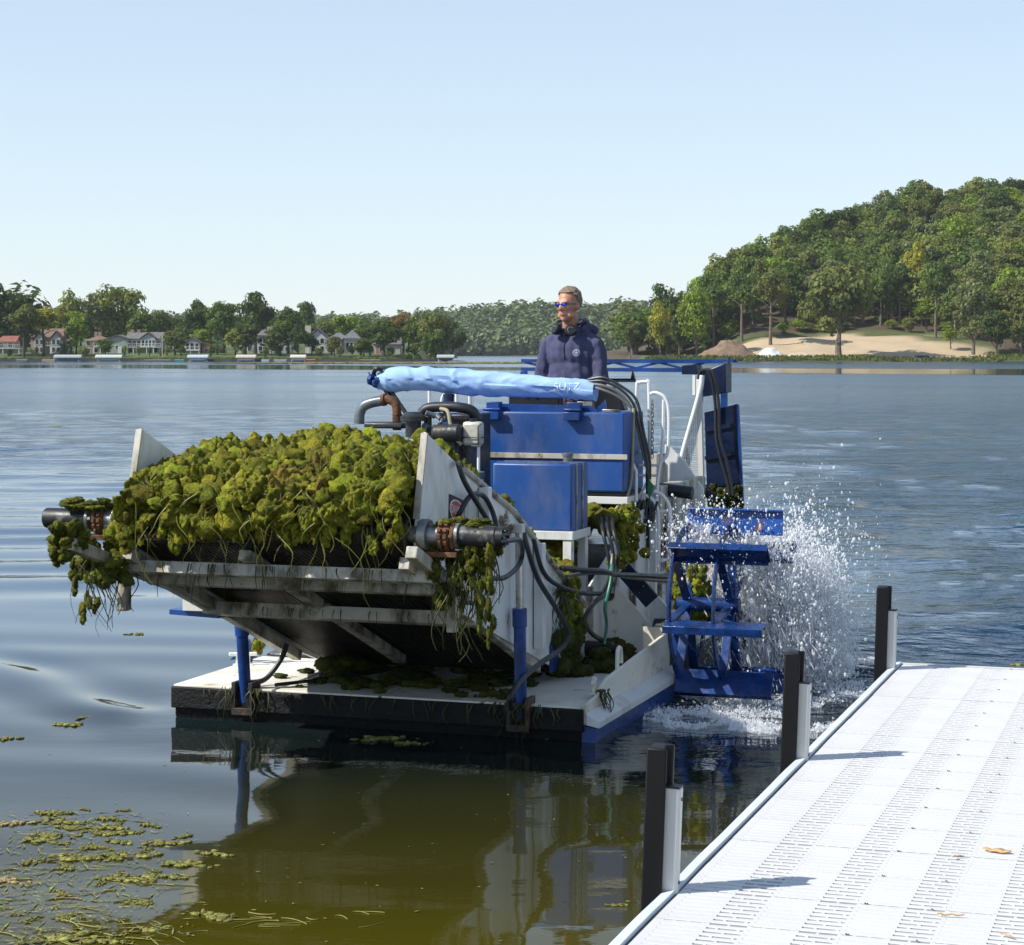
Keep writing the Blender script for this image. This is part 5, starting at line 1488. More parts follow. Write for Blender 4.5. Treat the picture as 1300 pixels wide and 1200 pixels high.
# big blue hydraulic tank across the machine
bt = MB(); bt.span((-0.66, 2.72, 1.165), (0.665, 3.22, 1.70)); big = bt.build('hydraulic_tank', M['blue_box'], HV, 0.012)
MB().span((-0.66, 2.708, 1.385), (0.69, 2.7195, 1.42)).build('tank_strap', M['white_grime'], big, 0.002)
for x in (-0.26, 0.315):
    h_ = MB().span((x - 0.055, 2.66, 1.645), (x + 0.055, 2.7185, 1.70)).span((x - 0.045, 2.70, 1.7015), (x + 0.045, 2.78, 1.765))
    h_.cyl((x - 0.06, 2.685, 1.715), (x + 0.06, 2.685, 1.715), 0.011, 8)
    h_.build('lid_hinge', M['blue'], big, 0.003)
MB().prism([(-0.36, 1.701), (-0.30, 1.752), (0.40, 1.742), (0.46, 1.701)], 'y', 2.80, 2.83).build('tank_ridge', M['blue'], big)
MB().span((0.50, 2.76, 1.701), (0.62, 2.80, 1.72)).build('latch', M['steel'], big, 0.003)
fr = MB().span((-0.66, 2.72, 1.085), (0.69, 2.80, 1.135)).span((-0.66, 3.14, 1.085), (0.69, 3.22, 1.135)).span((0.63, 2.8005, 1.085), (0.69, 3.1395, 1.135)).span((-0.66, 2.8005, 1.085), (-0.6, 3.1395, 1.135))
fr.build('tank_frame', M['white'], HV, 0.004)
for (x, y) in ((0.66, 2.76), (0.66, 3.18), (-0.63, 2.76), (-0.63, 3.18)):
    MB().span((x - 0.03, y - 0.03, 0.2), (x + 0.03, y + 0.03, 1.084)).build('frame_leg', M['white_grime'], HV, 0.004)
MB().span((-0.64, 2.73, 1.1355), (0.66, 3.2, 1.1645)).build('tank_pad', M['black'], HV)
# engine at the left
en = MB().span((-0.62, 2.0, 1.18), (-0.25, 2.5, 1.55)).build('engine', M['engine'], HV, 0.03)
MB().span((-0.64, 1.97, 1.08), (-0.20, 2.55, 1.178)).build('engine_bed', M['black'], en, 0.01)
c = MB().cyl((-0.545, 1.95, 1.55), (-0.545, 1.95, 1.655), 0.052, 18).cyl((-0.545, 1.95, 1.656), (-0.545, 1.95, 1.685), 0.085, 22).cyl((-0.545, 1.95, 1.686), (-0.545, 1.95, 1.715), 0.08, 22, 0.045)
c.build('air_cleaner', M['engine'], en)
MB().cyl((-0.40, 1.93, 1.575), (-0.20, 1.93, 1.585), 0.058, 20).build('intake_muffler', M['engine'], en, 0.02)
hose_e = MB().tube(smooth_path([(-0.55, 2.1, 1.70), (-0.50, 2.1, 1.735), (-0.40, 2.1, 1.745), (-0.28, 2.1, 1.742), (-0.20, 2.12, 1.72), (-0.17, 2.15, 1.66)], 6), 0.034, 12); hose_e.build('coolant_hose', M['rubber'], en)
rad = MB().span((-0.33, 2.06, 1.20), (-0.20, 2.5, 1.70)); ro = rad.build('radiator', M['engine'], en, 0.012)
gr = MB()
for k in range(13): gr.span((-0.335, 2.035, 1.23 + k * 0.036), (-0.205, 2.0585, 1.238 + k * 0.036))
for k in range(8): gr.span((-0.33 + k * 0.017, 2.03, 1.22), (-0.327 + k * 0.017, 2.0349, 1.69))
gr.build('radiator_grille', M['black'], ro)
bits = MB(); rs_ = random.Random(4)
for k in range(16):
    x = rs_.uniform(-0.50, -0.34); z = rs_.uniform(1.56, 1.70); y = rs_.uniform(1.98, 2.15)
    bits.cyl((x, y, z), (x + rs_.uniform(-0.06, 0.06), y + rs_.uniform(-0.06, 0.06), z + rs_.uniform(-0.04, 0.04)), rs_.uniform(0.008, 0.026), 8)
bits.build('fuel_pump', M['engine_grey'], en)
MB().cyl((-0.47, 2.02, 1.60), (-0.47, 2.02, 1.68), 0.026, 12).build('breather', M['engine'], en)
ex = MB().tube(smooth_path([(-0.80, 2.3, 1.58), (-0.80, 2.3, 1.70), (-0.815, 2.3, 1.76), (-0.87, 2.3, 1.785), (-0.95, 2.3, 1.77)], 6), 0.030, 12); exo = ex.build('exhaust_elbow', M['rust'], en)
MB().tube(smooth_path([(-0.90, 2.3, 1.78), (-0.98, 2.3, 1.765), (-1.04, 2.3, 1.74), (-1.07, 2.3, 1.69), (-1.075, 2.3, 1.62)], 6), 0.036, 12).build('exhaust_pipe', M['engine_grey'], exo)
MB().cyl((-0.885, 2.3, 1.784), (-0.905, 2.3, 1.781), 0.042, 14).build('exhaust_clamp', M['rust'], exo)
for z in (1.60, 1.62, 1.64, 1.66, 1.68): MB().cyl((-0.80, 2.3, z), (-0.80, 2.3, z + 0.008), 0.034, 12).build('bellows_ring', M['rust'], exo)
MB().span((-0.98, 2.15, 1.595), (-0.70, 2.35, 1.635)).build('manifold', M['engine'], en, 0.012)
MB().cyl((-0.69, 3.0, 1.66), (-0.69, 3.0, 1.79), 0.038, 16).cyl((-0.69, 3.0, 1.791), (-0.69, 3.0, 1.81), 0.041, 16).build('filter_canister', M['navy'], en)
jg = MB().span((-0.205, 1.94, 1.50), (-0.075, 2.02, 1.655)); jug = jg.build('coolant_jug', M['plastic'], HV, 0.02)
MB().cyl((-0.14, 1.98, 1.6555), (-0.14, 1.98, 1.675), 0.028, 14).build('jug_cap', M['black'], jug)
w_ = MB()
for z in (1.555,): w_.tube([(-0.213, 1.93, z), (-0.067, 1.93, z), (-0.067, 2.03, z)], 0.004, 6)
w_.tube([(-0.09, 1.932, 1.50), (-0.09, 1.932, 1.625), (-0.067, 1.94, 1.645)], 0.004, 6).tube([(-0.213, 1.93, 1.498), (-0.067, 1.93, 1.498)], 0.005, 6)
w_.build('jug_cage', M['black'], jug)
MB().cyl((-0.10, 1.97, 1.13), (-0.10, 1.97, 1.4985), 0.011, 8).build('drain_tube', M['rail'], HV)
MB().tube(smooth_path([(-0.38, 2.02, 1.735), (-0.31, 1.96, 1.72), (-0.28, 1.93, 1.64), (-0.25, 1.92, 1.56), (-0.20, 1.925, 1.505)], 6), 0.012, 8).build('overflow_hose', M['tan_hose'], HV)
MB().cyl((-0.06, 1.75, 1.16), (-0.06, 1.75, 1.30), 0.07, 18).build('oil_filter', M['white'], HV, 0.006)
MB().cyl((-0.06, 1.75, 1.301), (-0.06, 1.75, 1.345), 0.078, 18).build('filter_head', M['engine_grey'], HV, 0.006)
MB().tube(smooth_path([(-0.10, 1.75, 1.325), (-0.19, 1.75, 1.33), (-0.26, 1.80, 1.30)], 5), 0.024, 10).build('filter_hose', M['rubber'], HV)
# rails and ladder on the right side
rail = MB()
rail.tube(smooth_path([(0.635, 3.1, 1.14), (0.64, 3.1, 1.45), (0.65, 3.1, 1.86), (0.665, 3.1, 1.895), (0.72, 3.1, 1.90), (0.735, 3.1, 1.88), (0.74, 3.1, 1.5), (0.74, 3.1, 1.1)], 4), 0.0125, 8)
rail.build('grab_rail', M['rail'], HV)
rail = MB().tube(smooth_path([(0.745, 3.1, 1.82), (0.79, 3.1, 1.825), (0.85, 3.1, 1.79), (0.875, 3.1, 1.70), (0.875, 3.1, 1.50), (0.86, 3.1, 1.40), (0.82, 3.1, 1.35), (0.80, 3.1, 1.25), (0.79, 3.1, 1.08)], 5), 0.0125, 8)
rail.build('grab_rail', M['rail'], HV)
MB().tube([(0.84, 3.1, 1.78), (0.835, 3.1, 1.52), (0.82, 3.1, 1.36)], 0.0115, 8).build('grab_rail', M['rail'], HV)
for z in (1.33, 1.42, 1.26): MB().cyl((0.64, 3.1, z), (0.80, 3.1, z), 0.009, 8).build('rail_cross_bar', M['rail'], HV)
ch = MB()
for k in range(14):
    z = 1.76 - k * 0.028
    ch.tube([(0.765 + 0.008 * math.cos(a) * (1 if k % 2 else 0.3), 3.08 + 0.008 * math.cos(a) * (0.3 if k % 2 else 1), z + 0.019 * math.sin(a)) for a in [2 * math.pi * i / 10 for i in range(11)]], 0.003, 5)
ch.build('chain', M['engine_grey'], HV)
ld = MB().tube(smooth_path([(0.80, 3.0, 1.16), (0.86, 3.0, 1.13), (0.905, 3.0, 1.06), (0.91, 3.0, 0.95), (0.91, 3.0, 0.68), (0.88, 3.0, 0.62), (0.80, 3.0, 0.585), (0.74, 3.0, 0.56)], 5), 0.013, 8).build('ladder', M['rail'], HV)
MB().tube(smooth_path([(0.74, 3.0, 1.13), (0.79, 3.0, 1.10), (0.825, 3.0, 1.02), (0.83, 3.0, 0.9), (0.83, 3.0, 0.6)], 5), 0.013, 8).build('ladder_side', M['rail'], ld)
for z in (1.02, 0.83, 0.69): MB().cyl((0.83, 3.0, z), (0.91, 3.0, z + 0.01), 0.011, 8).build('rung', M['rail'], ld)
MB().span((0.70, 3.2, 0.5), (0.80, 4.5, 1.18)).build('side_locker', M['white_grime'], HV, 0.01)
lv = MB()
for k in range(5): lv.span((0.80, 3.25, 0.72 + 0.05 * k), (0.812, 3.45, 0.74 + 0.05 * k))
lv.build('louvre', M['black'], HV)
for dx in (0, 0.03, 0.06):
    MB().tube(smooth_path([(0.70 + dx, 3.0, 1.10), (0.69 + dx, 2.97, 1.0), (0.73 + dx, 2.96, 0.95), (0.78 + dx * 0.4, 2.97, 1.0), (0.76 + dx, 3.0, 1.09)], 5), 0.010, 6).build('cable_coil', M['rubber'], HV)
MB().bar((0.745, 3.02, 1.30), (0.752, 3.02, 0.70), 0.02, 0.02).build('cable_duct', M['black'], HV)
MB().prism([(0.765, 1.24), (0.80, 1.20), (0.79, 1.16), (0.77, 1.10), (0.755, 1.17)], 'y', 2.985, 2.99).build('green_tag', M['green_hose'], HV)
MB().cyl((0.72, 3.4, 1.15), (0.97, 3.4, 1.125), 0.045, 16).build('side_pump', M['black'], HV, 0.005)
for (x, y, m_) in ((0.70, 2.62, 'white_grime'), (0.78, 3.05, 'white'), (0.83, 3.3, 'white_grime'), (0.74, 3.6, 'white')):
    MB().span((x - 0.022, y - 0.022, 0.21), (x + 0.022, y + 0.022, 1.10)).build('side_post', M[m_], HV, 0.003)
for (x0, x1, y, z) in ((0.69, 0.84, 3.28, 0.92), (0.69, 0.84, 3.28, 0.60), (0.66, 0.80, 2.64, 0.98)):
    MB().span((x0, y - 0.045, z), (x1, y - 0.0225, z + 0.03)).build('side_cross_bar', M['white_grime'], HV, 0.003)
MB().tube([(0.70, 2.9, 1.10), (0.70, 2.9, 1.30), (0.64, 2.9, 1.42)], 0.011, 8).build('grab_rail', M['rail'], HV)
MB().tube(smooth_path([(0.74, 3.1, 1.25), (0.70, 3.08, 1.16), (0.66, 3.05, 1.10)], 4), 0.010, 8).build('grab_rail', M['rail'], HV)
# hoses arching from the rolled canopy down to the side
for k, dz in enumerate((0, 0.03, -0.03, 0.055)):
    MB().tube(smooth_path([(0.33, 3.02, 1.885 + dz * 0.6), (0.44, 3.0, 1.875 + dz), (0.56, 3.0, 1.82 + dz), (0.64 + 0.012 * k, 3.0, 1.72 + dz), (0.69 + 0.012 * k, 3.0, 1.56), (0.73 + 0.012 * k, 3.0, 1.38), (0.77, 3.0, 1.24)], 6), 0.0100, 8).build('hose', M['grey_hose' if k % 2 == 0 else 'rubber'], HV)
MB().tube(smooth_path([(0.66, 2.98, 1.72), (0.675, 2.9, 1.45), (0.68, 2.85, 1.25), (0.66, 2.78, 1.12), (0.61, 2.72, 1.05), (0.62, 2.70, 0.93), (0.60, 2.68, 0.84)], 6), 0.011, 8).build('hose', M['tan_hose'], HV)
# operator platform, console and seat frame
MB().span((-0.8, 3.25, 0.72), (0.62, 4.6, 0.765)).build('platform', M['steel'], HV)
for (x, y) in ((-0.7, 3.4), (0.55, 3.4), (-0.7, 4.5), (0.55, 4.5)): MB().span((x - 0.03, y - 0.03, 0.19), (x + 0.03, y + 0.03, 0.719)).build('platform_leg', M['white_grime'], HV)
cs = MB().span((-0.33, 3.24, 1.30), (0.05, 3.34, 1.875)).build('console', M['black'], HV, 0.012)
for x in (-0.20, -0.13): MB().cyl((x, 3.225, 1.80), (x, 3.2385, 1.80), 0.011, 12).build('console_knob', M['engine'], cs)
MB().prism([(0.27, 1.701), (0.53, 1.701), (0.50, 1.78), (0.43, 1.86), (0.31, 1.88)], 'y', 3.225, 3.33).build('side_console', M['black'], HV, 0.01)
MB().prism([(0.40, 1.701), (0.49, 1.701), (0.48, 1.78)], 'y', 2.9, 2.92).build('tank_gusset', M['blue'], HV)
lb = MB().span((0.12, 4.0, 1.885), (0.40, 4.04, 1.90)); lbo = lb.build('seat_bar', M['engine_grey'], HV)
MB().prism([(0.15, 1.9005), (0.185, 1.9005), (0.172, 1.975)], 'y', 4.0, 4.03).prism([(0.355, 1.9005), (0.39, 1.9005), (0.37, 1.975)], 'y', 4.0, 4.03).span((0.186, 4.0, 1.9005), (0.354, 4.03, 1.912)).build('seat_bracket', M['black'], lbo)
# rails behind the engine at the left
for pts in ([(-1.14, 3.8, 1.70), (-1.14, 3.8, 1.84), (-1.12, 3.8, 1.90), (-1.08, 3.8, 1.95)], [(-1.05, 3.8, 1.70), (-1.03, 3.8, 1.78), (-0.97, 3.8, 1.815), (-0.92, 3.8, 1.82)],
            [(-0.92, 3.8, 0.8), (-0.925, 3.8, 1.75), (-0.93, 3.8, 1.92)], [(-0.93, 3.8, 1.87), (-0.90, 3.8, 1.89), (-0.83, 3.8, 1.89), (-0.82, 3.8, 1.85), (-0.82, 3.8, 0.8)]):
    MB().tube(smooth_path(pts, 4), 0.0135, 8).build('grab_rail', M['rail'], HV)
MB().cyl((-1.02, 4.4, 1.6), (-1.02, 4.4, 1.95), 0.012, 8).build('grab_rail', M['rail'], HV)
# rolled light blue canopy on its bent frame
fold = MB()
A0, A1 = Vector((-1.24, 3.05, 1.895)), Vector((0.37, 3.05, 1.842))
NS, NA = 220, 56
def canopy_r(s, a):
    P = np.array([[s * 5.0, a * 1.1, 0.0]])
    sl_ = s * 17 + 1.3 * math.sin(a * 0.9 + s * 3) + 1.4 * float(vnoise(np.array([[s * 3, 0.5, 1.0]]), 3)[0]); diag = 2 * float(vnoise(np.array([[sl_, a * 0.22, 3.0]]), 13)[0])
    end = 0.35 * max(0, 1 - s / 0.05)
    return 0.078 * (1 + 0.10 * math.sin(s * 5.0 + 0.5) + 0.13 * (0.42 - min(1, abs(diag))) * (0.25 + 1.4 * float(abs(vnoise(P * 1.3, 8)[0]))) + 0.12 * float(vnoise(P, 4)[0]) + 0.08 * (0.4 - abs(float(vnoise(np.array([[s * 22 + a * 1.6, a * 1.3 - s * 5, 2.0]]), 5)[0])))) * (1 - end)
def canopy_pt(s, a, off=0.0):
    c = A0.lerp(A1, s)
    c.z += 0.030 * math.sin(s * math.pi) + 0.025 * math.sin(s * 7 + 0.4) * (1 - s)
    r = canopy_r(s, a) + off
    sag = 1.12 if math.sin(a) < 0 else 0.98
    return c + Vector((0, -math.cos(a) * r, math.sin(a) * r * sag))
vs = []; fs = []
for i in range(NS):
    for k in range(NA): vs.append(canopy_pt(i / (NS - 1), 2 * math.pi * k / NA))
for i in range(NS - 1):
    for k in range(NA): fs.append((i * NA + k, i * NA + (k + 1) % NA, (i + 1) * NA + (k + 1) % NA, (i + 1) * NA + k))
fs.append(tuple(range(NA))); fs.append(tuple((NS - 1) * NA + k for k in range(NA - 1, -1, -1)))
fold.add(vs, fs); roll = fold.build('rolled_canopy', M['tarp'], HV)
tm = text_mesh('SUTZ', 0.085, 0.0008)
for v in tm.vertices:
    s = 0.885 + v.co.x / 1.61 * 0.9; a = 0.12 + (v.co.y + v.co.x * 0.12) / 0.085
    v.co = canopy_pt(s, a, 0.0025 + v.co.z)
link('canopy_lettering', tm, M['letters'], roll)
fl = MB(); fl.tube(smooth_path([(-1.255, 3.05, 1.90), (-1.27, 3.03, 1.95), (-1.235, 3.0, 1.985), (-1.20, 3.02, 1.975)], 4), 0.016, 8); fl.build('canopy_strap', M['black'], roll)
fl = MB(); vs = []
for i in range(8):
    for j in range(5):
        vs.append((-1.30 + 0.012 * i + 0.01 * math.sin(j * 2), 2.985 + 0.015 * math.sin(i * 1.9 + j), 1.965 - 0.022 * j - 0.006 * i))
for i in range(7):
    for j in range(4): fl.f.append((i * 5 + j, i * 5 + j + 1, i * 5 + j + 6, i * 5 + j + 5))
fl.v = vs; fo = fl.build('canopy_flap', M['blue'], roll); fo.modifiers.new('t', 'SOLIDIFY').thickness = 0.004
for (p, q) in (((-1.23, 3.05, 1.90), (-1.02, 3.0, 1.60)), ((-1.19, 3.06, 1.88), (-0.96, 3.0, 1.60))):
    MB().bar(p, q, 0.025, 0.025).build('canopy_bow', M['engine'], HV, 0.004)
MB().bar((0.33, 3.07, 1.80), (0.30, 3.12, 1.70), 0.03, 0.03).build('canopy_bow', M['engine'], HV)
MB().span((0.25, 3.0, 1.70), (0.36, 3.08, 1.765)).build('canopy_clamp', M['steel'], HV, 0.004)
# stern gantry, mesh guard and raised stern plate
tr = MB()
ZT, ZB, yT = 2.035, 1.965, 5.4
for (y, z) in ((yT, ZT), (yT, ZB)): tr.bar((-0.95, y, z), (0.60 if z == ZB else 0.73, y, z - 0.004), 0.028, 0.028)
tr.bar((-0.95, 5.9, ZT), (0.73, 5.9, ZT), 0.025, 0.025)
n = 9
for k in range(n - 1):
    xa = -0.92 + 1.5 * k / (n - 1); xb = -0.92 + 1.5 * (k + 1) / (n - 1)
    za, zb = (ZT - 0.012, ZB + 0.012) if k % 2 == 0 else (ZB + 0.012, ZT - 0.012)
    tr.bar((xa, yT + 0.002, za), (xb, yT + 0.002, zb), 0.016, 0.018)
for x in (-0.9, -0.1, 0.7): tr.bar((x, yT + 0.015, ZT + 0.001), (x, 5.885, ZT + 0.001), 0.022, 0.02)
tr.build('stern_gantry', M['blue'], HV)
for (x, y) in ((-0.93, 5.4), (-0.93, 5.9), (0.62, 5.9)): MB().bar((x, y, 0.19), (x, y, ZB - 0.012), 0.05, 0.05).build('gantry_post', M['blue'], HV, 0.004)
bx = MB(); bx.prism([(0.60, 1.755), (0.60, 1.945), (0.775, 2.015), (0.80, 2.02), (0.80, 1.79)], 'y', 5.18, 5.38); bx.build('gantry_box', M['navy'], HV, 0.006)
MB().span((0.44, 5.2, 1.93), (0.56, 5.38, 2.005)).build('gantry_plate', M['navy'], HV, 0.004)
MB().cyl((0.795, 5.3, 2.015), (0.795, 5.3, 2.07), 0.012, 8).build('gantry_pin', M['blue'], HV)
sp_ = MB(); pr = [(0.645, 1.64), (0.905, 1.705), (0.945, 0.92), (0.67, 0.90)]
sp_.prism(pr, 'y', 5.10, 5.13); spo = sp_.build('stern_plate', M['navy'], HV, 0.004)
for z in (1.50, 1.28, 1.06): MB().bar((0.655, 5.09, z), (0.915, 5.09, z + 0.05), 0.014, 0.03).build('plate_rib', M['navy'], spo)
MB().bar((0.912, 5.09, 1.70), (0.952, 5.09, 0.93), 0.03, 0.02, up=(1, 0, 0)).build('plate_edge', M['blue'], spo)
M['mesh_guard'] = mat('white_mesh_guard', (0.62, 0.61, 0.57), 0.5, var=0.08, col3=RUST, s3=12, lo3=0.6, hi3=0.66)
# wire mesh guard, a triangle in a tube frame
gd = MB(); T0, T1, T2 = (0.70, 1.88), (0.715, 1.00), (0.45, 1.10)
gd_root = MB().tube(smooth_path([(0.735, 4.66, 1.93), (0.715, 4.66, 1.80), (0.60, 4.66, 1.40), (0.56, 4.66, 1.25), (0.47, 4.66, 1.03)], 5), 0.019, 10).build('mesh_guard', M['rail'], HV)
MB().bar((0.70, 4.70, 1.90), (0.725, 4.70, 0.98), 0.035, 0.05, up=(0, 1, 0)).build('guard_post', M['mesh_guard'], gd_root)
MB().bar((0.665, 4.685, 1.93), (0.665, 4.685, 1.78), 0.02, 0.02).build('guard_post', M['rail'], gd_root)
MB().bar((0.60, 4.69, 1.38), (0.665, 4.69, 1.02), 0.02, 0.025, up=(0, 1, 0)).build('guard_post', M['mesh_guard'], gd_root)
wm_ = MB()
def tri_x(z): return np.interp(z, [1.02, 1.10, 1.25, 1.40, 1.80], [0.47, 0.49, 0.56, 0.60, 0.70])
k = 0
for z in np.arange(1.02, 1.86, 0.014):
    xa = float(tri_x(z)); 
    if 0.712 - xa > 0.01: wm_.bar((xa, 4.68, z), (0.712, 4.68, z), 0.004, 0.0045)
for x in np.arange(0.48, 0.712, 0.014):
    zt = float(np.interp(x, [0.47, 0.49, 0.56, 0.60, 0.70], [1.03, 1.10, 1.25, 1.40, 1.80]))
    wm_.bar((x, 4.684, 1.02), (x, 4.684, zt), 0.004, 0.0045, up=(0, 1, 0))
wm_.build('guard_mesh', M['mesh_guard'], gd_root, kind='stuff')
chute = MB(); chute.prism([(0.55, 1.02), (0.55, 1.42), (0.575, 1.42), (0.70, 1.30), (0.84, 1.10), (0.84, 1.02)], 'y', 4.25, 4.28); chute.build('stern_chute', M['white'], HV, 0.004)
MB().span((0.45, 4.2, 1.0), (0.50, 4.8, 1.35)).build('chute_side', M['white_grime'], HV)
for dx in (0.0, 0.028):
    MB().tube(smooth_path([(0.62 + dx, 5.0, 1.72), (0.625 + dx, 5.0, 1.90), (0.66 + dx, 4.98, 1.965), (0.72 + dx, 4.98, 1.93), (0.755 + dx, 5.0, 1.72), (0.765 + dx, 5.0, 1.45), (0.80 + dx * 1.5, 5.0, 1.28), (0.85 + dx, 5.0, 1.12), (0.87 + dx, 5.0, 1.0)], 6), 0.013, 8).build('hose', M['rubber'], HV)
MB().cyl((0.72, 4.55, 1.10), (0.86, 4.5, 1.02), 0.035, 12).build('stern_cylinder', M['black'], HV)
MB().span((-0.72, 5.8, 0.19), (0.72, 7.2, 0.5)).build('stern_hopper', M['white_grime'], HV, 0.01)

# ---------------------------------------------------------------- the man at the controls
def boat_pt(x, y, z):
    X, Y = boat_xy(x, y)
    return (X, Y, z)
person = empty('person', boat_pt(0.02, 3.62, 0.765), -TH - R(6), 'man in a navy hooded sweatshirt and blue sunglasses standing behind the rolled canopy', 'person')
def chain(mb, pts, n=12, balls=True):
    """tapered limb through (x,y,z,r) points with rounded ends"""
    P = [p[:3] for p in pts]; rr_ = [p[3] for p in pts]
    mb.tube(P, rr_, n)
    if balls:
        for p in pts: mb.ball(p[:3], p[3], n, 8)
# person's own frame: x to the viewer's right, -y to the front, z up from the soles
body = MB()
# head (centre 0, -0.06, 1.675), turned a little to his right
hq = Matrix.Rotation(R(-14), 3, 'Z') @ Matrix.Rotation(R(4), 3, 'X')
HC = Vector((0.012, -0.075, 1.675))
def hp(x, y, z): return tuple(HC + hq @ Vector((x, y, z)))
def hball(c, r, nu=16, nv=10):
    b_ = MB(); b_.ball((0, 0, 0), r, nu, nv)
    body.add([HC + hq @ (Vector(p) + Vector(c)) for p in b_.v], b_.f)
hball((0, 0.012, 0.035), (0.073, 0.092, 0.088), 20, 14)          # skull
hball((0, -0.020, 0.005), (0.066, 0.068, 0.082), 20, 14)         # face
hball((0, -0.030, -0.058), (0.052, 0.056, 0.058), 18, 12)        # jaw
hball((0, -0.067, -0.093), (0.024, 0.020, 0.020))                # chin
for s_ in (-1, 1):
    hball((0.030 * s_, -0.068, -0.018), (0.024, 0.020, 0.022))   # cheeks
    hball((0.072 * s_, 0.012, -0.008), (0.010, 0.020, 0.032))    # ears
    hball((0.044 * s_, -0.040, -0.070), (0.020, 0.030, 0.024))   # jaw corner
    hball((0.028 * s_, -0.079, 0.030), (0.028, 0.013, 0.011))    # brow
    hball((0.012 * s_, -0.094, -0.022), (0.009, 0.011, 0.008))   # nostril
nb = MB(); nb.tube([(0, -0.084, 0.024), (0, -0.098, -0.004), (0, -0.107, -0.020), (0, -0.092, -0.028)], [0.008, 0.011, 0.014, 0.010], 10)
body.add([HC + hq @ Vector(p) for p in nb.v], nb.f)
hball((0, -0.086, -0.052), (0.026, 0.011, 0.007)); hball((0, -0.083, -0.064), (0.022, 0.011, 0.007))   # lips
chain(body, [(0.0, 0.01, 1.44, 0.068), (0.004, -0.02, 1.53, 0.060), (0.010, -0.045, 1.60, 0.058)], 14)
# torso and legs
body.ball((0, 0.015, 1.33), (0.185, 0.115, 0.16), 18, 12); body.ball((0, 0.01, 1.12), (0.165, 0.115, 0.22), 18, 12); body.ball((0, 0.015, 0.93), (0.172, 0.12, 0.13), 18, 12)
for s_ in (-1, 1):
    chain(body, [(0.095 * s_, 0.01, 0.90, 0.090), (0.105 * s_, -0.01, 0.50, 0.060), (0.105 * s_, 0.02, 0.10, 0.042)], 12)
    chain(body, [(0.105 * s_, 0.03, 0.05, 0.045), (0.12 * s_, -0.14, 0.035, 0.036)], 10)
ARM = {-1: [(-0.182, 0.015, 1.395, 0.056), (-0.228, -0.02, 1.14, 0.043), (-0.13, -0.19, 0.985, 0.031)],
       1: [(0.182, 0.015, 1.395, 0.056), (0.238, -0.02, 1.15, 0.043), (0.085, -0.20, 0.99, 0.031)]}
def hand(w, d, side):
    """palm, four bent fingers and a thumb, gripping downwards"""
    w = Vector(w); d = Vector(d).normalized()
    sx = d.cross(Vector((0, 0, 1))).normalized(); up = sx.cross(d)
    palm = w + d * 0.045
    b_ = MB(); b_.ball((0, 0, 0), (0.043, 0.048, 0.017), 14, 10)
    m_ = Matrix((sx, d, up)).transposed()
    body.add([palm + m_ @ Vector(p) for p in b_.v], b_.f)
    for k, ln in enumerate((0.066, 0.076, 0.071, 0.056)):
        o = palm + sx * (0.030 - 0.020 * k) * side + d * 0.036
        a = o + d * ln * 0.45 - up * ln * 0.12
        c = a + d * ln * 0.25 - up * ln * 0.38
        e = c - d * ln * 0.12 - up * ln * 0.32
        chain(body, [(*o, 0.0105), (*a, 0.0095), (*c, 0.009), (*e, 0.008)], 8)
    o = palm + sx * 0.036 * side - d * 0.015
    a = o + sx * 0.022 * side + d * 0.028 - up * 0.008; e = a + d * 0.030 - up * 0.020
    chain(body, [(*o, 0.013), (*a, 0.0115), (*e, 0.0095)], 8)
for s_ in (-1, 1):
    chain(body, ARM[s_], 12)
    w = ARM[s_][2]; e = ARM[s_][1]
    hand(w[:3], (w[0] - e[0], w[1] - e[1], w[2] - e[2]), -s_)
bme = fuse(body, 0.0085, 2, 0.4)
link('body', bme, M['skin'], person)
# sweatshirt
hd = MB()
hd.ball((0, 0.015, 1.335), (0.198, 0.135, 0.165), 20, 14); hd.ball((0, 0.01, 1.15), (0.180, 0.138, 0.22), 20, 14); hd.ball((0, 0.012, 0.97), (0.182, 0.14, 0.14), 20, 14)
for s_ in (-1, 1):
    A = ARM[s_]
    chain(hd, [(0.10 * s_, 0.015, 1.445, 0.060), (A[0][0] * 0.97, A[0][1], 1.385, 0.073), ((A[0][0] + A[1][0]) / 2, 0.01, 1.27, 0.066), (A[1][0], A[1][1], A[1][2], 0.058),
               ((A[1][0] + A[2][0]) / 2, (A[1][1] + A[2][1]) / 2, (A[1][2] + A[2][2]) / 2, 0.055), (A[2][0] * 1.0, A[2][1] + 0.012, A[2][2] + 0.008, 0.042)], 14)
hd.ball((0, 0.03, 1.47), (0.115, 0.095, 0.055), 18, 10)
# hood folded at the neck
for k in range(9):
    a = R(-70 + 320 * k / 8 + 90)
    hd.ball((0.098 * math.cos(a) + 0.005, 0.02 + 0.085 * math.sin(a), 1.515 + 0.028 * math.sin(a)), (0.036, 0.034, 0.036), 10, 8)
hd.ball((0.07, 0.12, 1.50), (0.10, 0.06, 0.05), 12, 8); hd.ball((-0.03, 0.13, 1.48), (0.12, 0.06, 0.06), 12, 8)
hd.ball((0.105, 0.03, 1.525), (0.045, 0.06, 0.035), 12, 8)
hme = fuse(hd, 0.0075, 3, 0.5)
n = len(hme.vertices); co = np.empty(n * 3, np.float32); hme.vertices.foreach_get('co', co); co = co.reshape(-1, 3).astype(float)
nr_ = np.empty(n * 3, np.float32); hme.vertex_normals.foreach_get('vector', nr_); nr_ = nr_.reshape(-1, 3)
st = co * np.array([20, 20, 5.0]); st[:, 2] += 0.8 * co[:, 0] * 16
fold_ = 0.013 * np.abs(vnoise(st, 5)) - 0.005 + 0.005 * vnoise(co * 26, 7) + 0.003 * vnoise(co * np.array([9, 9, 22.0]) + 3, 8)
low = (co[:, 2] < 1.13)
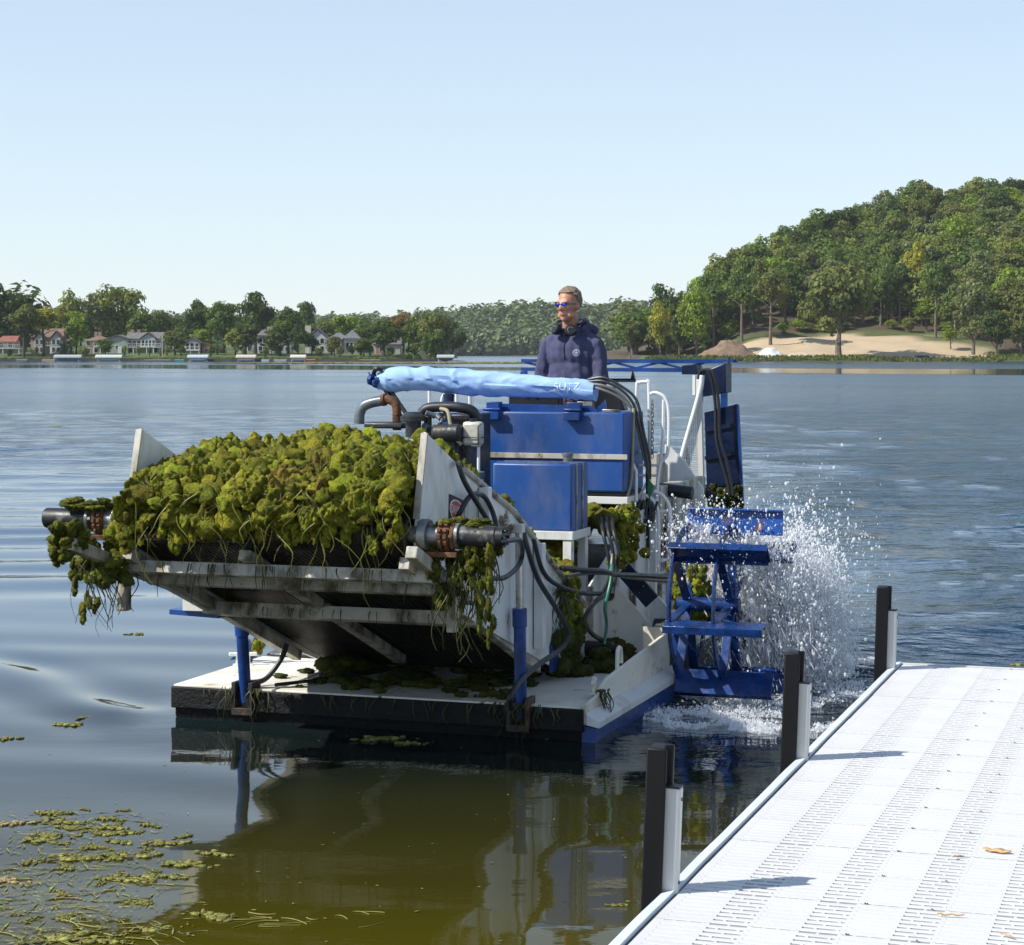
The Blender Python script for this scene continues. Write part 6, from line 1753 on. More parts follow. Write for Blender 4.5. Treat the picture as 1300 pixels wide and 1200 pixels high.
fold_ += np.where(low & (np.abs(co[:, 0]) > 0.16), 0.006 * np.sin(co[:, 2] * 95 + 9 * vnoise(co * 8, 2)), 0)
co = co + nr_ * fold_[:, None]
hme.vertices.foreach_set('co', co.astype(np.float32).ravel()); hme.update()
hoodie = link('hooded_sweatshirt', hme, M['hoodie'], person)
tre = BVHTree.FromPolygons([Vector(p) for p in co], [tuple(p.vertices) for p in hme.polygons])
def on_front(x, z, off=0.002):
    hit = tre.ray_cast(Vector((x, -1, z)), Vector((0, 1, 0)))
    return hit[0] + Vector((0, -off, 0)) if hit[0] else Vector((x, -0.15, z))
# round white chest emblem, drawstring, pocket seam
em = MB(); c0 = (0.085, 1.335)
def disc(mb, r0, r1, off, n=28, nr=3):
    b0 = len(mb.v)
    for j in range(nr + 1):
        r = r0 + (r1 - r0) * j / nr
        for i in range(n):
            a = 2 * math.pi * i / n
            mb.v.append(tuple(on_front(c0[0] + r * math.cos(a), c0[1] + r * math.sin(a), off)))
    for j in range(nr):
        for i in range(n):
            mb.f.append((b0 + j * n + i, b0 + j * n + (i + 1) % n, b0 + (j + 1) * n + (i + 1) % n, b0 + (j + 1) * n + i))
disc(em, 0.019, 0.026, 0.003); disc(em, 0.0005, 0.008, 0.003)
for k in range(5):
    a = 2 * math.pi * k / 5 + 0.3
    p = (c0[0] + 0.013 * math.cos(a), c0[1] + 0.013 * math.sin(a))
    q = on_front(*p, 0.004); em.box(q, (0.008, 0.002, 0.008))
em.build('chest_emblem', mat('emblem_print', (0.36, 0.38, 0.46), 0.8, var=0.1), hoodie)
MB().tube([on_front(-0.005, 1.47 - 0.022 * k, 0.004) + Vector((0.004 * math.sin(k), 0, 0)) for k in range(9)], 0.0035, 6).build('drawstring', M['headphone'], hoodie)
MB().tube([on_front(-0.10 + 0.022 * k, 1.125, 0.001) for k in range(10)], 0.003, 6).build('pocket_seam', M['hoodie'], hoodie)
tr_ = MB()
tr_.ball((0, 0.015, 0.90), (0.19, 0.14, 0.12), 16, 10)
for s_ in (-1, 1): chain(tr_, [(0.095 * s_, 0.01, 0.88, 0.105), (0.105 * s_, -0.01, 0.50, 0.078), (0.105 * s_, 0.02, 0.10, 0.066)], 14)
link('trousers', fuse(tr_, 0.012, 2), M['denim'], person)
# hair: a short cap over the crown and sides
hb_ = MB(); hb_.ball((0, 0.018, 0.044), (0.0785, 0.095, 0.090), 40, 28)
hv = []; keep = []
for i, p in enumerate(hb_.v):
    p = Vector(p)
    hv.append(p)
    front = p.y < -0.028
    keep.append((p.z > 0.078 + (0.012 if front else 0) - 0.75 * max(0, p.y + 0.03) if front or p.y < 0.0 else p.z > -0.03) and not (abs(p.x) > 0.06 and p.y < -0.03 and p.z < 0.075))
fs = [f for f in hb_.f if all(keep[i] for i in f)]
hm = MB(); hm.v = [tuple(HC + hq @ p) for p in hv]; hm.f = fs
me = hm.mesh('hair')
import bmesh
bmm = bmesh.new(); bmm.from_mesh(me); bmesh.ops.delete(bmm, geom=[v for v in bmm.verts if not v.link_faces], context='VERTS')
bmesh.ops.subdivide_edges(bmm, edges=bmm.edges, cuts=1, use_grid_fill=True)
for v in bmm.verts:
    n_ = v.normal
    k_ = float(vnoise(np.array([[v.co.x * 60, v.co.y * 60, v.co.z * 28]]), 3)[0]); k2 = float(vnoise(np.array([[v.co.x * 140, v.co.y * 140, v.co.z * 80]]), 4)[0])
    v.co += n_ * (0.005 + 0.006 * k_ + 0.003 * k2)
bmm.to_mesh(me); bmm.free()
for p in me.polygons: p.use_smooth = True
ho = link('hair', me, M['hair'], person); s_m = ho.modifiers.new('t', 'SOLIDIFY'); s_m.thickness = 0.009; s_m.offset = -1
# sunglasses
sgm = MB()
for s_ in (-1, 1):
    rim = [hp(s_ * (0.031 + 0.0235 * math.cos(a)), -0.099 + 0.010 * abs(math.cos(a)) * (1 if math.cos(a) > 0 else 0.2), 0.010 + 0.0145 * math.sin(a)) for a in [2 * math.pi * i / 18 for i in range(19)]]
    sgm.tube(rim, 0.0022, 6)
    sgm.tube([hp(s_ * 0.054, -0.088, 0.014), hp(s_ * 0.071, -0.050, 0.012), hp(s_ * 0.077, 0.005, 0.008)], 0.0022, 6)
sgm.tube([hp(-0.008, -0.100, 0.012), hp(0, -0.103, 0.014), hp(0.008, -0.100, 0.012)], 0.002, 6)
sg_ = sgm.build('sunglasses', M['headphone'], person)
for s_ in (-1, 1):
    lm = MB(); ctr = hp(s_ * 0.031, -0.100, 0.010)
    vs = [ctr] + [hp(s_ * (0.031 + 0.0225 * math.cos(a)), -0.0975 + 0.009 * max(0, math.cos(a)), 0.010 + 0.0135 * math.sin(a)) for a in [2 * math.pi * i / 18 for i in range(18)]]
    lm.add(vs, [(0, 1 + i, 1 + (i + 1) % 18) for i in range(18)]); lo_ = lm.build('lens', M['lens'], sg_); lo_.modifiers.new('t', 'SOLIDIFY').thickness = 0.0015
# headphones worn round the neck
hp_ = MB()
hp_.tube(smooth_path([(-0.085, -0.075, 1.535), (-0.105, 0.0, 1.56), (-0.075, 0.09, 1.575), (0.0, 0.12, 1.58), (0.085, 0.09, 1.575), (0.115, 0.0, 1.56), (0.085, -0.08, 1.535)], 5), 0.011, 8)
hph = hp_.build('headphones', M['headphone'], person)
for (x, y, z, rz) in ((-0.070, -0.115, 1.505, R(-35)), (0.050, -0.130, 1.495, R(20))):
    q = Matrix.Rotation(rz, 3, 'Z') @ Matrix.Rotation(R(90 - 12), 3, 'X')
    for (r, d0, d1, nm, mm) in ((0.043, -0.012, 0.022, 'ear_cup', 'headphone'), (0.040, -0.026, -0.0125, 'ear_cushion', 'rubber')):
        b_ = MB(); p0 = Vector((x, y, z)) + q @ Vector((0, 0, d0)); p1 = Vector((x, y, z)) + q @ Vector((0, 0, d1))
        b_.tube([p0, p0.lerp(p1, 0.3), p0.lerp(p1, 0.8), p1], [r * 0.93, r, r * 0.97, r * 0.8], 22)
        b_.build(nm, M[mm], hph)
    b_ = MB(); cc = Vector((x, y, z)) + q @ Vector((0, 0, 0.0225))
    b_.tube([cc + q @ Vector((0.020 * math.cos(a), 0.020 * math.sin(a), 0)) for a in [R(30 + 10 * i) for i in range(22)]], 0.0028, 6); b_.build('cup_ring', M['skinrim'], hph)

# ---------------------------------------------------------------- weed: the heap on the conveyor and everything that hangs from it
import bmesh as _bm
def ico(sub):
    b_ = _bm.new(); _bm.ops.create_icosphere(b_, subdivisions=sub, radius=1.0)
    V = np.array([v.co[:] for v in b_.verts]); F = np.array([[v.index for v in f.verts] for f in b_.faces]); b_.free()
    return V, F
IC3, IF3 = ico(4); IC2, IF2 = ico(3); IC1, IF1 = ico(2); IC0, IF0 = ico(1)
def clumps(items, seed, lvl=3):
    """many separate lumpy tufts in one mesh; items: (centre, radii)"""
    V0, F0 = {3: (IC3, IF3), 2: (IC2, IF2), 1: (IC1, IF1)}[lvl]
    rs = np.random.RandomState(seed)
    VV, FF = [], []
    for k, (c, r) in enumerate(items):
        o = rs.uniform(-50, 50, 3)
        n1 = vnoise(V0 * 1.5 + o, 1); n2 = vnoise(V0 * 3.6 + o, 2); n3 = vnoise(V0 * 8.5 + o, 3)
        n4 = vnoise(V0 * 17 + o, 4)
        d = 1 + 0.36 * n1 + 0.26 * n2 + (0.22 * n3 + (0.07 * n4 if lvl > 2 else 0) if lvl >= 2 else 0)
        q = rs.normal(0, 1, 4); q /= np.linalg.norm(q)
        Rm = np.array(Quaternion(q).to_matrix())
        P = (V0 * d[:, None]) @ Rm.T * np.array(r) + np.array(c)
        VV.append(P); FF.append(F0 + k * len(V0))
    return np.concatenate(VV), np.concatenate(FF)
def fuzz(V, F, n, ln, seed, sag=0.4, w=0.0012):
    """short fibres standing off a surface"""
    rs = np.random.RandomState(seed)
    A, B, C_ = V[F[:, 0]], V[F[:, 1]], V[F[:, 2]]
    cr = np.cross(B - A, C_ - A); ar = np.linalg.norm(cr, axis=1); nrm_ = cr / (ar[:, None] + 1e-12)
    idx = rs.choice(len(F), n, p=ar / ar.sum())
    u = rs.rand(n); v = rs.rand(n); s = u + v > 1; u[s] = 1 - u[s]; v[s] = 1 - v[s]
    P = A[idx] + (B[idx] - A[idx]) * u[:, None] + (C_[idx] - A[idx]) * v[:, None]
    N_ = nrm_[idx] + rs.normal(0, 0.55, (n, 3)); N_[:, 2] -= sag
    N_ /= np.linalg.norm(N_, axis=1)[:, None]
    L_ = ln * rs.uniform(0.4, 1.5, n)[:, None]
    t = np.cross(N_, rs.normal(0, 1, (n, 3))); t /= np.linalg.norm(t, axis=1)[:, None] + 1e-9
    V2 = np.stack([P - t * w - nrm_[idx] * 0.004, P + t * w - nrm_[idx] * 0.004, P + N_ * L_ + np.array([0, 0, -0.25]) * L_], 1).reshape(-1, 3)
    return V2
def weed_obj(name, items, m, seed, label, lvl=3, nf=0, fl=0.012, parent=HV, kind='stuff', cat='water weed'):
    if lvl == 2 and len(items) < 140:                 # break each tuft into a few ragged ones
        r_ = np.random.RandomState(seed + 7); more = []
        for c, r in items:
            big = max(r)
            k = 1 if big < 0.022 else 3
            for i in range(k): more.append((np.array(c) + (r_.normal(0, 0.42, 3) * np.array(r) if k > 1 else 0), tuple(q * (r_.uniform(0.45, 0.75) if k > 1 else 1) for q in r)))
        items = more
    V, F = clumps(items, seed, lvl)
    if nf:
        V2 = fuzz(V, F, nf, fl, seed + 1)
        F2 = np.arange(len(V2)).reshape(-1, 3) + len(V)
        V = np.concatenate([V, V2]); F = np.concatenate([F, F2])
    o = link(name, fast_mesh(name, V, F, True), m)
    if parent is not None:       # stands in the harvester's place without being part of it
        o.location = parent.location; o.rotation_euler = parent.rotation_euler
    return tag(o, label, cat, kind=kind)
rs = np.random.RandomState(77)
PY = np.array([-1.470, -1.525, -1.535, -1.480, -1.370, -1.22, -1.03, -0.80, -0.45, 0.0, 0.65])
PZ = np.array([1.205, 1.275, 1.370, 1.490, 1.600, 1.685, 1.735, 1.745, 1.660, 1.46, 1.13])
PS_ = np.concatenate([[0], np.cumsum(np.hypot(np.diff(PY), np.diff(PZ)))])
def heap_pt(x, s):
    """point and outward normal on the heap's smooth surface; s runs from the roller up the face and back"""
    x = np.asarray(x, float); s = np.asarray(s, float)
    y = np.interp(s, PS_, PY); z = np.interp(s, PS_, PZ)
    y1 = np.interp(s + 0.03, PS_, PY); z1 = np.interp(s + 0.03, PS_, PZ); y0 = np.interp(s - 0.03, PS_, PY); z0 = np.interp(s - 0.03, PS_, PZ)
    ty, tz = y1 - y0, z1 - z0; L_ = np.hypot(ty, tz) + 1e-9
    ny, nz_ = -tz / L_, ty / L_
    base = FZ + (BZ - FZ) * (y - FU) / (BU - FU) + 0.06
    e = 0.80 * np.interp(np.abs(x), [0, 0.5, 0.66, 0.78], [1, 1, 0.94, 0.82]) * np.interp(x, [-0.80, -0.62, -0.40], [0.66, 0.84, 1.0])
    e = e * (1 + 0.11 * vnoise(np.stack([x * 3.6, s * 2.8, x * 0], -1).reshape(-1, 3), 9).reshape(x.shape))
    z = np.where(z > base, base + (z - base) * e, z)
    return np.stack([x, y, z], -1), np.stack([x * 0, ny, nz_], -1)
def cells(x, s, n, seed, rad):
    """rounded lumps: 1 at each lump's middle, falling to 0 between lumps"""
    r_ = np.random.RandomState(seed)
    cx = r_.uniform(-0.8, 0.8, n); cs = r_.uniform(-0.05, 3.0, n); cr = rad * r_.uniform(0.6, 1.5, n)
    best = np.full(len(x), 9.0)
    for k in range(n):
        d = np.hypot(x - cx[k], (s - cs[k]) * 0.85) / cr[k]
        best = np.minimum(best, d)
    return np.sqrt(np.clip(1 - np.minimum(best, 1) ** 2, 0, 1))
gx = np.linspace(-0.762, 0.762, 300); gs = np.concatenate([np.linspace(0.02, 1.1, 220), np.linspace(1.12, PS_[-1] - 0.02, 60)])
GX, GS = np.meshgrid(gx, gs); GXr, GSr = GX.ravel(), GS.ravel()
Pp, Nn_ = heap_pt(GXr, GSr)
wx = GXr + 0.03 * vnoise(np.stack([GXr * 14, GSr * 14, GXr * 0], 1), 1); ws = GSr + 0.03 * vnoise(np.stack([GXr * 14, GSr * 14, GXr * 0 + 5], 1), 2)
lump = 0.115 * cells(wx, ws, 330, 3, 0.066) + 0.034 * cells(wx + 0.01, ws, 1200, 4, 0.034) - 0.090
lump += 0.018 * vnoise(np.stack([GXr * 38, GSr * 38, GXr * 0], 1), 5) + 0.013 * vnoise(np.stack([GXr * 95, GSr * 60, GXr * 0], 1), 6)
lump -= 0.05 * sstep(0.10, 0.0, GSr + 0.05 * vnoise(np.stack([GXr * 7, GXr * 0, GXr * 0], 1), 11))
hv_ = Pp + Nn_ * lump[:, None]
hv_[:, 0] = np.clip(hv_[:, 0] + 0.01 * vnoise(hv_ * 30, 8), -0.765, np.where(hv_[:, 1] > -1.37, 0.762, 0.79))
nxg = len(gx)
I, J = np.meshgrid(np.arange(len(gs) - 1), np.arange(nxg - 1), indexing='ij')
hf_ = np.stack([I * nxg + J, I * nxg + J + 1, (I + 1) * nxg + J + 1, (I + 1) * nxg + J], -1).reshape(-1, 4)
tri = np.concatenate([hf_[:, :3], hf_[:, [0, 2, 3]]])
def split_brown(P):
    d = np.hypot((P[:, 0] - 0.20) / 0.24, (P[:, 2] - 1.52) / 0.11) + 0.5 * vnoise(P * 9, 12)
    return d < 0.8
cen = hv_[tri].mean(1); bsel = split_brown(cen)
fz = fuzz(hv_, tri, 130000, 0.009, 21, 0.5, 0.0010)
fb = split_brown(fz[::3])
fzt = fz.reshape(-1, 3, 3)
def heap_obj(sel_f, sel_z, m, label):
    T = tri[sel_f]; used, inv = np.unique(T, return_inverse=True)
    V = np.concatenate([hv_[used], fzt[sel_z].reshape(-1, 3)])
    F = np.concatenate([inv.reshape(-1, 3), np.arange(sel_z.sum() * 3).reshape(-1, 3) + len(used)])
    o = link('weed_heap', fast_mesh('weed_heap', V, F, True), m); o.location = HV.location; o.rotation_euler = HV.rotation_euler
    return tag(o, label, 'water weed', kind='stuff')
heap_obj(~bsel, ~fb, M['weed_mass'], 'big matted heap of green water weed piled on the raised conveyor')
heap_obj(bsel, fb, M['weed_brown'], 'brownish patch of weed near the top of the heap by the engine')
items = []
for k in range(330):
    x = rs.uniform(-0.74, 0.74); sx_ = 1.15 * rs.rand() ** 0.9
    p, nn2 = heap_pt(np.array([x]), np.array([sx_])); p, nn2 = p[0], nn2[0]
    r = 0.016 + 0.032 * rs.rand() ** 1.5
    p = p + nn2 * rs.uniform(-0.03, 0.015)
    if p[1] > -1.34: p[0] *= 0.93
    items.append((p, (r * rs.uniform(0.9, 1.8), r * rs.uniform(0.8, 1.1), r * rs.uniform(0.7, 1.6))))
for k in range(52):                               # rags hanging over the roller
    x = rs.uniform(-0.76, 0.74); a = rs.rand() ** 1.5
    r = rs.uniform(0.012, 0.026)
    for j in range(rs.randint(1, 4)): items.append(((x + rs.uniform(-0.02, 0.02), -1.50 + 0.02 * a, 1.265 - 0.09 * a - j * r * 1.2), (r, r * 0.7, r * 1.5)))
weed_obj('weed_heap', items, M['weed'], 5, 'loose tufts of weed standing out of the heap on the conveyor', 2, 40000, 0.009)
def draped(name, n, s0, s1, l0, l1, m, seed, r0, r1, label):
    r_ = np.random.RandomState(seed); mb = MB()
    for k in range(n):
        x = r_.uniform(-0.72, 0.72); s = r_.uniform(s0, s1); ln = r_.uniform(l0, l1); dx = r_.uniform(-1.1, 1.1); w1, w2, am = r_.uniform(2, 7), r_.uniform(0, 6), r_.uniform(0.0, 0.25)
        path = []
        for i in range(8):
            t = i / 7; ss = max(0.0, s - ln * t * 0.8); xx = float(np.clip(x + ln * dx * t + ln * am * math.sin(w1 * t + w2), -0.74, 0.74))
            p, q = heap_pt(np.array([xx]), np.array([ss]))
            path.append(p[0] + q[0] * (0.016 + 0.016 * math.sin(t * 9 + w2)))
        rr_ = r_.uniform(r0, r1); mb.tube(path, [rr_ * (1 - 0.5 * i / 7) for i in range(8)], 4)
    o = mb.build(name, m); o.location = HV.location; o.rotation_euler = HV.rotation_euler
    return tag(o, label, 'water weed', kind='stuff')
draped('weed_strand', 150, 0.1, 1.1, 0.05, 0.26, M['strand'], 61, 0.0008, 0.0024, 'pale stems matted into the face of the heap')
draped('weed_strand', 130, 0.1, 1.1, 0.05, 0.22, M['strand_dark'], 62, 0.0012, 0.0034, 'dark stems matted into the face of the heap')
# weed further back on the bed and along the right side
it = []
for k in range(150):
    y = rs.uniform(0.2, 3.3); x = rs.uniform(-0.68, 0.68)
    z = np.interp(y, [0.2, 0.9, 1.5, 2.2, 3.3], [1.12, 0.86, 0.72, 0.98, 1.02]) + rs.uniform(-0.06, 0.05)
    r = rs.uniform(0.045, 0.085); it.append(((x, y, z), (r, r, r * 0.85)))
for k in range(26):
    y = rs.uniform(-0.1, 0.5); it.append(((rs.uniform(0.55, 0.74), y, 1.22 - 0.45 * y + rs.uniform(0.0, 0.10)), (0.05, 0.05, 0.05)))
for (x, y, z, r) in ((-0.0, 1.62, 1.22, 0.06), (0.03, 1.66, 1.15, 0.055), (0.66, -0.80, 1.60, 0.055), (0.70, -0.72, 1.55, 0.05), (0.62, -0.9, 1.66, 0.05), (0.72, -0.62, 1.49, 0.045), (0.60, -1.22, 1.60, 0.05), (0.66, -1.2, 1.52, 0.045), (0.7, -1.24, 1.44, 0.04)):
    it.append(((x, y, z), (r, r, r)))
weed_obj('weed_load', it, M['weed'], 15, 'green weed carried on the bed beneath the blue tanks', 2, 9000, 0.014)
it = []
for k in range(26):                              # draped over the bed wall by the ladder
    a = rs.rand(); it.append(((0.74 + rs.uniform(-0.05, 0.07), 2.45 + rs.uniform(-0.2, 0.2), 1.06 - 0.32 * a), (0.05, 0.05, 0.06)))
for k in range(10): it.append(((0.83 + rs.uniform(-0.03, 0.03), 0.98 + rs.uniform(-0.1, 0.1), 0.78 - 0.25 * rs.rand()), (0.035, 0.045, 0.05)))
for k in range(8): it.append(((0.85, 1.9 + rs.uniform(-0.1, 0.1), 0.80 - 0.05 * rs.rand()), (0.045, 0.05, 0.035)))
weed_obj('hanging_weed', it, M['weed'], 25, 'green weed draped over the white bed wall beside the ladder', 2, 5000, 0.016)
# weed on the right motor, the left arm and the deck
it = []
for k in range(26): it.append(((rs.uniform(0.88, 1.10), FU + rs.uniform(-0.01, 0.12), 1.272 + rs.uniform(-0.01, 0.02)), (0.04, 0.04, 0.018)))
for k in range(46):
    a = rs.rand(); it.append(((rs.uniform(0.84, 1.16), FU + rs.uniform(-0.03, 0.13), 1.15 - 0.26 * a * a), (0.028, 0.03, 0.045)))
for k in range(12): it.append(((rs.uniform(1.06, 1.17), FU - 0.02, 1.1 - 0.40 * rs.rand()), (0.016, 0.016, 0.05)))
weed_obj('hanging_weed', it, M['weed_mid'], 35, 'wet weed hanging round the right drive motor', 2, 9000, 0.02)
it = []
for k in range(22): it.append(((-1.05 + rs.uniform(-0.07, 0.14), FU + rs.uniform(-0.05, 0.05), FZ + 0.10 + rs.uniform(-0.015, 0.02)), (0.05, 0.04, 0.02)))
for k in range(22):
    a = rs.rand(); it.append(((-0.90 + rs.uniform(-0.10, 0.12), -1.35 + rs.uniform(-0.15, 0.15), 1.12 - 0.16 * a + rs.uniform(-0.03, 0.02)), (0.055, 0.05, 0.05)))
for k in range(8):
    a = rs.rand(); it.append(((-1.06 + rs.uniform(-0.06, 0.06) + 0.08 * a, -1.4, 1.02 - 0.26 * a), (0.025, 0.02, 0.05)))
weed_obj('hanging_weed', it, M['weed_mid'], 45, 'weed tangled about the left fork arm', 2, 9000, 0.022)
it = []
for k in range(16):
    a = 2 * math.pi * k / 16; it.append(((-0.945 + 0.045 * math.cos(a), -1.74 + 0.02 * math.sin(k), 1.17 + 0.070 * math.sin(a)), (0.034, 0.05, 0.036)))
for k in range(8): it.append(((-0.93 + rs.uniform(-0.05, 0.05), -1.68, 1.19 + rs.uniform(-0.03, 0.05)), (0.05, 0.05, 0.04)))
weed_obj('weed_ball', it, M['weed_mid'], 46, 'round ball of weed wrapped on the end of the left fork arm', 2, 6000, 0.012)
it = []
for k in range(14): it.append(((-0.80 + rs.uniform(-0.05, 0.07), -1.45, 1.31 - 0.16 * rs.rand()), (0.045, 0.03, 0.05)))
weed_obj('hanging_weed', it, M['weed'], 47, 'bright yellow green flap of weed folded over the left roller end', 2, 4000, 0.012)
it = []
for k in range(420):
    x = rs.uniform(-0.55, 0.78); y = rs.uniform(0.06, 0.95)
    if rs.rand() > 0.35 + 0.65 * float(np.interp(y, [0.05, 0.5, 0.9], [0.15, 0.6, 1.0])) * (1 if x < 0.75 else 0.3): continue
    if float(vnoise(np.array([[x * 5, y * 5, 3.0]]), 15)[0]) < -0.05: continue
    r = rs.uniform(0.010, 0.036); it.append(((x, y, 0.203 + r * 0.3), (r * rs.uniform(0.9, 2.2), r * rs.uniform(0.8, 1.6), r * 0.6)))
for k in range(34): it.append(((rs.uniform(-0.56, -0.35), rs.uniform(0.45, 0.85), 0.22 + rs.uniform(0, 0.07)), (0.05, 0.05, 0.035)))
for k in range(26): it.append(((rs.uniform(0.66, 1.0), rs.uniform(1.0, 1.95), 0.22 + 0.12 * rs.rand() ** 3), (0.06, 0.06, 0.04)))
for k in range(16): it.append(((0.79 + rs.uniform(0, 0.06), 0.95 + rs.uniform(-0.2, 0.25), 0.24 + 0.26 * rs.rand()), (0.045, 0.05, 0.06)))
for (x, y) in ((-0.77, 0.40), (-0.70, 0.62), (-0.62, 0.80)): it.append(((x, y, 0.21), (0.05, 0.03, 0.015)))
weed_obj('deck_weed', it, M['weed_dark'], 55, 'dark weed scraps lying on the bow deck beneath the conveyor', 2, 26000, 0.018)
it = []
for k in range(46):
    a = rs.rand(); it.append(((1.27 + rs.uniform(-0.07, 0.13) + 0.1 * (a - 0.3), 1.95 + rs.uniform(-0.08, 0.08), 0.78 - 0.42 * a), (0.045, 0.04, 0.055)))
weed_obj('hanging_weed', it, M['weed'], 65, 'yellow green weed caught inside the right paddle wheel', 2, 6000, 0.018)
it = []
for k in range(30): it.append(((0.70 + rs.uniform(0.0, 0.26), 5.06 + rs.uniform(-0.05, 0.03), 1.03 - 0.12 * rs.rand() + rs.uniform(-0.02, 0.03)), (0.03, 0.03, 0.04)))
weed_obj('hanging_weed', it, M['weed_dark'], 66, 'dark weed fringe at the foot of the blue stern plate', 2, 5000, 0.02)
it = [((0.75 + rs.uniform(-0.03, 0.05), -0.12 + rs.uniform(-0.05, 0.05), 1.22 - 0.1 * rs.rand()), (0.03, 0.03, 0.035)) for k in range(10)]
weed_obj('dry_weed', it, mat('dried_weed', (0.30, 0.26, 0.17), 0.85, var=0.3, vscale=20, island=0.3, bump=0.8, bscale=80), 67, 'pale dried weed caught on the edge pipe by the cylinder', 2, 2500, 0.025, kind=None)
it = [((-1.16 + rs.uniform(-0.02, 0.02), 0.9 + rs.uniform(-0.03, 0.03), 0.27 + 0.10 * rs.rand()), (0.025, 0.03, 0.04)) for k in range(8)]
weed_obj('hanging_weed', it, M['weed'], 68, 'small tuft of weed on the hose at the left of the deck', 2, 1500, 0.012, kind=None)
# strands: long stems and leaves hanging off the heap, the beams and the bow
def strands(name, specs, m, seed, label, r=0.0035, curl=1.0):
    rs = np.random.RandomState(seed)
    mb = MB()
    for (p, ln, dx) in specs:
        n_ = 9; a = rs.uniform(-1, 1) * 0.45 * curl; b_ = rs.uniform(-1, 1) * 0.15; w1, w2 = rs.uniform(2, 8), rs.uniform(0, 6)
        path = []
        for i in range(n_):
            t = i / (n_ - 1)
            path.append((p[0] + dx * t + ln * a * math.sin(t * 3) * 0.4 + ln * 0.10 * curl * (math.sin(w1 * t + w2) - math.sin(w2)), p[1] - 0.015 * math.sin(t * 3) + ln * b_ * t, p[2] - ln * t))
        rr_ = r * rs.uniform(0.4, 1.25)
        mb.tube(path, [rr_ * (1 - 0.6 * i / (n_ - 1)) for i in range(n_)], 4)
    o = mb.build(name, m); o.location = HV.location; o.rotation_euler = HV.rotation_euler
    return tag(o, label, 'water weed', kind='stuff')
sp = []
for k in range(44): sp.append(((rs.uniform(-0.74, 0.74), -1.50 + rs.uniform(-0.02, 0.03), rs.uniform(1.22, 1.42)), rs.uniform(0.08, 0.34), rs.uniform(-0.1, 0.12)))
for k in range(55):
    x = rs.uniform(-0.7, 0.7); p_, q_ = heap_pt(np.array([x]), np.array([rs.uniform(0.1, 0.5)])); sp.append((tuple(p_[0] + q_[0] * 0.04), rs.uniform(0.05, 0.18), rs.uniform(-0.12, 0.12)))
sp.append(((0.30, -1.53, 1.28), 0.46, 0.28)); sp.append(((-0.66, -1.53, 1.36), 0.42, 0.22)); sp.append(((0.62, -1.50, 1.38), 0.30, -0.05))
strands('weed_strand', sp, M['strand'], 1, 'yellow green weed stems trailing down the front of the heap')
sp = []
for k in range(64):
    x = rs.uniform(-0.78, 0.8); q = on_belt(0.035 if rs.rand() < 0.7 else 0.115, -0.19); sp.append(((x, q.y - 0.035, q.z + 0.035), rs.uniform(0.02, 0.13) * (1.6 if rs.rand() < 0.15 else 1), rs.uniform(-0.02, 0.02)))
for k in range(20):
    x = rs.uniform(-0.5, 0.75); q = on_belt(0.385, -0.17); sp.append(((x, q.y - 0.04, q.z + 0.03), rs.uniform(0.03, 0.10), 0.0))
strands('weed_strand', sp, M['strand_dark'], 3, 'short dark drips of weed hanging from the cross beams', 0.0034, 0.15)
sp = []
for k in range(44): sp.append(((rs.uniform(0.9, 1.17), FU + rs.uniform(-0.05, 0.1), rs.uniform(0.95, 1.15)), rs.uniform(0.1, 0.36), rs.uniform(-0.04, 0.05)))
for k in range(34): sp.append(((rs.uniform(-1.02, -0.78), -1.42 + rs.uniform(-0.15, 0.2), rs.uniform(0.98, 1.1)), rs.uniform(0.06, 0.34), rs.uniform(-0.05, 0.12)))
for k in range(36): sp.append(((rs.uniform(-1.1, 1.1), -0.036, 0.185), rs.uniform(0.03, 0.12), rs.uniform(-0.02, 0.02)))
for k in range(40):
    x = (-0.80 if rs.rand() < 0.4 else 0.845) + rs.uniform(-0.13, 0.13); sp.append(((x, -0.045, 0.205), rs.uniform(0.06, 0.2), rs.uniform(-0.05, 0.05)))
for k in range(30): sp.append(((0.82 + rs.uniform(-0.02, 0.04), 0.86 + rs.uniform(-0.1, 0.1), 0.75), rs.uniform(0.15, 0.4), 0.0))
for k in range(24): sp.append(((1.22 + rs.uniform(-0.02, 0.04), 0.28 + rs.uniform(-0.04, 0.04), 0.25), rs.uniform(0.08, 0.2), 0.01))
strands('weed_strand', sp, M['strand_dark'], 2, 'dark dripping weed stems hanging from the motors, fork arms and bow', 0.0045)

# ---------------------------------------------------------------- splash round the paddle wheel
def droplets(P, r, seed, stretch=1.5, tet=False):
    rs = np.random.RandomState(seed)
    n = len(P)
    O6 = np.array([[1, 0, 0], [-1, 0, 0], [0, 1, 0], [0, -1, 0], [0, 0, 1], [0, 0, -1.0]])
    F8 = np.array([[0, 2, 4], [2, 1, 4], [1, 3, 4], [3, 0, 4], [2, 0, 5], [1, 2, 5], [3, 1, 5], [0, 3, 5]])
    if tet:
        O6 = np.array([[1, 0, -0.6], [-0.5, 0.87, -0.6], [-0.5, -0.87, -0.6], [0, 0, 1.0]]); F8 = np.array([[0, 2, 1], [0, 1, 3], [1, 2, 3], [2, 0, 3]])
    sc = r[:, None] * np.stack([rs.uniform(0.7, 1.2, n), rs.uniform(0.7, 1.2, n), rs.uniform(0.8, stretch, n)], 1)
    V = P[:, None, :] + O6[None] * sc[:, None, :]
    V += rs.normal(0, 0.18, V.shape) * r[:, None, None]
    F = F8[None] + (np.arange(n) * len(O6))[:, None, None]
    return V.reshape(-1, 3), F.reshape(-1, 3)
rs = np.random.RandomState(99)
pts = []
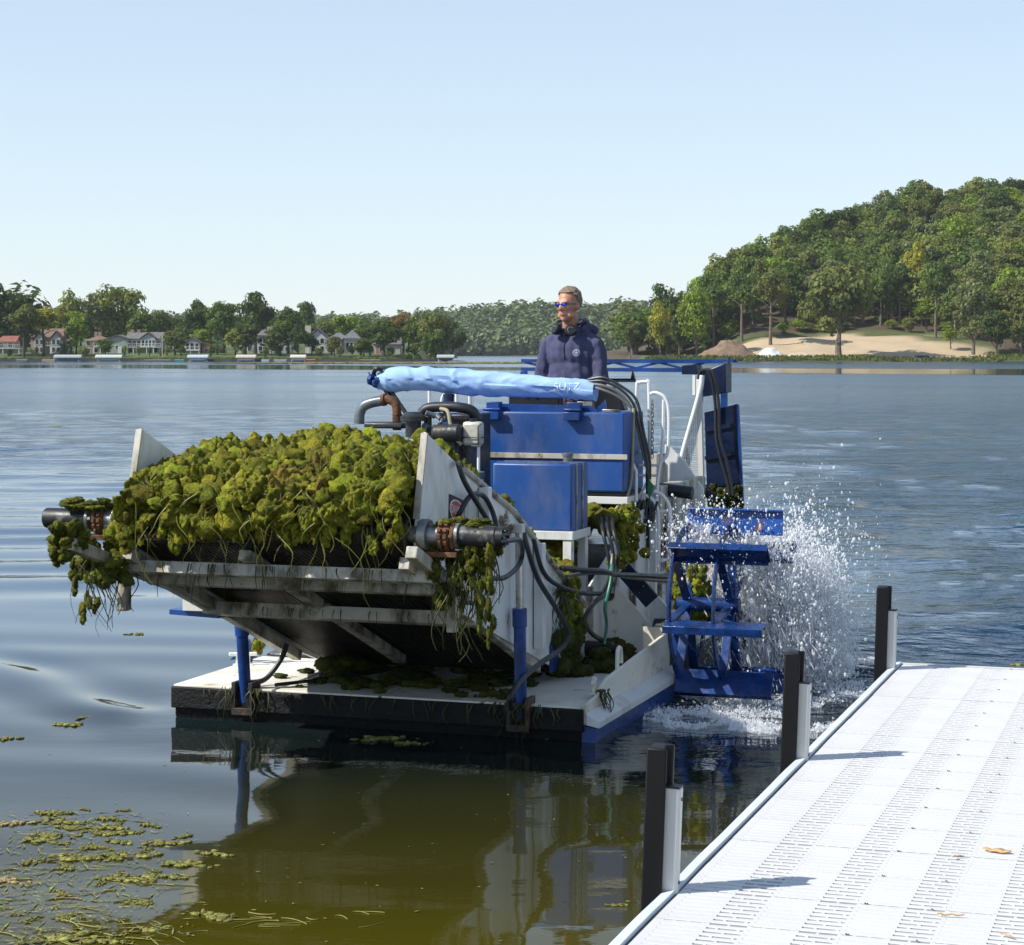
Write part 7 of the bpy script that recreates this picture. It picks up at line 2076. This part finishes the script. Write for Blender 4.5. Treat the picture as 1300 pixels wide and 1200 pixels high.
def cloud(n, c, s, zmin=0.0, pw=1.0):
    p = rs.normal(0, 1, (n, 3)) * np.array(s) + np.array(c)
    return p[p[:, 2] > zmin]
n = 52000                                       # curtain falling behind and outside the wheel
x = 1.42 + 0.86 * rs.beta(1.7, 2.1, n); y = rs.normal(2.60, 0.24, n)
top = np.interp(x, [1.3, 1.55, 1.9, 2.1, 2.35], [0.60, 0.92, 0.98, 0.78, 0.25]) * (1 + 0.25 * vnoise(np.stack([x * 9, y * 4, y * 0], 1), 4))
zz = top * rs.beta(1.15, 1.45, n)
st = vnoise(np.stack([x * 30, y * 9, zz * 3.0], 1), 6) + 0.5 * vnoise(np.stack([x * 9, y * 4, zz * 6.0], 1), 7)
ok = st > -0.25 + 0.5 * np.clip(zz / top - 0.6, 0, 1)
pts.append(np.stack([x, y, zz], 1)[ok])
# arcs thrown up and out over the top
for k in range(80):
    m_ = rs.randint(60, 260); v0 = rs.uniform(0.8, 1.35); a = rs.uniform(-0.25, 1.35)
    t = rs.rand(m_) * 0.42
    px_ = rs.uniform(1.35, 1.95) + a * t * 0.9; py_ = rs.uniform(1.9, 2.6) + 0.5 * t; pz_ = 0.75 + rs.uniform(-0.2, 0.15) + v0 * t * 1.1 - 4.9 * t * t * 0.8
    q = np.stack([px_, py_, pz_], 1) + rs.normal(0, 0.022, (m_, 3)); pts.append(q[q[:, 2] > 0])
pts.append(cloud(3600, (1.37, 2.0, 0.95), (0.09, 0.2, 0.10)))          # over the inner end of the wheel
pts.append(cloud(5000, (1.95, 2.3, 0.72), (0.17, 0.3, 0.24)))
pts.append(cloud(9000, (1.55, 2.5, 0.45), (0.22, 0.2, 0.22)))
n_core = len(pts[0])
P = np.concatenate(pts)
r = np.abs(rs.normal(0, 1, len(P))) ** 1.6 * 0.0022 + 0.0012
r[rs.rand(len(P)) < 0.012] *= 1.7
r[:n_core] *= 1.2
pts2 = rs.normal(0, 1, (1500, 3)) * np.array([0.24, 0.22, 0.11]) + np.array([1.62, 1.78, 0.96])     # spatter in front of and over the paddles
P = np.concatenate([P, pts2]); r = np.concatenate([r, np.abs(rs.normal(0, 1, len(pts2))) ** 1.5 * 0.0024 + 0.0014])
large = r > 0.0052
V, F = droplets(P[~large], r[~large], 3, 2.0, True)
Pl, rl_ = P[large], r[large]
rb_s = np.random.RandomState(55); nl_ = len(Pl)
d0 = IC0[None] * (rl_[:, None] * np.stack([rb_s.uniform(0.6, 1.0, nl_), rb_s.uniform(0.6, 1.0, nl_), rb_s.uniform(0.8, 1.7, nl_)], 1))[:, None, :]
d0 = d0 * rb_s.uniform(0.75, 1.2, (nl_, len(IC0), 1)) + Pl[:, None, :]
F = np.concatenate([F, (IF0[None] + (np.arange(nl_) * len(IC0))[:, None, None]).reshape(-1, 3) + len(V)]); V = np.concatenate([V, d0.reshape(-1, 3)])
sm = bpy.data.materials.new('spray'); sm.use_nodes = True
nt = sm.node_tree; b = nt.nodes['Principled BSDF']; b.inputs['Base Color'].default_value = (0.95, 0.96, 0.97, 1); b.inputs['Roughness'].default_value = 0.25; b.inputs['IOR'].default_value = 1.33
tb = nt.nodes.new('ShaderNodeBsdfTranslucent'); tb.inputs[0].default_value = (0.96, 0.97, 0.98, 1)
ms = nt.nodes.new('ShaderNodeMixShader'); ms.inputs[0].default_value = 0.5
nt.links.new(b.outputs[0], ms.inputs[1]); nt.links.new(tb.outputs[0], ms.inputs[2]); nt.links.new(ms.outputs[0], nt.nodes['Material Output'].inputs[0])
M['spray'] = sm
o = link('splash', fast_mesh('splash', V, F, False), sm); o.location = HV.location; o.rotation_euler = HV.rotation_euler
tag(o, 'white spray thrown up behind the turning right paddle wheel', 'splash', kind='stuff')
# falling streaks and torn sheets of water within the curtain
def streaks(n, seed):
    r_ = np.random.RandomState(seed)
    x = 1.40 + 0.72 * r_.beta(1.5, 1.9, n); y = r_.normal(2.55, 0.22, n); z = 0.85 * r_.beta(1.2, 1.5, n)
    ln = r_.uniform(0.02, 0.11, n); w = r_.uniform(0.0015, 0.006, n); dx = r_.normal(0.25, 0.25, n) * ln
    a = np.stack([x, y, z], 1); e = np.stack([x + dx, y, np.maximum(0.0, z - ln)], 1)
    sx_ = np.stack([w, r_.normal(0, 0.3, n) * w, w * 0], 1); dy = np.stack([w * 0, w * 0.8, w * 0], 1)
    m_ = (a + e) / 2
    V = np.stack([a, m_ - sx_, m_ + dy, m_ + sx_, e], 1).reshape(-1, 3)
    b_ = (np.arange(n) * 5)[:, None, None]
    F = np.array([[0, 1, 2], [0, 2, 3], [4, 2, 1], [4, 3, 2], [0, 3, 1], [4, 1, 3]])[None] + b_
    return V, F.reshape(-1, 3)
V, F = streaks(9000, 5)
o = link('splash', fast_mesh('splash', V, F, False), sm); o.location = HV.location; o.rotation_euler = HV.rotation_euler
tag(o, 'falling white streaks of water in the spray behind the wheel', 'splash', kind='stuff')
# the fine mist itself: a thin cloud of water hanging in the curtain
mm = MB(); rm = np.random.RandomState(12)
for k in range(70):
    x = 1.42 + 0.72 * rm.beta(1.5, 1.8); y = rm.normal(2.58, 0.17); hh = float(np.interp(x, [1.35, 1.55, 1.9, 2.1, 2.3], [0.55, 0.82, 0.86, 0.62, 0.2])) * rm.uniform(0.55, 1.0)
    zc_ = hh * rm.uniform(0.25, 0.8); mm.ball((x, y, zc_), (rm.uniform(0.05, 0.12), rm.uniform(0.06, 0.14), max(0.06, hh - zc_)), 12, 8)
for k in range(20): mm.ball((1.40 + rm.uniform(-0.14, 0.30), 2.05 + rm.uniform(-0.15, 0.3), 0.95 + rm.uniform(-0.10, 0.08)), (0.07, 0.08, 0.045), 10, 8)
me = fuse(mm, 0.022, 4)
mv = np.empty(len(me.vertices) * 3, np.float32); me.vertices.foreach_get('co', mv); mv = mv.reshape(-1, 3).astype(float)
mv += 0.050 * np.stack([vnoise(mv * 11, 1), vnoise(mv * 11, 2), vnoise(mv * 11, 3)], 1) + 0.024 * np.stack([vnoise(mv * 26, 4), vnoise(mv * 30, 5), vnoise(mv * 30, 6)], 1)
mv[:, 2] = np.maximum(mv[:, 2], 0.02)
me.vertices.foreach_set('co', mv.astype(np.float32).ravel()); me.update()
mmat = bpy.data.materials.new('mist'); mmat.use_nodes = True
nt = mmat.node_tree; nt.nodes.remove(nt.nodes['Principled BSDF'])
pv = nt.nodes.new('ShaderNodeVolumePrincipled'); pv.inputs['Color'].default_value = (0.99, 0.99, 0.99, 1); pv.inputs['Density'].default_value = 13.0; pv.inputs['Anisotropy'].default_value = 0.15
nt.links.new(pv.outputs[0], nt.nodes['Material Output'].inputs['Volume'])
o = link('mist', me, mmat); o.location = HV.location; o.rotation_euler = HV.rotation_euler
tag(o, 'soft white mist hanging in the spray behind the wheel', 'mist', kind='stuff')
# foam on the water
n = 70000
x = rs.uniform(1.05, 2.9, n); y = rs.uniform(0.55, 4.2, n)
dd = np.hypot((x - 1.75) / 0.62, (y - 1.75) / 1.0)
ns = fbm(np.stack([x * 5, y * 3.2, x * 0], 1), 7, 3)
keep = (ns - 0.58 * dd + 0.48 + rs.normal(0, 0.08, n)) > 0
x, y = x[keep], y[keep]
X, Y = BO[0] + LX[0] * x + AX[0] * y, BO[1] + LX[1] * x + AX[1] * y
zw, _, _ = water_height(X, Y)
P = np.stack([X, Y, zw + 0.004 + rs.exponential(0.012, len(x)) * np.exp(-((np.hypot(x - 1.6, (y - 1.6) * 0.7)) / 0.8) ** 2)], 1)
r = np.abs(rs.normal(0, 1, len(P))) ** 1.4 * 0.0030 + 0.0020
V, F = droplets(P, r, 8, 0.9, True)
tag(link('foam', fast_mesh('foam', V, F, False), sm), 'white foam churned on the water below the right paddle wheel', 'foam', kind='stuff')

# ---------------------------------------------------------------- algae floating at the near left
def water_z(X, Y):
    z, _, _ = water_height(np.array([float(X)]), np.array([float(Y)])); return float(z[0])
def px_world(px, py, z=0.0):
    t = (2.1 - z) / ((py - 448) / 2650)
    return ((px - 650) / 2650 * t, t)
rf = random.Random(21)
variants = []
for k in range(9):
    rs = np.random.RandomState(200 + k)
    it = []
    nn_ = rs.randint(16, 30)
    for j in range(nn_): it.append(((rs.normal(0, 0.042), rs.normal(0, 0.022), rs.uniform(-0.002, 0.006)), (rs.uniform(0.006, 0.021), rs.uniform(0.006, 0.017), rs.uniform(0.004, 0.011))))
    V, F = clumps(it, 300 + k, 1); V2 = fuzz(V, F, 500, 0.010, 400 + k, 0.0, 0.0012); 
    me = fast_mesh('algae_clump', np.concatenate([V, V2]), np.concatenate([F, np.arange(len(V2)).reshape(-1, 3) + len(V)]), True); me.materials.append(M['float']); variants.append(me)
def algae(px, py, s, label, group='floating clumps of algae at the near left', m=None):
    X, Y = px_world(px, py)
    o = link('algae_clump', rf.choice(variants)); o.location = (X, Y, water_z(X, Y) + 0.002)
    o.rotation_euler = (0, 0, rf.uniform(0, 6.28) if s < 0.7 else rf.uniform(-0.4, 0.4)); o.scale = (s * 1.1, s * 0.95, s * 0.8)
    if m: o.material_slots[0].link = 'OBJECT'; o.material_slots[0].material = m
    tag(o, label, 'algae', group)
algae(88, 920, 1.1, 'algae clump nearest the bow, drifting alone with a long tail')
algae(105, 913, 0.6, 'small tail piece trailing the algae clump nearest the bow')
algae(12, 938, 0.9, 'lone algae clump at the photo edge left of the bow')
algae(25, 1047, 0.9, 'tan dried algae clump at the left edge', m=M['float_tan'])
algae(5, 1118, 0.9, 'second tan dried algae clump cut by the photo edge', m=M['float_tan'])
algae(240, 1098, 1.0, 'algae clump lying alone right of the floating patch')
algae(272, 1085, 0.75, 'smaller algae clump right of the floating patch')
algae(272, 1166, 1.15, 'algae clump at the edge of the olive reflection')
algae(80, 1192, 1.2, 'algae clump at the bottom edge of the photo'); algae(125, 1196, 0.8, 'algae clump beside the one at the bottom edge')
algae(178, 1147, 0.7, 'small brown algae scrap below the floating patch')
algae(480, 939, 1.2, 'dark algae clump just before the black bow'); algae(520, 944, 0.8, 'small algae clump just before the black bow')
algae(172, 806, 0.8, 'algae scrap on the water beneath the left fork arm')
algae(783, 1150, 0.46, 'tiny algae clump in the reflection beside the near dock post')
for k in range(66):
    px = rf.gauss(110, 62); py = rf.uniform(1026, 1122) if rf.random() < 0.9 else rf.uniform(1122, 1185)
    if px < -30 or px > 232: continue
    algae(px, py, rf.uniform(0.28, 0.95), 'small olive clump of algae floating in the patch at the near left')
algae(1296, 829, 1.0, 'algae clump on the water beyond the far end of the dock'); algae(70, 543, 2.0, 'thin algae scrap far off on the water at left')
# bits and stems afloat
rs = np.random.RandomState(31)
V = []; F = []
n = 1300
for k in range(n):
    if k < 900: px, py = min(238, rs.normal(95, 65)), rs.uniform(1030, 1200)
    elif k < 1180: px, py = min(245, rs.normal(60, 90)), rs.uniform(1100, 1200)
    else: px, py = 0, 1200
    if k >= 1180: px, py = rs.uniform(-10, 800), rs.uniform(920, 1200)
    X, Y = px_world(px, py); s = rs.uniform(0.004, 0.012)
    a = rs.uniform(0, 6.28); ln = s * (rs.uniform(2, 9) if rs.rand() < 0.4 and k < 1080 else rs.uniform(0.6, 1.6)); w = s * 0.35
    d = np.array([math.cos(a), math.sin(a) * 0.8, 0]); q = np.array([-d[1], d[0], 0])
    c = np.array([X, Y, 0.010])
    for p in (c - d * ln - q * w, c - d * ln * 0.2 + q * w * 1.4, c + d * ln, c - d * ln * 0.1 - q * w * 1.6): V.append(p)
V = np.array(V)
zz, _, _ = water_height(V[:, 0], V[:, 1]); V[:, 2] = zz + 0.0035 + rs.rand(len(V)) * 0.002
F = np.arange(len(V)).reshape(-1, 4)
tag(link('floating_scraps', fast_mesh('floating_scraps', V, F), M['float']), 'loose scraps and stems of weed scattered on the near water', 'water weed', kind='stuff')
mb = MB()
for k in range(58):
    if k < 44: px, py = rs.uniform(-10, 250), rs.uniform(1095, 1200)
    else: px, py = rs.uniform(280, 480), rs.uniform(1160, 1180)
    X, Y = px_world(px, py); a = rs.uniform(-0.9, 0.9); ln = rs.uniform(0.04, 0.17); cv = rs.uniform(-0.03, 0.03)
    path = []
    for i in range(6):
        t = i / 5 - 0.5; x = X + math.cos(a) * ln * t; y = Y + math.sin(a) * ln * t + cv * (0.25 - t * t) * 4
        path.append((x, y, water_z(x, y) + 0.003))
    mb.tube(path, rs.uniform(0.0012, 0.003), 4)
tag(mb.build('floating_stems', M['strand']), 'thin weed stems lying on the near water', 'water weed', kind='stuff')

# ---------------------------------------------------------------- air between here and the far hills
hz = MB(); hz.span((-760, -60, -3.0), (520, 2060, 90.0))
hm = bpy.data.materials.new('haze'); hm.use_nodes = True
nt = hm.node_tree; nt.nodes.remove(nt.nodes['Principled BSDF'])
pv = nt.nodes.new('ShaderNodeVolumePrincipled')
pv.inputs['Color'].default_value = (0.95, 0.97, 1.0, 1); pv.inputs['Density'].default_value = 0.00007; pv.inputs['Anisotropy'].default_value = 0.2
nt.links.new(pv.outputs[0], nt.nodes['Material Output'].inputs['Volume'])
tag(hz.build('haze', hm), kind='stuff')
